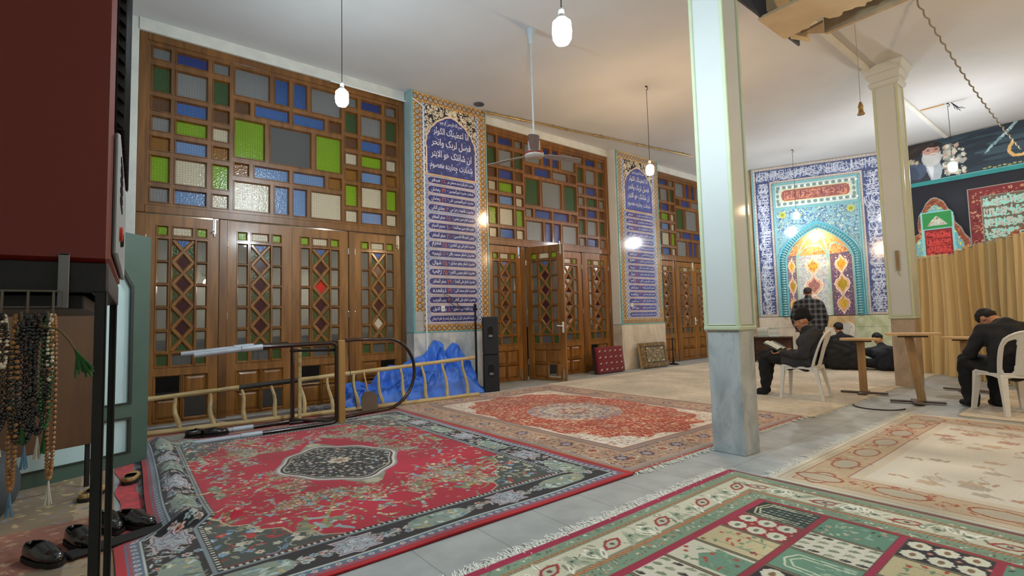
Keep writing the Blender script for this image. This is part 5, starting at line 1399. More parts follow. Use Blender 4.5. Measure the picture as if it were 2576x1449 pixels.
def inner(mb, pts, rs): limb(mb, pts, [r * .70 for r in rs])
def flesh(mb, name, mat, parent, vox=.012, sm=6, fold=None):
    if fold is None and name == 'hair': fold = (.0035, 95)
    o = mb.build(name, mat, parent, smooth=True)
    mods = [('REMESH', dict(mode='VOXEL', voxel_size=vox, use_smooth_shade=True)), ('SMOOTH', dict(factor=.5, iterations=sm))]
    bake(o, mods)
    me = o.data
    if fold:      # soft cloth folds, pushed along the normals
        n = len(me.vertices); co = np.empty(n * 3, np.float32); me.vertices.foreach_get('co', co); co = co.reshape(-1, 3)
        no = np.empty(n * 3, np.float32); me.vertices.foreach_get('normal', no); no = no.reshape(-1, 3)
        amp, f_ = fold
        s = np.sin(co[:, 0] * f_ + 2.2 * np.sin(co[:, 2] * f_ * .55 + co[:, 1] * 7)) * np.sin(co[:, 2] * f_ * .8 + 1.7 * np.sin(co[:, 1] * f_ * .5)) 
        me.vertices.foreach_set('co', (co + no * (s * amp)[:, None]).ravel()); me.update()
    me.polygons.foreach_set('use_smooth', [True] * len(me.polygons))
    if not me.materials: me.materials.append(mat)
    return o
def Rm(rx=0, ry=0, rz=0): return Matrix.Rotation(rz, 4, 'Z') @ Matrix.Rotation(ry, 4, 'Y') @ Matrix.Rotation(rx, 4, 'X')
def head_shapes(mb, M):
    """adult head about 23 cm tall; local frame: +Y forward (face), +Z up, origin at the centre of the skull"""
    T = lambda x, y, z: M @ Vector((x, y, z))
    R3 = M.to_3x3().to_4x4()
    mb.ball(T(0, -.012, .020), (.074, .092, .082), 18, rz=R3); mb.ball(T(0, .022, -.030), (.058, .066, .072), 16, rz=R3)
    mb.ball(T(0, .030, -.078), (.036, .040, .030), 12, rz=R3); mb.ball(T(0, .066, -.092), (.020, .018, .018), 10, rz=R3)
    capsule(mb, T(0, .084, .008), T(0, .108, -.030), .008, .013, 8); mb.ball(T(0, .096, -.034), (.017, .014, .009), 8, rz=R3)
    mb.ball(T(0, .080, .026), (.048, .014, .012), 10, rz=R3)
    mb.ball(T(0, .084, -.060), (.022, .010, .006), 8, rz=R3); mb.ball(T(0, .082, -.070), (.019, .010, .006), 8, rz=R3)
    for s in (-1, 1):
        mb.ball(T(s * .040, .056, -.030), (.020, .022, .022), 8, rz=R3)
        mb.ball(T(s * .076, -.010, -.012), (.010, .020, .033), 10, rz=R3)
def face_bits(parent, M):
    R3 = M.to_3x3().to_4x4(); T = lambda x, y, z: M @ Vector((x, y, z))
    for s in (-1, 1):
        q = MB(); q.ball(T(s * .031, .079, .006), (.012, .008, .007), 10, rz=R3); e_ = q.build('eye', P('eye_white', '#cfc6bc', .3), parent, smooth=True)
        q = MB(); q.ball(T(s * .031, .086, .006), (.005, .003, .005), 8, rz=R3); q.build('pupil', M_hair, e_, smooth=True)
        q = MB(); capsule(q, T(s * .018, .090, .026), T(s * .048, .078, .027), .005, .004, 6); q.build('eyebrow', P('grey_brow', '#6b625a', .8), parent, smooth=True)
def hand(mb, M, curl=.5, side=1, spread=.12):
    """palm towards -Z of M, fingers along +Y; five separate fingers"""
    T = lambda x, y, z: M @ Vector((x, y, z))
    R3 = M.to_3x3().to_4x4()
    mb.ball(T(0, .045, 0), (.040, .052, .015), 12, rz=R3); capsule(mb, T(0, -.03, 0), T(0, .02, 0), .026, .026, 10)
    for k, (x, l) in enumerate(((-.030, .062), (-.010, .074), (.011, .070), (.030, .054))):
        p = [T(x, .085, 0)]; an = -.15; y, z = .085, 0.0
        for j, f in enumerate((.45, .32, .23)):
            an -= curl * (.5 + .3 * j); y += l * f * math.cos(an); z += l * f * math.sin(an); p.append(T(x + (x * spread * (j + 1) * .4), y, z))
        limb(mb, p, [.0095, .0085, .0078, .0068])
    s = -side
    limb(mb, [T(s * .030, .020, -.004), T(s * .055, .045, -.012), T(s * .060, .072, -.020), T(s * .055, .092, -.026)], [.015, .011, .010, .008])

M_suit = P('black_suit', '#191a1d', .85, var=.25, scale=8, bump=.3, bscale=60)
M_suit2 = P('dark_grey_suit', '#27282b', .85, var=.25, scale=8, bump=.3, bscale=60)
M_coat = P('charcoal_jacket', '#2d2e31', .85, var=.2, scale=8, bump=.3, bscale=60)
M_trs = P('black_trousers', '#141416', .85, var=.25, scale=8)
M_knit = P('black_knit', '#0f0f11', .95, var=.2, scale=60, bump=.8, bscale=120)
M_sock = P('black_sock', '#121214', .9)
M_book = P('book_paper', '#cfd3c4', .7, var=.05); M_print2 = P('grey_green_print', '#5f6f6a', .7, var=.5, scale=90, detail=6)

# --- man reading on the white chair (faces -X)
t = thing('person', 'old man in dark jacket and black knitted cap reading on the white chair', 'person', (-2.9, 7.27, .0))
sk = MB(); Mh = Matrix.Translation((.045, -.01, 1.035)) @ Rm(0, 0, PI / 2 + .08) @ Rm(-.30)
head_shapes(sk, Mh)
capsule(sk, (.10, 0, .84), (.065, 0, .96), .060, .056)
inner(sk, [(.10, 0, .83), (.06, 0, .66), (.02, 0, .52)], [.10, .11, .12])
for s in (-1, 1): inner(sk, [(.15, s * .19, .80), (.12, s * .25, .60), (-.17, s * .14, .60)], [.05, .042, .036]); capsule(sk, (-.15, s * .145, .60), (-.21, s * .128, .615), .026, .026)
inner(sk, [(.02, .09, .50), (-.42, .09, .56), (-.50, .10, .12)], [.08, .06, .04]); inner(sk, [(.02, -.09, .50), (-.44, -.06, .53), (-.47, -.07, .12)], [.08, .06, .04])
hand(sk, Matrix.Translation((-.20, -.12, .62)) @ Rm(0, 0, PI / 2) @ Rm(.25, PI, 0), .7, 1); hand(sk, Matrix.Translation((-.22, .13, .63)) @ Rm(0, 0, PI / 2) @ Rm(.25, PI, 0), .7, -1)
flesh(sk, 'body', M_skin, t, .007, 3)
face_bits(t, Mh)
q = MB(); limb(q, [(.17, -.165, .82), (.17, 0, .875), (.17, .165, .82)], [.070, .085, .070])
limb(q, [(.13, -.10, .76), (.14, 0, .72), (.13, .10, .76)], [.13, .14, .13]); limb(q, [(.12, -.09, .66), (.09, -.08, .52)], [.125, .135]); limb(q, [(.12, .09, .66), (.09, .08, .52)], [.125, .135])
limb(q, [(.11, 0, .86), (.09, 0, .93)], [.080, .070])
for s in (-1, 1): limb(q, [(.15, s * .19, .81), (.12, s * .25, .60), (-.17, s * .14, .60)], [.072, .062, .048])
limb(q, [(.08, .10, .48), (-.14, .10, .52)], [.11, .10]); limb(q, [(.08, -.10, .48), (-.14, -.10, .52)], [.11, .10])
limb(q, [(.12, -.13, .50), (-.12, -.15, .47)], [.10, .085]); limb(q, [(.12, .13, .50), (-.12, .15, .47)], [.10, .085]); limb(q, [(.13, -.07, .885), (.15, 0, .915), (.13, .07, .885)], [.030, .034, .030])
flesh(q, 'jacket', M_coat, t, .012, 4, (.010, 30))
q = MB(); limb(q, [(-.05, .09, .51), (-.44, .08, .575), (-.48, .10, .36), (-.52, .10, .16)], [.10, .082, .07, .058]); limb(q, [(-.05, -.09, .51), (-.46, -.06, .56), (-.46, -.07, .34), (-.47, -.07, .13)], [.10, .085, .075, .06])
flesh(q, 'trousers', M_trs, t, .012, 3, (.009, 32))
for s, x in ((1, -.52), (-1, -.47)):
    q = MB(); limb(q, [(x, s * .085, .13), (x + .01, s * .085, .06), (x - .11, s * .085, .045)], [.042, .045, .034]); flesh(q, 'sock', M_sock, t, .009, 2)
q = MB(); T = lambda *a: Mh @ Vector(a); R3 = Mh.to_3x3().to_4x4()
q.ball(T(0, -.018, .062), (.092, .110, .072), 20, rz=R3); q.ball(T(0, -.045, .105), (.076, .088, .082), 16, rz=R3); limb(q, [T(0, -.10, .02), T(0, -.06, .01)], [.045, .05])
flesh(q, 'knitted_cap', M_knit, t, .009, 4)
bk = thing('open_book', 'open book held on the lap of the man with the knitted cap', 'book', (-3.22, 7.26, .70))
Mb = Rm(0, 0, .0) @ Rm(0, math.radians(28), 0)
q = MB()
for s in (-1, 1):
    vs = []
    for i in range(9):
        u = i / 8; y = s * (.004 + u * .145); z = .022 * math.sin(u * PI) * (1 - .4 * u) 
        for x in (-.10, .10):
            vs.append(Mb @ Vector((x, y, z)))
    q.add(vs, [(2 * i, 2 * i + 1, 2 * i + 3, 2 * i + 2) for i in range(8)])
o = pg_ = q.build('pages', [M_book], bk, fix=False); bake(o, [('SOLIDIFY', dict(thickness=.010, offset=-1))])
q = MB()
for s in (-1, 1): q.box(-.108, .108, min(s * .002, s * .152), max(s * .002, s * .152), -.016, -.011, M=Mb)
q.build('cover', M_print2, bk)
for s in (-1, 1):
    q = MB()
    for k in range(11): q.box(-.082 + k * .0155, -.076 + k * .0155, min(s * .035, s * .12), max(s * .035, s * .12), .0225, .0235, M=Mb)
    q.build('printed_text', M_print2, pg_)


# --- man standing and bowing before the niche, seen from behind (faces +Y, turned to the niche)
def plaid():
    m, t_, b = nt('dark_plaid'); tc = t_.nodes.new('ShaderNodeTexCoord'); sp = t_.nodes.new('ShaderNodeSeparateXYZ'); t_.links.new(tc.outputs['Object'], sp.inputs[0])
    def stripes(sock, f):
        w = t_.nodes.new('ShaderNodeMath'); w.operation = 'MULTIPLY'; w.inputs[1].default_value = f; t_.links.new(sock, w.inputs[0])
        s = t_.nodes.new('ShaderNodeMath'); s.operation = 'SINE'; t_.links.new(w.outputs[0], s.inputs[0])
        r = t_.nodes.new('ShaderNodeMapRange'); r.inputs[1].default_value = -.2; r.inputs[2].default_value = .9; t_.links.new(s.outputs[0], r.inputs[0]); return r.outputs[0]
    a = t_.nodes.new('ShaderNodeMath'); a.operation = 'ADD'; t_.links.new(stripes(sp.outputs[0], 62), a.inputs[0]); t_.links.new(stripes(sp.outputs[2], 58), a.inputs[1])
    cr = t_.nodes.new('ShaderNodeValToRGB'); cr.color_ramp.elements[0].color = L4('#141519'); cr.color_ramp.elements[1].color = L4('#6a6d72')
    h_ = t_.nodes.new('ShaderNodeMath'); h_.operation = 'MULTIPLY'; h_.inputs[1].default_value = .5; t_.links.new(a.outputs[0], h_.inputs[0]); t_.links.new(h_.outputs[0], cr.inputs[0])
    t_.links.new(cr.outputs[0], b.inputs['Base Color']); b.inputs['Roughness'].default_value = .85; return m
t = thing('person', 'man in dark plaid shirt standing with bent head before the prayer niche', 'person', (-4.38, 11.5, .0), math.radians(18))
sk = MB(); Mh = Matrix.Translation((0, .075, 1.56)) @ Rm(-.62)
head_shapes(sk, Mh); limb(sk, [(0, .0, 1.42), (0, .05, 1.50)], [.055, .055]); inner(sk, [(0, 0, 1.36), (0, .02, 1.1), (0, 0, .92)], [.12, .13, .13])
for s in (-1, 1):
    inner(sk, [(s * .20, 0, 1.33), (s * .285, .02, 1.06), (s * .26, .115, .86)], [.055, .042, .028]); inner(sk, [(s * .09, 0, .9), (s * .10, .01, .48), (s * .11, 0, .08)], [.08, .055, .04])
    hand(sk, Matrix.Translation((s * .24, .13, .83)) @ Rm(-2.2, 0, 0), .4, s)
flesh(sk, 'body', M_skin, t, .008, 3)
q = MB(); limb(q, [(-.165, 0, 1.345), (0, .0, 1.39), (.165, 0, 1.345)], [.080, .090, .080]); limb(q, [(0, .0, 1.28), (0, -.01, 1.0), (0, 0, .80)], [.135, .135, .135]); limb(q, [(0, .01, 1.42), (0, .03, 1.46)], [.075, .068]); limb(q, [(-.10, .01, 1.26), (-.10, 0, 1.02), (-.09, 0, .80)], [.125, .125, .125]); limb(q, [(.10, .01, 1.26), (.10, 0, 1.02), (.09, 0, .80)], [.125, .125, .125])
for s in (-1, 1): limb(q, [(s * .13, .0, 1.20), (s * .17, .01, .84)], [.12, .11]); limb(q, [(s * .20, 0, 1.33), (s * .285, .02, 1.06), (s * .27, .11, .88)], [.078, .066, .052])
flesh(q, 'plaid_shirt', plaid(), t, .013, 5, (.006, 20))
q = MB()
for s in (-1, 1): limb(q, [(s * .085, 0, .86), (s * .10, .0, .48), (s * .11, -.0, .09)], [.115, .085, .068])
flesh(q, 'trousers', M_trs, t, .013, 4, (.005, 22))
q = MB(); R3 = Mh.to_3x3().to_4x4(); T = lambda *a: Mh @ Vector(a); q.ball(T(0, -.025, .045), (.081, .092, .075), 18, rz=R3); q.ball(T(0, -.06, .0), (.070, .055, .06), 14, rz=R3); flesh(q, 'hair', P('greying_hair', '#3a3330', .8, var=.3, scale=60, bump=.4), t, .009, 3)
for s in (-1, 1):
    q = MB(); limb(q, [(s * .11, -.02, .05), (s * .12, .12, .04)], [.045, .036]); flesh(q, 'sock', M_sock, t, .010, 2)

# --- men sitting on the floor, seen from behind
def floor_sitter(label, loc, rz, mat, lean=.12, head_tilt=-.5, low=0.0, hairmat=M_hair, side_lean=0.0):
    t = thing('person', label, 'person', loc, rz)
    sk = MB(); hx0 = side_lean; Mh = Matrix.Translation((hx0, lean + .10, .80 - low)) @ Rm(head_tilt)
    head_shapes(sk, Mh); limb(sk, [(hx0 * .7, lean, .63 - low), (hx0, lean + .07, .73 - low)], [.055, .055]); inner(sk, [(hx0 * .5, lean, .58 - low), (0, 0, .20)], [.11, .13])
    for s in (-1, 1):
        inner(sk, [(s * .19 + hx0 * .6, lean, .57 - low), (s * .28, lean + .04, .34), (s * .13, .28, .23)], [.05, .042, .03]); inner(sk, [(s * .10, 0, .12), (s * .36, .30, .12), (-s * .02, .36, .08)], [.09, .06, .045])
        hand(sk, Matrix.Translation((s * .09, .31, .22)) @ Rm(-.3, 0, s * .8), .5, s)
    flesh(sk, 'body', M_skin, t, .008, 3)
    q = MB(); limb(q, [(-.155 + hx0 * .6, lean - .01, .585 - low), (hx0 * .7, lean, .625 - low), (.155 + hx0 * .6, lean - .01, .585 - low)], [.078, .088, .078])
    for s in (-1, 1):
        limb(q, [(s * .10 + hx0 * .5, lean - .02, .50 - low), (s * .11, .03, .32), (s * .13, -.03, .13)], [.125, .135, .125])
        limb(q, [(s * .19 + hx0 * .6, lean, .57 - low), (s * .28, lean + .04, .34), (s * .13, .28, .23)], [.078, .066, .052])
    for s in (-1, 1): limb(q, [(s * .13 + hx0 * .5, lean - .02, .52 - low), (s * .19, .0, .30), (s * .20, -.02, .10)], [.115, .115, .095])
    limb(q, [(0, lean - .01, .56 - low), (0, -.01, .32), (0, -.04, .10)], [.13, .14, .10]); limb(q, [(-.18, -.05, .085), (.18, -.05, .085)], [.08, .08]); limb(q, [(hx0 * .8, lean + .01, .64 - low), (hx0, lean + .04, .685 - low)], [.075, .066])
    flesh(q, 'jacket', mat, t, .013, 4, (.010, 26))
    q = MB()
    for s in (-1, 1): limb(q, [(s * .12, .02, .12), (s * .38, .30, .13), (0, .38, .10)], [.11, .085, .07])
    flesh(q, 'trousers', M_trs, t, .013, 4)
    q = MB(); R3 = Mh.to_3x3().to_4x4(); T = lambda *a: Mh @ Vector(a); q.ball(T(0, -.022, .045), (.084, .096, .078), 18, rz=R3); q.ball(T(0, -.055, -.01), (.072, .056, .062), 14, rz=R3); flesh(q, 'hair', hairmat, t, .009, 3)
    return t
floor_sitter('dark haired man in black suit sitting on the floor, his broad back to the camera', (-3.68, 11.23, .014), math.radians(30), M_suit, .10, -.75, side_lean=-.03)
floor_sitter('man in black sitting on the floor, half hidden behind the white chair', (-4.10, 11.72, .014), math.radians(70), M_suit, .16, -.9, .10, side_lean=.02)
floor_sitter('man in navy black clothes sitting on the floor, cut off by the farther column', (-2.98, 11.55, .014), math.radians(48), P('navy_cloth', '#191f2b', .85, var=.3, scale=8), .30, -1.2, .22)

# --- man stooping forward on the right chair (faces away, to the left-rear)
t = thing('person', 'man in black clothes stooping on the chair at the right edge with bowed head', 'person', (-.95, 7.66, .0), math.radians(42))
sk = MB(); Mh = Matrix.Translation((-.02, .20, 1.02)) @ Rm(-1.25, 0, .25)
head_shapes(sk, Mh); limb(sk, [(0, .02, .96), (-.01, .11, 1.01)], [.055, .056]); inner(sk, [(0, -.02, .90), (0, -.10, .66), (0, -.06, .50)], [.11, .12, .13])
for s in (-1, 1):
    inner(sk, [(s * .20, .0, .90), (s * .30, .08, .66), (s * .17, .28, .61)], [.05, .042, .03]); inner(sk, [(s * .10, -.04, .50), (s * .13, .40, .52), (s * .13, .38, .08)], [.08, .06, .04])
    hand(sk, Matrix.Translation((s * .13, .31, .63)) @ Rm(-.2, 0, s * .6), .5, s)
flesh(sk, 'body', M_skin, t, .008, 3)
q = MB(); limb(q, [(-.17, -.02, .91), (0, -.04, .95), (.17, -.02, .91)], [.075, .088, .075])
for s in (-1, 1):
    limb(q, [(s * .10, -.05, .83), (s * .10, -.10, .66), (s * .10, -.07, .50)], [.125, .125, .13])
    limb(q, [(s * .20, 0, .90), (s * .30, .08, .66), (s * .17, .28, .61)], [.078, .068, .052])
limb(q, [(0, .0, .93), (0, .06, .975)], [.085, .070]); limb(q, [(0, -.05, .86), (0, -.10, .66), (0, -.08, .50)], [.15, .15, .15])
flesh(q, 'jacket', M_suit, t, .012, 4, (.010, 26))
q = MB()
for s in (-1, 1): limb(q, [(s * .11, -.02, .50), (s * .14, .40, .53), (s * .14, .40, .30), (s * .14, .37, .07)], [.115, .09, .08, .075])
flesh(q, 'trousers', M_trs, t, .013, 3, (.009, 30))
q = MB(); R3 = Mh.to_3x3().to_4x4(); T = lambda *a: Mh @ Vector(a); q.ball(T(0, -.022, .048), (.085, .098, .078), 18, rz=R3); q.ball(T(0, -.06, .0), (.074, .056, .062), 14, rz=R3); flesh(q, 'hair', M_hair, t, .009, 3)
for s in (-1, 1):
    q = MB(); limb(q, [(s * .14, .36, .05), (s * .15, .50, .04)], [.045, .036]); flesh(q, 'shoe', M_sock, t, .010, 2)

# ================================================================== banners, black cloth, curtain
def wall_cloth(name, label, cat, cv, x0, z0, y=14.29, wav=.006, mat=None, mask=None):
    org = (x0, y, z0)
    o = grid_obj(name, cv, lambda A, B: (x0 + A, y - wav * (1 + np.sin(A * 5.3 + 1.3 * np.sin(B * 3))), z0 + B), mat or M_print, origin=org, mask=mask)
    return tag(o, label, cat)
random.seed(81)
cv = Cv(5.4, 3.94, .05, '#20232b'); cv.noise(.2, .5)
wall_cloth('black_cloth', 'plain black mourning cloth covering the wall below the portrait banner', 'cloth', cv, -3.22, .02, 14.30, .004)
cv = Cv(3.6, .98, .012, '#27323c')
for k in range(40): cv.ell(random.uniform(0, 3.6), random.uniform(0, 1), .5, .05, random.choice(('#2c3a45', '#324450', '#26303a', '#3a4c58')), .05)
cv.rect(0, 0, 3.6, .085, '#2f7f80'); cv.line([(0, .09), (3.6, .09)], .012, '#6fb0ac')
# a plain bearded turbaned figure and pale flowers
K = lambda a, b: (a * 1.30 - .06, .09 + (b - .09) * 1.06)
KP = lambda pts: [K(*p) for p in pts]
cv.poly(KP([(0, .09), (0, .60), (.16, .56), (.34, .48), (.46, .28), (.52, .09)]), '#30373f'); cv.poly(KP([(.30, .50), (.40, .54), (.52, .48), (.56, .30), (.52, .09), (.40, .09), (.34, .34)]), '#9fabb6')
cv.ell(*K(.20, .34), .19, .20, '#46546a', .3); cv.ell(*K(.16, .30), .10, .16, '#3b4658', .3); cv.poly(KP([(.335, .54), (.36, .36), (.42, .12), (.445, .34), (.40, .50)]), '#c9d0d6')
cv.ell(*K(.425, .56), .175, .185, '#a9aeaf'); cv.ell(*K(.43, .54), .145, .165, '#b9bdbd'); cv.ell(*K(.425, .70), .155, .165, '#a9857a'); cv.ell(*K(.44, .69), .125, .150, '#b08d81')
cv.poly(KP([(.31, .70), (.32, .56), (.42, .46), (.54, .52), (.555, .68), (.52, .635), (.44, .625), (.35, .645)]), '#b5b9b9'); cv.ell(*K(.455, .645), .075, .016, '#b9bcba'); cv.ell(*K(.455, .625), .040, .009, '#8a6a64')
for a_ in (.385, .495): cv.ell(*K(a_, .745), .034, .011, '#6d5a54'); cv.ell(*K(a_, .728), .024, .009, '#4a3b37'); cv.ell(*K(a_, .715), .030, .006, '#98776c')
cv.line(KP([(.455, .74), (.475, .685), (.455, .675)]), .014, '#9a786c')
cv.poly(KP([(.05, .78), (.07, .90), (.20, .915), (.40, .91), (.54, .88), (.58, .82), (.50, .775), (.38, .80), (.30, .74), (.27, .64), (.18, .60), (.08, .66)]), '#2a2525')
for k in range(5): cv.line(KP([(.07 + .02 * k, .70 + .03 * k), (.22 + .02 * k, .78 + .025 * k), (.46, .83 + .012 * k)]), .010, '#3a3433')
for _ in range(120): cv.petal(random.triangular(.68, 1.08, .74), random.uniform(.14, .80), random.uniform(.02, .055), 5, .35, random.choice(('#b7b9ab', '#9aa199', '#c9c7b8', '#858c88', '#b39a8c')))
for _ in range(14): cv.petal(random.uniform(.0, .26), random.uniform(.5, .62), .035, 5, .35, random.choice(('#a9a08a', '#8c7a66')))
for k in range(26): t_ = k / 26; cv.leaf(1.42 + t_ * .42, .52 + t_ * .42, .18, .03, .9 + random.uniform(-.25, .25), random.choice(('#7fa3aa', '#a9c4c8', '#5f868f')))
gold = '#c9a76a'
cv.line([(1.78, .56), (1.74, .50), (1.72, .40), (1.78, .30), (1.90, .28), (2.02, .34), (2.12, .44)], .055, gold); cv.line([(1.78, .60), (1.72, .42)], .03, gold); cv.line([(2.30, .72), (2.14, .60), (2.02, .56), (2.00, .50), (2.06, .44), (2.10, .48)], .045, gold)
for k in range(26): cv.ell(1.34 + k * .075, .135 + .012 * math.sin(k * 2.2), .030, .014, '#9a9c62')
cv.noise(.06, .12)
wall_cloth('portrait_banner', 'long dark banner with a bearded turbaned man, pale flowers and golden letters under the ceiling', 'banner', cv, -3.19, 3.94, 14.27, .006)
M_frames = ['#6a3a2c', '#a8623c', '#c58a5a']
# pointed green and red flag
cv = Cv(1.06, 1.45, .0105, '#20232b'); W_, H_ = 1.06, 1.45
out = [(0, 0), (0, .50), (.10, .62), (.16, .66), (.15, .86), (.18, 1.06), (.26, 1.18), (.32, 1.32), (.42, 1.42), (.47, 1.44), (.53, 1.42), (.64, 1.32), (.70, 1.16), (.78, 1.04), (.80, .84), (.90, .70), (.94, .56), (1.02, .44), (1.05, 0)]
cv.poly(out, '#8f8a86'); k_ = lambda f: [(.49 + (a - .49) * f, b * (1 - (1 - f) * .6)) for a, b in out]
cv.poly(k_(.97), '#7a4630'); cv.clip = cv.inpoly(k_(.97)); dense_flowers(cv, 0, 0, W_, H_, .06, ['#a8623c', '#4a2c28', '#c58a5a', '#8a5038'], None); cv.clip = None
cv.poly(k_(.80), '#5f9aa4'); cv.clip = cv.inpoly(k_(.80)); dense_flowers(cv, 0, 0, W_, H_, .055, ['#8fc4cc', '#b9b03c', '#3f7f92', '#c58a5a', '#c9c24a', '#5aa3b4'], None); cv.clip = None
cv.rect(.22, 0, .78, 1.12, '#7fb7b4'); cv.rect(.245, .74, .755, 1.10, '#2f7f44'); cv.poly([(.32, .80), (.40, .92), (.49, 1.02), (.58, .93), (.68, .80)], '#a9b0a2'); cv.clip = cv.inpoly([(.32, .80), (.40, .92), (.49, 1.02), (.58, .93), (.68, .80)]); dense_flowers(cv, .3, .8, .7, 1.03, .05, ['#b87a58', '#7fa3a8', '#d0ccb8', '#8a5038'], None); cv.clip = None
cv.rect(.265, 0, .735, .72, '#6a1f24')
for b in (.04, .20, .36, .52): script_band(cv, .28, b, .72, b + .15, '#b8403a', .014, False, 1.7); cv.line([(.27, b + .16), (.73, b + .165)], .014, '#a8382f')
mk = cv.inpoly(out)
wall_cloth('pointed_flag', 'arch-shaped mourning flag with green top and red lettered field hanging above the curtain', 'flag', cv, -3.19, 2.20, 14.255, .006, mask=mk)
# brown framed flag with turquoise script
cv = Cv(2.4, 1.55, .0105, '#8a857c'); cv.rect(.02, 0, 2.38, 1.53, '#6a2a2c'); dense_flowers(cv, .03, 0, 2.37, 1.52, .07, ['#8a4a3c', '#4a1f22', '#a8785c', '#7a3434', '#b08a70'], None)
cv.rect(.20, 0, 2.20, 1.36, '#8f8a80'); cv.rect(.215, 0, 2.185, 1.345, '#5f5848')
for b in (1.22, 1.0, .78, .56, .34): script_band(cv, .22, b - .12, 2.18, b + .10, '#86c4ba', .026, False, 1.1); script_band(cv, .22, b - .12, 1.0, b + .10, '#a9a9a0', .018, False, .8)
ar = [(.30, 0), (.36, .22), (.50, .36), (.62, .54), (.78, .62), (1.1, .86), (1.42, .62), (1.58, .54), (1.70, .36), (1.84, .22), (1.9, 0)]
cv.poly(ar, '#7a4630'); cv.clip = cv.inpoly(ar); dense_flowers(cv, .3, 0, 1.9, .9, .07, ['#a8623c', '#3a2422', '#b87a48'], None); cv.clip = None
ar2 = [(1.1 + (a - 1.1) * .82, b * .84) for a, b in ar]; cv.poly(ar2, '#5f8f96'); cv.rect(.74, 0, 1.46, .56, '#9ac4be'); cv.rect(.765, 0, 1.435, .54, '#22564a')
cv.poly([(1.0, .34), (1.05, .44), (1.10, .38), (1.2, .30), (1.15, .28)], '#d9d9d2')
wall_cloth('framed_flag', 'brown bordered mourning flag with turquoise script at the upper right', 'flag', cv, -2.16, 2.14, 14.262, .006)
# pleated curtain on a rope
M_curt = P('beige_curtain', '#d6bd8a', .8, var=.10, scale=2, stretch=(1, 1, .2), bump=.1, bscale=60)
C0 = np.array([-2.62, 11.72]); CD = np.array([.60, -.62]); CD = CD / np.linalg.norm(CD); CN = np.array([CD[1], -CD[0]])
nL, nZ, Lc = 620, 46, 5.4; vs = []
for i in range(nL + 1):
    s_ = Lc * i / nL
    top = 2.07 + .03 * math.sin(s_ * 2.4 + 1) + .10 * (s_ > .9) * min(1, (s_ - .9) * 2.5) - .06 * math.exp(-((s_ - 1.05) / .1) ** 2)
    for j in range(nZ + 1):
        v = j / nZ; z = top * v + .012
        a = .030 + .035 * (1 - v) ; ph = s_ * 46 + 1.9 * math.sin(s_ * 5.1) + .5 * math.sin(z * 2 + s_ * 3)
        d = a * math.sin(ph) + .5 * a * math.sin(ph * .47 + 1 + z * .8) + .03 * math.sin(s_ * 3 + z) * (1 - v)
        d2 = .35 * a * math.cos(ph * .9)
        u = s_ + d2
        zz_ = z + .012 * math.sin(ph) * (v > .93)
        vs.append((C0[0] + CD[0] * u + CN[0] * d - C0[0], C0[1] + CD[1] * u + CN[1] * d - C0[1], zz_))
q = MB(); q.add(vs, [(i * (nZ + 1) + j, (i + 1) * (nZ + 1) + j, (i + 1) * (nZ + 1) + j + 1, i * (nZ + 1) + j + 1) for i in range(nL) for j in range(nZ)])
t = thing('curtain', 'tall beige pleated curtain hung on a rope, dividing off the right side of the hall', 'curtain', (C0[0], C0[1], 0))
q.build('pleated_cloth', M_curt, t, smooth=True, fix=False)
MB().tube([(-.25 * CD[0], -.25 * CD[1], 2.06), (CD[0] * 1.0, CD[1] * 1.0, 2.06), (CD[0] * 1.6, CD[1] * 1.6, 2.16), (CD[0] * 5.9, CD[1] * 5.9, 2.20)], .008, 6).build('rope', M_grey, t)
# rope from the duct down to the banner
q = MB(); P0, P1 = Vector((-1.46, 7.6, 4.92)), Vector((-1.12, 12.3, 3.9))
N = 120; pts = []
for k in range(N + 1): p = P0.lerp(P1, k / N); a = k * 1.3; pts.append((p.x + .010 * math.cos(a), p.y, p.z + .010 * math.sin(a) - .12 * math.sin(PI * k / N)))
q.tube(pts, .010, 6); o = q.build('twisted_rope', P('dusty_rope', '#8f8a7c', .9), None, origin=tuple(P0)); tag(o, 'twisted dusty rope stretched under the ceiling towards the portrait banner', 'rope')

# ================================================================== ceiling things
# air duct stub
t = thing('air_duct', 'boxed air duct with crumbling cream underside hanging from the ceiling at the top right', 'duct', (-1.6, 5.3, 4.3))
M_ductp = P('yellowed_plaster', '#dac6a2', .85, var=.08, scale=3, bump=.3); M_ductm = P('duct_metal', '#3c4250', .55, var=.2, scale=4)
q = MB(); q.box(-.72, -.70, -.75, .98, 0, .65); q.box(.80, .82, -.75, .98, 0, .65); q.box(-.72, .82, -.75, -.73, .34, .65); q.build('duct_shell', M_ductm, t)
q = MB(); n = 46; rnd = random.Random(9); yb = []; y_ = .66
for i in range(n + 1):
    y_ = .64 + .05 * math.sin(i * .9) * rnd.random() + rnd.uniform(-.02, .02) - (.10 if 8 < i < 14 else 0); yb.append(y_)
for i in range(n):
    x0, x1 = -.74 + 1.56 * i / n, -.74 + 1.56 * (i + 1) / n
    q.add([(x0, .02, -.02), (x1, .02, -.02), (x1, yb[i + 1], -.02), (x0, yb[i], -.02), (x0, .02, .01), (x1, .02, .01), (x1, yb[i + 1] - .02, .01), (x0, yb[i] - .02, .01)], [(0, 1, 2, 3), (7, 6, 5, 4), (0, 4, 5, 1), (3, 2, 6, 7), (0, 3, 7, 4), (1, 5, 6, 2)])
q.build('underside', M_ductp, t)
q = MB(); q.box(-.42, .82, .93, .98, -.0, .65); q.prism([(-.42, .93, .0), (-.62, .80, .04), (-.36, .72, .02)], (0, 0, .03)); q.build('rear_strip', P('duct_inside_plaster', '#b9a688', .9, var=.15), t)
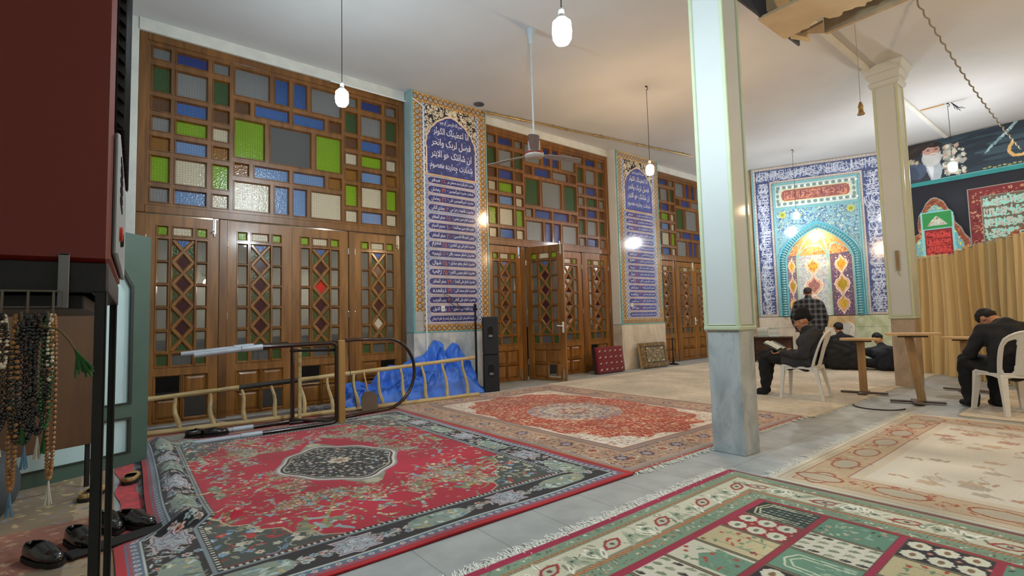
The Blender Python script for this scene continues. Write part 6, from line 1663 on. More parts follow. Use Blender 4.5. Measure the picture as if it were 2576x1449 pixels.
q = MB(); q.prism([(-.72, -.02, 0), (-.72, .70, 0), (-.60, .98, .0), (-.60, .98, .65), (-.72, -.02, .65)], (.01, 0, 0)); q.build('side_board', M_ductp, t)
# trunking along the column line
def bar(name, label, cat, p0, p1, w, h_, mat, **k):
    p0, p1 = Vector(p0), Vector(p1); d = (p1 - p0); L = d.length; rz = math.atan2(d.y, d.x)
    M = Matrix.Translation((0, 0, 0)) @ Matrix.Rotation(rz, 4, 'Z')
    q = MB(); q.cbox(0, L, -w / 2, w / 2, -h_, 0, min(w, h_) * .15, M=M); o = q.build(name, mat, None); o.location = p0; return tag(o, label, cat, **k)
bar('cable_trunking', 'pale cable trunking on the ceiling between the air duct and the farther column', 'trunking', (-2.42, 6.2, H), (-2.42, 9.12, H), .075, .05, M_plaster)
bar('cable_trunking', 'pale cable trunking on the ceiling between the farther column and the banner wall', 'trunking', (-2.42, 9.72, H), (-2.42, 14.24, H), .075, .05, M_plaster)
bar('wooden_batten', 'short wooden batten on the ceiling beside the lamp in front of the banner', 'batten', (-2.37, 11.98, H), (-2.02, 11.98, H), .035, .02, M_pine)
q = MB()
for k in range(5): q.tube([(0, 0, 0), (.03 + .02 * k, .02, -.06 - .02 * k), (.05 + .035 * k, .0, -.14 - .03 * (k % 3))], .005, 5)
o = q.build('loose_wires', M_black, None); o.location = (-1.93, 12.0, H - .002); tag(o, 'bunch of loose wires sticking out of the ceiling above the banner lamp', 'wires')
# pull cord with wooden bell
t = thing('pull_cord', 'thin cord with a small brass bell-shaped pull hanging before the capital', 'cord', (-2.11, 7.6, 3.80))
MB().tube([(0, 0, .09), (.005, 0, .6), (0, 0, H - 3.8 - .001)], .0035, 5).build('string', M_grey, t)
MB().lathe([(.042, -.085), (.044, -.075), (.030, -.05), (.026, .0), (.032, .02), (.024, .05), (.012, .085)], n=16).build('bell_pull', M_brass, t, smooth=True)
# ceiling outlet
q = MB(); q.lathe([(.085, 0), (.09, -.012), (.07, -.018), (.055, -.006)], n=24); o = q.build('round_vent', P('vent_blue_grey', '#4c5563', .5), None, smooth=True); o.location = (-6.98, 4.93, H - .001); tag(o, 'small round dark vent in the ceiling near the first tiled pilaster', 'vent')
# brass curtain pole fixed under the ceiling
t = thing('brass_pole', 'long brass pole with worn joints running under the ceiling from the first tiled pilaster', 'pole', (-7.12, 5.10, H - .045))
d = Vector((-6.36 + 7.12, 10.6 - 5.1, 0)); L = d.length; M = Matrix.Rotation(math.atan2(d.y, d.x), 4, 'Z')
q = MB(); q.tube([M @ Vector((L * k / 20, .006 * math.sin(k), 0)) for k in range(21)], .016, 10); q.build('tube', M_brass, t, smooth=True)
for k, (s_, l) in enumerate(((.02, .12), (.10, .05), (.145, .05), (.30, .14), (.335, .05), (.46, .26), (.50, .05), (.68, .2), (.80, .05), (.9, .2))):
    q = MB(); q.tube([M @ Vector((L * s_, 0, 0)), M @ Vector((L * s_ + l, 0, 0))], .022, 10); q.build('collar', M_brass, t, smooth=True)
for s_ in (.05, .28, .5, .72, .95):
    q = MB(); a = M @ Vector((L * s_, 0, 0)); q.tube([a, (a.x, a.y, .044)], .009, 6); q.build('ceiling_clip', M_brass, t)
# white conduit along the wall top and down the first pilaster
q = MB(); q.tube([(WX + .065, 2.45, 4.79), (WX + .065, 3.66, 4.79), (WX + .10, 3.69, 4.79), (PX + .03, 3.72, 4.785), (PX + .03, 3.90, 4.70), (PX + .03, 3.905, 2.6), (PX + .03, 3.90, 2.3), (PX + .045, 3.90, 1.0), (PX + .05, 3.90, .66)], .011, 8)
o = q.build('white_conduit', M_white, None, origin=(PX, 3.9, 1.0)); tag(o, 'thin white conduit running along the wall top and down the first tiled pilaster', 'pipe')
def switch(label, y, z):
    t = thing('wall_switch', label, 'switch', (PX + .014, y, z)); q = MB(); q.cbox(0, .012, -.035, .035, -.045, .045, .004); q.build('plate', M_white, t); q = MB(); q.cbox(.012, .018, -.014, .014, -.022, .022, .002); q.build('rocker', P('switch_grey', '#b9bcbc', .4), t)
switch('white light switch on the first tiled pilaster among the lower cartouches', 4.22, 1.37); switch('white light switch on the second tiled pilaster among the lower cartouches', 9.13, 1.42)
# ceiling fan
t = thing('ceiling_fan', 'dusty grey ceiling fan on a long rod with a red ring round its motor', 'fan', (-4.74, 4.20, 3.27))
M_fan = P('dusty_fan_paint', '#a39c98', .6, var=.12, scale=18); M_rod = P('fan_rod_paint', '#b9c2c8', .5)
MB().tube([(0, 0, .18), (0, 0, H - 3.27 - .14)], .013, 10).build('rod', M_rod, t, smooth=True)
MB().lathe([(.02, H - 3.27 - .20), (.035, H - 3.27 - .15), (.06, H - 3.27 - .02), (.062, H - 3.27 - .001)], n=20).build('ceiling_cup', M_rod, t, smooth=True)
MB().lathe([(.03, .20), (.065, .19), (.080, .18), (.080, .05), (.085, .04)], n=24).build('motor_housing', M_fan, t, smooth=True)
MB().lathe([(.085, .042), (.118, .03), (.125, .012), (.120, .0)], n=28).build('red_ring', P('red_fan_ring', '#8a2f28', .4), t, smooth=True)
MB().lathe([(.125, .0), (.128, -.015), (.105, -.03), (.06, -.04), (.02, -.042)], n=28).build('bottom_cap', P('fan_cap', '#c4c2bd', .4), t, smooth=True)
for k in range(3):
    an = math.atan2(-.665, .747) + k * 2 * PI / 3; M = Matrix.Rotation(an, 4, 'Z') @ Matrix.Rotation(math.radians(-10), 4, 'X')
    q = MB(); pr = [(.09, .024), (.16, .030), (.20, .052), (.40, .062), (.66, .066), (.70, .058), (.715, .03)]
    top = [M @ Vector((x, w, .012)) for x, w in pr] + [M @ Vector((x, -w, .012)) for x, w in pr[::-1]]
    q.prism([tuple(p) for p in top], (0, 0, -.005)); q.build('blade', M_fan, t)

# ================================================================== things along the door wall
def speaker_box(mb, x0, x1, y0, y1, z0, z1): mb.cbox(x0, x1, y0, y1, z0, z1, .012)
t0 = None
for k, (z0, z1) in enumerate(((.0, .60), (.602, 1.215))):
    t = thing('loudspeaker', ('black loudspeaker standing on the floor, lower of the stacked pair', 'black loudspeaker resting on the other one, upper of the stacked pair')[k], 'loudspeaker', (-6.72, 4.86, z0), math.radians(-32))
    hh = z1 - z0; q = MB()
    # cabinet with a recessed grip in the side that faces the room corner
    speaker_box(q, -.19, .15, -.12, .13, 0.0, hh); q.build('cabinet', M_blackpl, t)
    q = MB(); zc_ = hh * .60; X_ = .1505
    outer = [(.050 * math.cos(a), zc_ + (.06 if math.sin(a) > 0 else -.06) + .05 * math.sin(a)) for a in np.linspace(0, 2 * PI, 25)[:-1]]
    q.add([(X_, a + .0, b) for a, b in outer] + [(X_ + .004, a * .84, zc_ + (b - zc_) * .90) for a, b in outer], [(i, (i + 1) % 24, 24 + (i + 1) % 24, 24 + i) for i in range(24)])
    q.add([(X_ + .0015, a * .84, zc_ + (b - zc_) * .90) for a, b in outer], [tuple(range(24))], 1)
    gr_ = q.build('grip_recess', [M_black, M_dark], t)
    q = MB(); q.cbox(X_ + .001, X_ + .012, -.034, .034, zc_ - .085, zc_ - .045, .004); q.build('grip_plate', P('grip_grey', '#8d9094', .3, .6), gr_)
t = thing('speaker_stand', 'black pole with a knob standing behind the stacked loudspeakers', 'stand', (-6.93, 4.72, 0))
MB().tube([(0, 0, 0), (0, 0, 1.38)], .018, 10).build('pole', M_black, t, smooth=True); MB().ball((0, 0, 1.415), (.028, .028, .035), 12).build('knob', M_black, t, smooth=True)
MB().lathe([(.035, 1.335), (.04, 1.36), (.02, 1.385)], n=12).build('collar', M_black, t); MB().lathe([(.11, 0), (.11, .015), (.03, .03)], n=16).build('base', M_black, t)
q = MB(); q.tube([(-6.95, 4.58, 1.30), (-7.05, 4.50, 1.40), (-7.10, 4.36, 1.56), (-7.08, 4.20, 1.62), (-7.10, 4.28, 1.50), (-7.04, 4.50, 1.34)], .006, 6); o = q.build('black_cable', M_black, None, origin=(-7.0, 4.5, 1.4)); tag(o, 'loop of black cable hanging beside the loudspeaker pole', 'cable')

M_lad = WOOD('ladder_poplar', '#b09a68', '#cdb888', rough=.7, coat=.0, stretch=(4, 1.5, 4), scale=3)
t = thing('ladder', 'long wooden ladder lying on its side against the first glazed doors', 'ladder', (-6.52, 2.3, 0))
lb = lambda s, k: (-6.74 + .36 * s - k * .10, .05 + 4.33 * s, .035 + k * (.345 + .21 * s))     # s along, k = 0 lower rail, 1 upper rail
def lp(s, k): p = lb(s, k); return (p[0] + 6.52, p[1] - 2.3, p[2])
q = MB(); q.tube([lp(i / 24, 0) for i in range(25)], [.030 + .003 * math.sin(i * 1.7) for i in range(25)], 8); q.build('side_rail', M_lad, t, smooth=True)
q = MB(); q.tube([lp(i / 24, 1) for i in range(25)], [.028 + .003 * math.sin(i * 2.1) for i in range(25)], 8); q.build('side_rail', M_lad, t, smooth=True)
q = MB(); q.tube([lp(.26 + i * .026, 1) for i in range(7)], .031, 8); tag(q.build('charred_sleeve', P('charred_wood', '#3b3835', .7), t, smooth=True), 'charred grey stretch of the upper rail')
for i in range(13):
    s = .045 + i * .076; a, b = Vector(lp(s, 0)), Vector(lp(s - .008, 1)); q = MB()
    pts = [a.lerp(b, k / 6) + Vector((0, .014 * math.sin(k * 1.1 + i), 0)) for k in range(7)]
    q.tube(pts, [.022, .026, .025, .022, .020, .018, .017], 7); q.build('rung', M_lad, t, smooth=True)

# tubular frame (carrying frame) leaning before the ladder
M_tube = P('dark_brown_tube', '#2f2119', .25, .35, var=.2, coat=.5); M_sleeve = P('grey_sleeve', '#a9b2bc', .4, .1)
t = thing('tubular_frame', 'dark tubular metal frame with grey end sleeves and a big round loop', 'frame', (-6.08, 2.0, 0))
def wl_(p): return (p[0] + 6.08, p[1] - 2.0, p[2])
X1, X2 = -5.86, -6.30
q = MB()
q.tube([wl_(p) for p in [(X1, 1.20, .935), (X1, 1.97, .945), (X1, 2.02, .925), (X1, 2.03, .88), (X1, 2.03, .10), (X1, 2.02, .045), (X1, 1.97, .028), (X1, 1.20, .028)]], .024, 12); q.build('front_frame', M_tube, t, smooth=True)
q = MB(); q.tube([wl_(p) for p in [(X2, 1.25, .935), (X2, 1.60, .945), (X2, 1.66, .91), (X2, 1.66, .08), (X2, 1.62, .030), (X2, 1.2, .028)]], .024, 12); q.build('rear_frame', M_tube, t, smooth=True)
q = MB(); lo = [(X1 - .05, 2.0, .95), (-6.0, 2.3, .965), (-6.12, 2.7, .95)]
for k in range(15): a = PI / 2 - PI * k / 14; lo.append((-6.25 - .10 * math.sin((k / 14) * PI), 2.82 + .46 * math.cos(a), .49 + .46 * math.sin(a)))
lo += [(-6.2, 2.6, .03), (-6.1, 2.2, .03), (X2 + .1, 1.6, .03)]
q.tube([wl_(p) for p in lo], .022, 12); q.build('round_loop', M_tube, t, smooth=True)
for x, z, y0 in ((X1, .935, .62), (X2, .935, .55), (X1, .028, .62), (X2, .028, .66)):
    q = MB(); q.tube([wl_((x, y0, z - .05 * (z > .5))), wl_((x, 1.06, z - .012 * (z > .5)))], .026, 12); q.tube([wl_((x, 1.04, z - .012 * (z > .5))), wl_((x, 1.24, z))], .033, 12); q.build('end_sleeve', M_sleeve, t, smooth=True)
for y, z in ((1.64, .86), (1.64, .05)):
    q = MB(); q.tube([wl_((X2, y, z)), wl_((X1, y + .36, z))], .018, 8); q.build('cross_tube', M_tube, t, smooth=True)
q = MB(); q.cbox(.10 + .11, .10 + .15, .045, .125, .0, .975, .012); q.build('padded_board', P('ochre_padding', '#a07c46', .5, var=.1, scale=3, stretch=(1, 1, .3)), t)
q = MB(); q.cbox(-.22, -.20, -.34 + .06, -.34 + .10, .02, .88, .004); q.build('thin_lath', M_lad, t)
q = MB(); q.tube([wl_((X2 + .02, 2.3, .98)), wl_((X2 + .06, 2.34, .5)), wl_((X2 + .10, 2.40, .10))], .004, 6); q.build('hanging_wire', M_black, t)
# shovel blade
t = thing('shovel', 'small brown metal shovel propped against the ladder rungs', 'shovel', (-6.27, 2.60, 0))
M = Matrix.Rotation(math.radians(-14), 4, 'Y')
q = MB(); q.prism([tuple(M @ Vector(p)) for p in ((0, -.10, .02), (0, .11, .02), (0, .12, .22), (0, .06, .28), (0, -.05, .28), (0, -.10, .22))], (.012, 0, 0)); q.build('blade', P('brown_sheet', '#5d4a3c', .6, .2, var=.15), t)
q = MB(); q.tube([tuple(M @ Vector((0, 0, .26))), tuple(M @ Vector((-.02, -.02, .55)))], .012, 8); q.build('handle', M_pine_d, t)
t = thing('wire_tangle', 'small tangle of grey wires on the floor behind the tubular frame', 'wires', (-6.68, 2.12, 0)); q = MB(); rnd = random.Random(4)
for k in range(9): q.tube([(rnd.uniform(-.08, .08), rnd.uniform(-.2, .2), .01 + rnd.random() * .12) for _ in range(5)], .005, 5)
q.build('wires', P('grey_wire', '#7d8085', .4, .5), t)

# blue cloth heap
M_blue = P('blue_satin', '#4078e0', .42, var=.12, scale=3, bump=.2, bscale=26)
nY, nT = 260, 60; vs = []
Hy = [(2.42, .10), (2.55, .30), (2.75, .33), (2.95, .26), (3.05, .40), (3.25, .52), (3.45, .50), (3.60, .58), (3.85, .64), (4.02, .86), (4.10, .84), (4.20, .64), (4.36, .80), (4.44, .78), (4.58, .52), (4.72, .12), (4.80, .03)]
for i in range(nY + 1):
    y = 2.42 + 2.38 * i / nY; h_ = float(np.interp(y, [p[0] for p in Hy], [p[1] for p in Hy]))
    for j in range(nT + 1):
        t_ = j / nT
        f1 = math.sin(y * 17 + 2.2 * math.sin(t_ * 3 + y * 2)) ; f2 = math.sin(y * 41 + 3 * math.sin(t_ * 4 + y)) ; f3 = math.sin(t_ * 11 + 2.5 * math.sin(y * 5.1))
        rg = lambda v_: (1 - abs(math.sin(v_))) ** 2
        f1 += 1.3 * rg(y * 9 + 1.8 * math.sin(t_ * 5 + y)) - .6; f2 += 1.2 * rg(t_ * 9 + 2.6 * math.sin(y * 6)) - .5
        dep = .50 if y < 3.6 else .42
        x = -7.10 + dep * t_ ** .7 + (.055 * f1 + .030 * f2 + .012 * math.sin(y * 83 + 5 * t_)) * math.sin(PI * min(1, t_ * 1.3)) ** .5 + .02 * f3 * t_
        z = h_ * (1 - t_ ** 1.5) + .022 * f3 * (1 - t_) * t_ * 3 + .008
        if y < 3.6: x = max(x, -7.28); 
        vs.append((x + 6.8, y + .03 * f3 * t_ - 3.6, max(.006, z)))
q = MB(); q.add(vs, [(i * (nT + 1) + j, (i + 1) * (nT + 1) + j, (i + 1) * (nT + 1) + j + 1, i * (nT + 1) + j + 1) for i in range(nY) for j in range(nT)])
o = q.build('blue_cloth_heap', M_blue, None, smooth=True, fix=False); o.location = (-6.8, 3.6, 0); tag(o, 'crumpled heap of shiny blue cloth between the ladder and the first tiled pilaster', 'cloth')
for p in o.data.polygons: p.use_smooth = True

# floor cushions leaning on the wall
def cushion(label, loc, rz, w, h_, th, cols, tilt, kind):
    t = thing('floor_cushion', label, 'cushion', loc, rz)
    random.seed(int(w * 100)); cv = Cv(w, h_, .010, cols[0])
    if kind == 'red':
        for i in range(5):
            for j in range(4):
                a, b = w * (i + .6) / 5.3, h_ * (j + .6) / 4.3
                cv.poly([(a - .045, b), (a, b - .045), (a + .045, b), (a, b + .045)], cols[1]); cv.leaf(a - .012, b, .05, .018, .9, cols[2]); cv.leaf(a + .016, b, .05, .018, .9, cols[2])
    else:
        dense_flowers(cv, 0, 0, w, h_, .05, cols[1:], None); cv.rect(w * .16, h_ * .18, w * .9, h_ * .86, '#3f3a33'); cv.rect(w * .19, h_ * .22, w * .87, h_ * .82, '#6f6650'); dense_flowers(cv, w * .2, h_ * .23, w * .86, h_ * .81, .04, ['#b9ab86', '#4a463c', '#a39674', '#c9bd9a'], None)
        for a in (.24, .8):
            for b in (.27, .77): cv.leaf(w * a, h_ * b, .07, .022, 0, '#d9d2bc')
    M = Matrix.Rotation(tilt, 4, 'Y')
    def pl(A, B, side=1):
        a = (A / w - .5) * 2; b = (B / h_ - .5) * 2; bul = th * (.30 + .70 * (1 - np.abs(a) ** 6) ** .5 * (1 - np.abs(b) ** 6) ** .5) if False else th * (.55 + .45 * np.sqrt(np.clip((1 - a ** 8) * (1 - b ** 8), 0, 1)))
        X = bul * .5 * side; Y = A - w / 2; Z = B
        m = np.array(M)
        return X * m[0, 0] + Z * m[0, 2], Y, X * m[2, 0] + Z * m[2, 2] + th * .4 * math.sin(abs(tilt))
    grid_obj('woven_cover', cv, pl, M_carpet, t)
    bk = Cv(w, h_, .03, cols[-1]); grid_obj('back_cover', bk, lambda A, B: pl(A, B, -1), M_carpet, t)
    # gusset between both covers
    ed = []; N = 40
    per = [(w * k / N, 0) for k in range(N)] + [(w, h_ * k / N) for k in range(N)] + [(w - w * k / N, h_) for k in range(N)] + [(0, h_ - h_ * k / N) for k in range(N)]
    A = np.array([[p[0] for p in per]]); B = np.array([[p[1] for p in per]])
    f = np.stack(pl(A, B, 1), -1)[0]; g = np.stack(pl(A, B, -1), -1)[0]; n = len(per)
    q = MB(); q.add([tuple(p) for p in f] + [tuple(p) for p in g], [(k, (k + 1) % n, n + (k + 1) % n, n + k) for k in range(n)]); q.build('gusset', P('cushion_side_' + kind, cols[-2], .9, var=.4, scale=60), t, smooth=True)
    return t
cushion('dark red square cushion with small white motifs leaning on the second glazed doors', (-6.98, 8.12, .0), 0, .86, .54, .16, ['#6f1f26', '#4a1a26', '#c9a89a', '#3a2428', '#4a2a30'], -.12, 'red')
cushion('patterned beige and brown cushion leaning on the second pilaster', (-6.90, 9.56, .0), math.radians(-3), .90, .56, .12, ['#6d5a3c', '#8a7450', '#4a3c2c', '#a08a62', '#7d5f3c', '#a98f66', '#7d6a4a'], -.16, 'beige')
# microphone stand
t = thing('microphone_stand', 'slim black microphone stand with round base before the third glazed doors', 'stand', (-7.0, 10.42, 0))
MB().lathe([(.13, 0), (.13, .012), (.11, .022), (.03, .04), (.022, .12)], n=20).build('base', M_black, t, smooth=True); MB().tube([(0, 0, .03), (0, 0, .60)], .016, 8).build('lower_tube', M_black, t); MB().tube([(0, 0, .60), (0, 0, 1.0)], .009, 8).build('upper_tube', M_steel, t); MB().lathe([(.022, .58), (.022, .63)], n=10).build('clutch', M_black, t)

# ================================================================== low book stand with books near the niche
t = thing('book_stand', 'low dark stand carrying stacked books left of the prayer niche', 'stand', (-5.45, 12.15, 0), math.radians(22))
M_bs = P('dark_stand_wood', '#4a3428', .6, var=.2)
q = MB(); q.cbox(-.42, .42, -.18, .18, .58, .605, .004); q.build('shelf_top', M_bs, t); q = MB(); q.cbox(-.40, .40, -.16, .16, .22, .24, .004); q.build('shelf', M_bs, t)
for x in (-.40, .40):
    for y in (-.15, .15): q = MB(); q.cbox(x - .014, x + .014, y - .014, y + .014, 0, .58, .002); q.build('leg', M_black, t)
q = MB(); q.box(-.40, .40, .14, .15, .02, .57); q.build('back_board', P('stand_back', '#6a4636', .7, var=.2), t)
random.seed(90); bc_ = [P('pale_blue_book', '#c3d3d6', .6, var=.1, scale=40), P('white_book', '#dfe0da', .6, var=.06, scale=40), P('grey_green_book', '#a9b9b2', .6, var=.1, scale=40)]
base = Matrix.Translation((-5.45, 12.15, 0)) @ Matrix.Rotation(math.radians(22), 4, 'Z')
nb = 0
for sx, stack in ((-.20, 8), (.05, 8)):
    z = .606
    for k in range(stack):
        th = .026; p = base @ Vector((sx + random.uniform(-.008, .008), -.03 + random.uniform(-.01, .01), z)); nb += 1
        pos = ('lowest', 'second', 'third', 'fourth', 'fifth', 'sixth', 'seventh', 'topmost')[k]
        b_ = thing('stacked_book', 'pale thin book, %s of the %s stack on the low stand by the niche' % (pos, 'left' if sx < 0 else 'right'), 'book', tuple(p), math.radians(22) + random.uniform(-.05, .05), 'books stacked on the low stand')
        c_ = bc_[random.randint(0, 2)]
        q = MB(); q.box(-.105, .105, -.075, .075, .003, th - .003); q.build('pages', M_book, b_)
        q = MB(); q.box(-.11, .11, -.08, .08, 0, .003); q.box(-.11, .11, -.08, .08, th - .003, th); q.box(-.11, .11, -.082, -.078, 0, th); q.build('cover', c_, b_)
        z += th + .0005
t = thing('water_jug', 'pale round jug on the floor near the book stand', 'jug', (-4.86, 12.55, 0)); MB().lathe([(.06, 0), (.11, .06), (.13, .2), (.10, .34), (.05, .42), (.05, .48)], n=20).build('body', P('ivory_enamel', '#cfc6ae', .4), t, smooth=True); MB().tube([(.05, 0, .45), (.15, 0, .42), (.14, 0, .2)], .012, 8).build('handle', M_white, t, smooth=True)

# ================================================================== foreground left: red cooler on its stand
MX, MYF = -1.41, -.035
t = thing('air_cooler', 'big glossy red metal cooler standing on a black steel stand at the left edge', 'cooler', (-1.7906, -.3845, 1.30), -math.radians(1.6))
M_red = P('red_enamel', '#6e170a', .38, var=.05, scale=2, coat=.3); cx_, cy_ = -1.78, -.42
x0, x1, y0, y1, z1 = -.37, .37, -.40, .385, 1.05
q = MB(); q.cbox(x0, x1, y0, y1, 0.0, z1, .009); q.build('cabinet', M_red, t, smooth=False)
q = MB(); q.box(x0 + .03, x1 - .03, y1 + .001, y1 + .004, .32, z1 - .04); q.build('front_opening', M_dark, t)
q = MB()
for k in range(22): z = .33 + k * .031; q.add([(x0 + .03, y1 + .004, z), (x1 - .03, y1 + .004, z), (x1 - .03, y1 + .016, z - .012), (x0 + .03, y1 + .016, z - .012)], [(0, 1, 2, 3)])
for k in range(9): x = x0 + .05 + k * .08; q.box(x, x + .004, y1 + .004, y1 + .018, .32, z1 - .04)
q.build('louvres', P('louvre_black', '#1c1d1f', .4), t)
q = MB(); q.cbox(x0 + .01, x1 - .01, y1 + .001, y1 + .012, .02, .30, .004); cp_ = q.build('control_panel', P('grey_panel', '#8e9496', .4, .2), t)
q = MB()
for k in range(6):
    for j in range(5): q.lathe([(.008, 0), (.008, .002)], (0, 0, 0), 8, M=Matrix.Translation((x1 - .08 - k * .03, y1 + .012, .16 + j * .024)) @ Matrix.Rotation(-PI / 2, 4, 'X'))
q.build('vent_holes', M_dark, cp_)
for k in range(2): q = MB(); q.lathe([(.018, 0), (.017, .006), (.012, .007)], n=16, M=Matrix.Translation((x1 - .10 - k * .1, y1 + .012, .08)) @ Matrix.Rotation(-PI / 2, 4, 'X')); q.build('knob', P('red_knob', '#b8341e', .4) if k == 0 else M_black, cp_, smooth=True)
q = MB(); q.lathe([(.006, 0), (.005, .003)], n=10, M=Matrix.Translation((x1, -.30 + .15, .28)) @ Matrix.Rotation(PI / 2, 4, 'Y')); q.build('screw', M_steel, t)
t = thing('steel_stand', 'black angle-steel stand under the red cooler', 'stand', (-1.7906, -.3845, 0), -math.radians(1.6))
for sx in (-1, 1):
    for sy in (-1, 1):
        q = MB(); ax, ay = sx * .370, sy * .380; q.cbox(min(ax, ax - sx * .030), max(ax, ax - sx * .030), min(ay, ay - sy * .004), max(ay, ay - sy * .004), 0, 1.298, .001); q.cbox(min(ax, ax - sx * .004), max(ax, ax - sx * .004), min(ay, ay - sy * .020), max(ay, ay - sy * .020), 0, 1.298, .001); q.build('leg', M_black, t)
q = MB(); q.cbox(-.372, -.340, -.38, .38, 1.235, 1.298, .002); q.cbox(.340, .372, -.38, .38, 1.235, 1.298, .002); q.cbox(-.37, .37, .350, .382, 1.235, 1.298, .002); q.cbox(-.37, .37, -.382, -.350, 1.235, 1.298, .002); q.build('top_rails', M_black, t)
q = MB(); q.cbox(-.33, .33, -.34, .34, 1.20, 1.232, .003); q.build('drip_tray', P('tray_dark', '#2a2b2d', .4, .4), t)
# over-rail hook rack
RX = MX + .008
t = thing('hook_rack', 'grey wire hook rack hung over the rail of the steel stand', 'rack', (RX, -.30, 1.18))
M_wire = P('dull_wire', '#6d675c', .5, .5)
for y in (.214, -.20):
    q = MB(); q.cbox(.001, .005, y - .009, y + .009, .02, .135, .001); q.cbox(-.03, .005, y - .009, y + .009, .131, .135, .0008); q.build('flat_hanger', P('hanger_grey', '#77797c', .4, .6), t)
q = MB(); q.tube([(.008, -.30, .055), (.008, .21, .055)], .0022, 6); q.tube([(.008, -.30, .022), (.008, .215, .022), (.008, .215, .055)], .0018, 6); q.build('frame_wire', M_wire, t)
HY = [.200, .162, .125, .085, .045, .0]
for y in HY:
    q = MB(); q.tube([(.008, y, .056), (.012, y, .02), (.012, y, .0), (.03, y - .006, -.004), (.036, y - .006, .012)], .0024, 6); q.build('hook', M_wire, t)
# strings of prayer beads on the hooks
def beads(label, y, ln, rb, mat, n, seed, tassel=None, w=.022, sway=.0):
    t = thing('prayer_beads', label, 'prayer beads', (RX + .026, -.30 + y, 1.185)); rnd = random.Random(seed); q = MB(); pts = []
    for k in range(n):
        a = 2 * PI * k / n; p = (rnd.uniform(-.003, .003), w * math.sin(a) * (1 - .35 * (1 + math.cos(a)) / 2) + sway * (1 - math.cos(a)) / 2, -ln / 2 * (1 - math.cos(a)))
        pts.append(p); q.ball(p, rb, 8)
    q.build('beads', mat, t, smooth=True); MB().tube(pts, .0012, 4, closed=True).build('thread', M_black, t)
    if tassel:
        q = MB(); e = pts[n // 2]; 
        for k in range(16): a = rnd.uniform(0, 6.28); q.tube([e, (e[0] + .003 * math.cos(a), e[1] + .002 * math.sin(a), e[2] - .02), (e[0] + .008 * math.cos(a), e[1] + .006 * math.sin(a), e[2] - .05)], .0008, 4)
        q.build('tassel', tassel, t)
    return t
M_bb = P('black_beads', '#0d0e10', .15, coat=.6); M_gb = P('green_beads', '#0f5a22', .12, coat=.7); M_ob = P('orange_wood_beads', '#96693a', .35, coat=.3); M_wb = P('ivory_beads', '#d6cdb6', .3, coat=.3); M_brb = P('brown_beads', '#3a2418', .3, coat=.4)
M_gt = P('green_tassel', '#2a5a2e', .9); M_wt = P('white_tassel', '#c9c4ba', .9); M_bt = P('blue_tassel', '#5d84a6', .9); M_ot = P('olive_thread', '#6a5a3a', .9)
i_ = 0
for args in [('long string of orange wooden beads with white tassel, nearest the rack end', .203, .325, .0040, M_ob, 92, 1, M_wt, .006), ('string of ivory and orange beads with a thin white tassel beside the orange string', .199, .13, .0036, M_wb, 50, 2, None, .004),
             ('string of glittering green beads on the end hook', .194, .225, .0036, M_gb, 74, 3, M_gt, .009), ('string of black beads on the end hook behind the green one', .188, .20, .0042, M_bb, 66, 4, None, .012),
             ('second string of black beads on the end hook, hanging lower', .184, .235, .0042, M_bb, 70, 14, M_wt, .010), ('string of dark brown beads on the end hook', .180, .18, .0042, M_brb, 60, 15, None, .012),
             ('string of black beads on the second hook, longest', .166, .25, .0044, M_bb, 72, 5, M_bt, .015), ('string of black beads on the second hook, shorter', .162, .20, .0042, M_bb, 66, 6, M_gt, .012), ('string of dark green beads on the second hook', .158, .23, .0042, P('dark_green_beads', '#10251a', .2, coat=.5), 68, 7, None, .016),
             ('middle string of black beads on the second hook', .170, .225, .0042, M_bb, 70, 16, None, .010), ('string of brown beads on the second hook', .154, .245, .0042, M_brb, 70, 17, None, .014),
             ('string of black beads on the third hook', .128, .22, .0044, M_bb, 66, 8, M_wt, .014), ('string of brown beads on the third hook', .122, .25, .0044, M_brb, 70, 9, None, .012), ('string of tiny pearl beads on the third hook', .132, .10, .0034, M_wb, 44, 10, M_ot, .006),
             ('long string of amber beads between the second and third hook', .148, .335, .0044, M_ob, 92, 11, M_bt, .006), ('string of brown beads on the fourth hook', .088, .24, .0046, M_brb, 66, 12, None, .014)]:
    beads(*args)
q = MB(); rnd = random.Random(3); pts = [(0, 0, 0), (.01, .03, -.01), (.012, .045, -.03), (.014, .055, -.05)]; t = thing('green_tassel', 'green silk tassel on a twisted cord sticking out sideways from the beads', 'tassel', (RX + .03, -.118, 1.165))
q.tube(pts, .0022, 6); q.build('cord', M_ot, t); q = MB()
for k in range(26): a = rnd.uniform(-1, 1); q.tube([pts[-1], (.014, .062 + a * .004, -.065), (.014 + rnd.uniform(-.004, .004), .072 + a * .016, -.10 + rnd.uniform(-.01, .01))], .0013, 4)
q.build('threads', M_gt, t)

# green framed door panel and brown board leaning at the left
M_gf = P('dark_green_paint', '#456259', .5, var=.08, scale=4); M_gp = P('pale_blue_panel', '#bfe2e8', .4, var=.06, scale=2)
pa, pb = np.array([-5.15, -.60]), np.array([-5.53, .235]); pd = (pb - pa) / np.linalg.norm(pb - pa); L = 1.02; pn = np.array([pd[1], -pd[0]])
t = thing('green_door_panel', 'loose green framed door leaf with pale blue panels leaning at the left', 'door panel', (pb[0], pb[1], 0), math.atan2(pd[1], pd[0]))
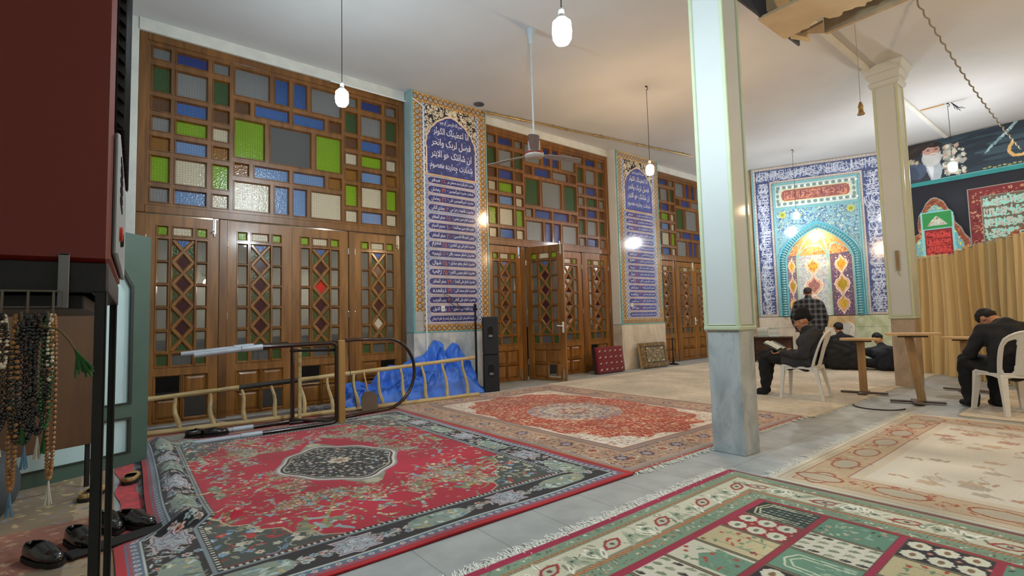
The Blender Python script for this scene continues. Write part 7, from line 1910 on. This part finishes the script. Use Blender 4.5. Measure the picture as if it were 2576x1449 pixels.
# local: -X away from the far edge, +Y ... panel plane is XZ
def outline_frame(mb, outer, inner, y0, y1):
    n = len(outer)
    for y, rev in ((y0, False), (y1, True)):
        for k in range(n):
            a, b, c, d = outer[k], outer[(k + 1) % n], inner[(k + 1) % n], inner[k]
            mb.quad((a[0], y, a[1]), (b[0], y, b[1]), (c[0], y, c[1]), (d[0], y, d[1]))
    for ring in (outer, inner):
        for k in range(n):
            a, b = ring[k], ring[(k + 1) % n]; mb.quad((a[0], y0, a[1]), (b[0], y0, b[1]), (b[0], y1, b[1]), (a[0], y1, a[1]))
o1 = [(-L, .50), (0, .50), (0, 1.98), (-.20, 2.0), (-L, 2.0), (-L, 1.98)]; i1 = [(-L + .12, .52), (-.13, .52), (-.13, 1.53), (-.30, 1.86), (-L + .3, 1.86), (-L + .12, 1.6)]
o2 = [(-L, 0), (0, 0), (0, .50), (-L, .50)]; i2 = [(-L + .12, .11), (-.13, .11), (-.13, .41), (-L + .12, .41)]
q = MB(); outline_frame(q, o1, i1, -.02, .025); outline_frame(q, o2, i2, -.02, .025); q.build('green_frame', M_gf, t)
q = MB(); outline_frame(q, [(a * 1.0, b) for a, b in i1], [(-.565 + (a + .565) * .95, 1.15 + (b - 1.15) * .975) for a, b in i1], -.030, -.015); outline_frame(q, i2, [(-.565 + (a + .565) * .95, .26 + (b - .26) * .9) for a, b in i2], -.030, -.015); q.build('moulding', P('green_black_trim', '#22302d', .5), t)
q = MB(); q.prism([(a, .0, b) for a, b in i1], (0, .008, 0)); q.build('upper_panel', M_gp, t); q = MB(); q.prism([(a, .0, b) for a, b in i2], (0, .008, 0)); q.build('lower_panel', M_gp, t)
t = thing('brown_board', 'plain brown wooden board standing before the green door panel', 'board', (-4.93, -.10, 0), math.atan2(pd[1], pd[0]))
q = MB(); q.cbox(-1.4, .015, -.012, .012, .32, 1.49, .003); q.build('board', WOOD('brown_ply', '#4a3218', '#5c3f20', rough=.6, coat=0, stretch=(6, 6, .7)), t)
q = MB(); q.cbox(-1.2, -1.16, -.02, .02, 0, .33, .003); q.build('support', M_black, t); q = MB(); q.cbox(-.05, -.02, .014, .03, 0, .4, .003); q.build('support', M_black, t)
t = thing('dark_bundle', 'dark grey cloth bundle on the floor below the brown board at the left edge', 'bundle', (-4.55, -.75, 0)); q = MB(); q.ball((0, 0, .2), (.35, .3, .28), 20); q.build('cloth', P('slate_cloth', '#3d444a', .9, var=.3, scale=5), t, smooth=True)

# shoes
M_shoe = P('black_leather', '#0e0e10', .22, var=.2, coat=.5); M_soles = P('dark_sole', '#1a1817', .8); M_slip = P('tan_leather', '#a58a58', .5, var=.1); M_lin = P('shoe_lining', '#3a3330', .9)
def shoe(name, label, loc, rz, L=.285, mat=M_shoe, group=None, low=False):
    t = thing(name, label, 'shoe', loc, rz, group); n = 26; m = 16; vs = []
    st = np.linspace(0, 1, n)
    for s in st:
        y = (s - .45) * L; w = .036 + .014 * math.sin(PI * min(1, s * 1.25)) + (.006 * math.exp(-((s - .68) / .15) ** 2)); w *= (1 - max(0, (s - .86) / .14) ** 2 * .75) * (1 - max(0, (.10 - s) / .10) ** 2 * .45)
        hgt = (.072 if s < .38 else .072 - .030 * min(1, (s - .38) / .35)) * (1 - max(0, (s - .86) / .14) ** 2 * .6) * (.55 if low else 1)
        for k in range(m + 1):
            a = PI * k / m; x = w * math.copysign(abs(math.cos(a)) ** .7, math.cos(a)); z = .022 + hgt * abs(math.sin(a)) ** .75
            vs.append((x, y, z))
    keep = lambda i, k: not (st[i] < (.40 if not low else .5) and 4 <= k <= m - 5)
    q = MB(); q.add(vs, [(i * (m + 1) + k, i * (m + 1) + k + 1, (i + 1) * (m + 1) + k + 1, (i + 1) * (m + 1) + k) for i in range(n - 1) for k in range(m) if keep(i, k)])
    q.add(vs[:5] + vs[m - 4:m + 1], [tuple(range(10))]); q.add(vs[(n - 1) * (m + 1):], [tuple(range(m + 1))])
    o = q.build('upper', mat, t, smooth=True); bake(o, [('SOLIDIFY', dict(thickness=.004, offset=-1))])
    q = MB(); out = []
    for s in st: v = [p for p in vs[int(round(s * (n - 1))) * (m + 1):][:m + 1]]; out.append((v[0][0] * 1.08, v[0][1]))
    poly = [(x, y * 1.02, 0) for x, y in out] + [(-x, y * 1.02, 0) for x, y in out[::-1]]
    q.prism(poly, (0, 0, .022)); q.build('sole', M_soles, t); q = MB(); q.prism([(x * .8, y * .9, .024) for x, y, _ in poly], (0, 0, .004)); q.build('lining', M_lin, t)
    return t
shoe('leather_shoe', 'black leather shoe at the lower left corner, nearest the photo edge', (-3.50, -.26, .010), math.radians(-62)); shoe('leather_shoe', 'black leather shoe beside the leg of the steel stand', (-3.62, -.12, .010), math.radians(-70))
shoe('leather_shoe', 'black leather shoe standing against the edge of the red carpet', (-3.74, .115, .010), math.radians(-58)); shoe('leather_shoe', 'dark shoe half hidden behind the leg of the steel stand', (-3.80, .00, .010), math.radians(-75))
q = MB(); q.cbox(-.28, .28, -.055, .055, 0, .02, .006); o = q.build('black_rubber_sole', M_soles, None); o.location = (-3.53, .10, .012); o.rotation_euler = (0, 0, math.radians(108)); tag(o, 'flat black sole lying in front of the shoes by the red carpet', 'sole')
shoe('tan_slipper', 'tan slipper lying on the worn rug, left of the steel stand legs', (-4.60, -.10, .010), math.radians(70), .27, M_slip, low=True); shoe('tan_slipper', 'tan slipper lying on the worn rug, right of the steel stand legs', (-4.86, .12, .010), math.radians(80), .27, M_slip, low=True)
shoe('small_black_shoe', 'small black shoe under the tubular frame, left one', (-6.25, .70, .016), math.radians(10), .24); shoe('small_black_shoe', 'small black shoe under the tubular frame, right one', (-6.19, .85, .016), math.radians(-5), .24)
for k, (y, m_) in enumerate(((.30, P('buff_paver', '#9c8464', .8)), (.52, P('grey_paver', '#8b9288', .8)))):
    q = MB(); q.cbox(-.14, .14, -.1, .1, 0, .012, .003); o = q.build('paving_slab', m_, None); o.location = (-6.36, y, .010); tag(o, ('buff', 'pale grey')[k] + ' paving slab between the ladder and the red carpet', 'slab')

q = MB(); q.tube([(-2.03 + .26 * math.cos(a) , 7.22 + .30 * math.sin(a), .008) for a in np.linspace(PI * 1.05, PI * 1.95, 22)], .007, 6)
o = q.build('floor_cable', M_black, None, origin=(-2.0, 7.0, .008)); tag(o, 'thin black cable curving over the grey floor before the small tables', 'cable')

t = thing('hanging_sheets', 'pale folded sheets seen through the clear middle pane above the leftmost doors', 'cloth', (-8.55, 2.35, 3.45))
q = MB(); rnd = random.Random(12)
for k in range(5):
    y0_, z0_ = -.55 + k * .16, .10 + .07 * k; q.add([(-.02 * k, y0_, z0_), (-.02 * k, y0_ + .75, z0_ + .02), (-.02 * k - .04, y0_ + .70, z0_ - .26), (-.02 * k - .04, y0_ - .18, z0_ - .24), (-.02 * k - .02, y0_ + .30, z0_ - .12)], [(0, 1, 4), (1, 2, 4), (2, 3, 4), (3, 0, 4)])
o = q.build('sheets', P('pale_sheet', '#c9c8c2', .9, var=.1), t, fix=False); bake(o, [('SOLIDIFY', dict(thickness=.006, offset=0))])
MB().tube([(.05, -1.2, .12), (.05, .9, .50)], .012, 6).build('line', M_black, t)
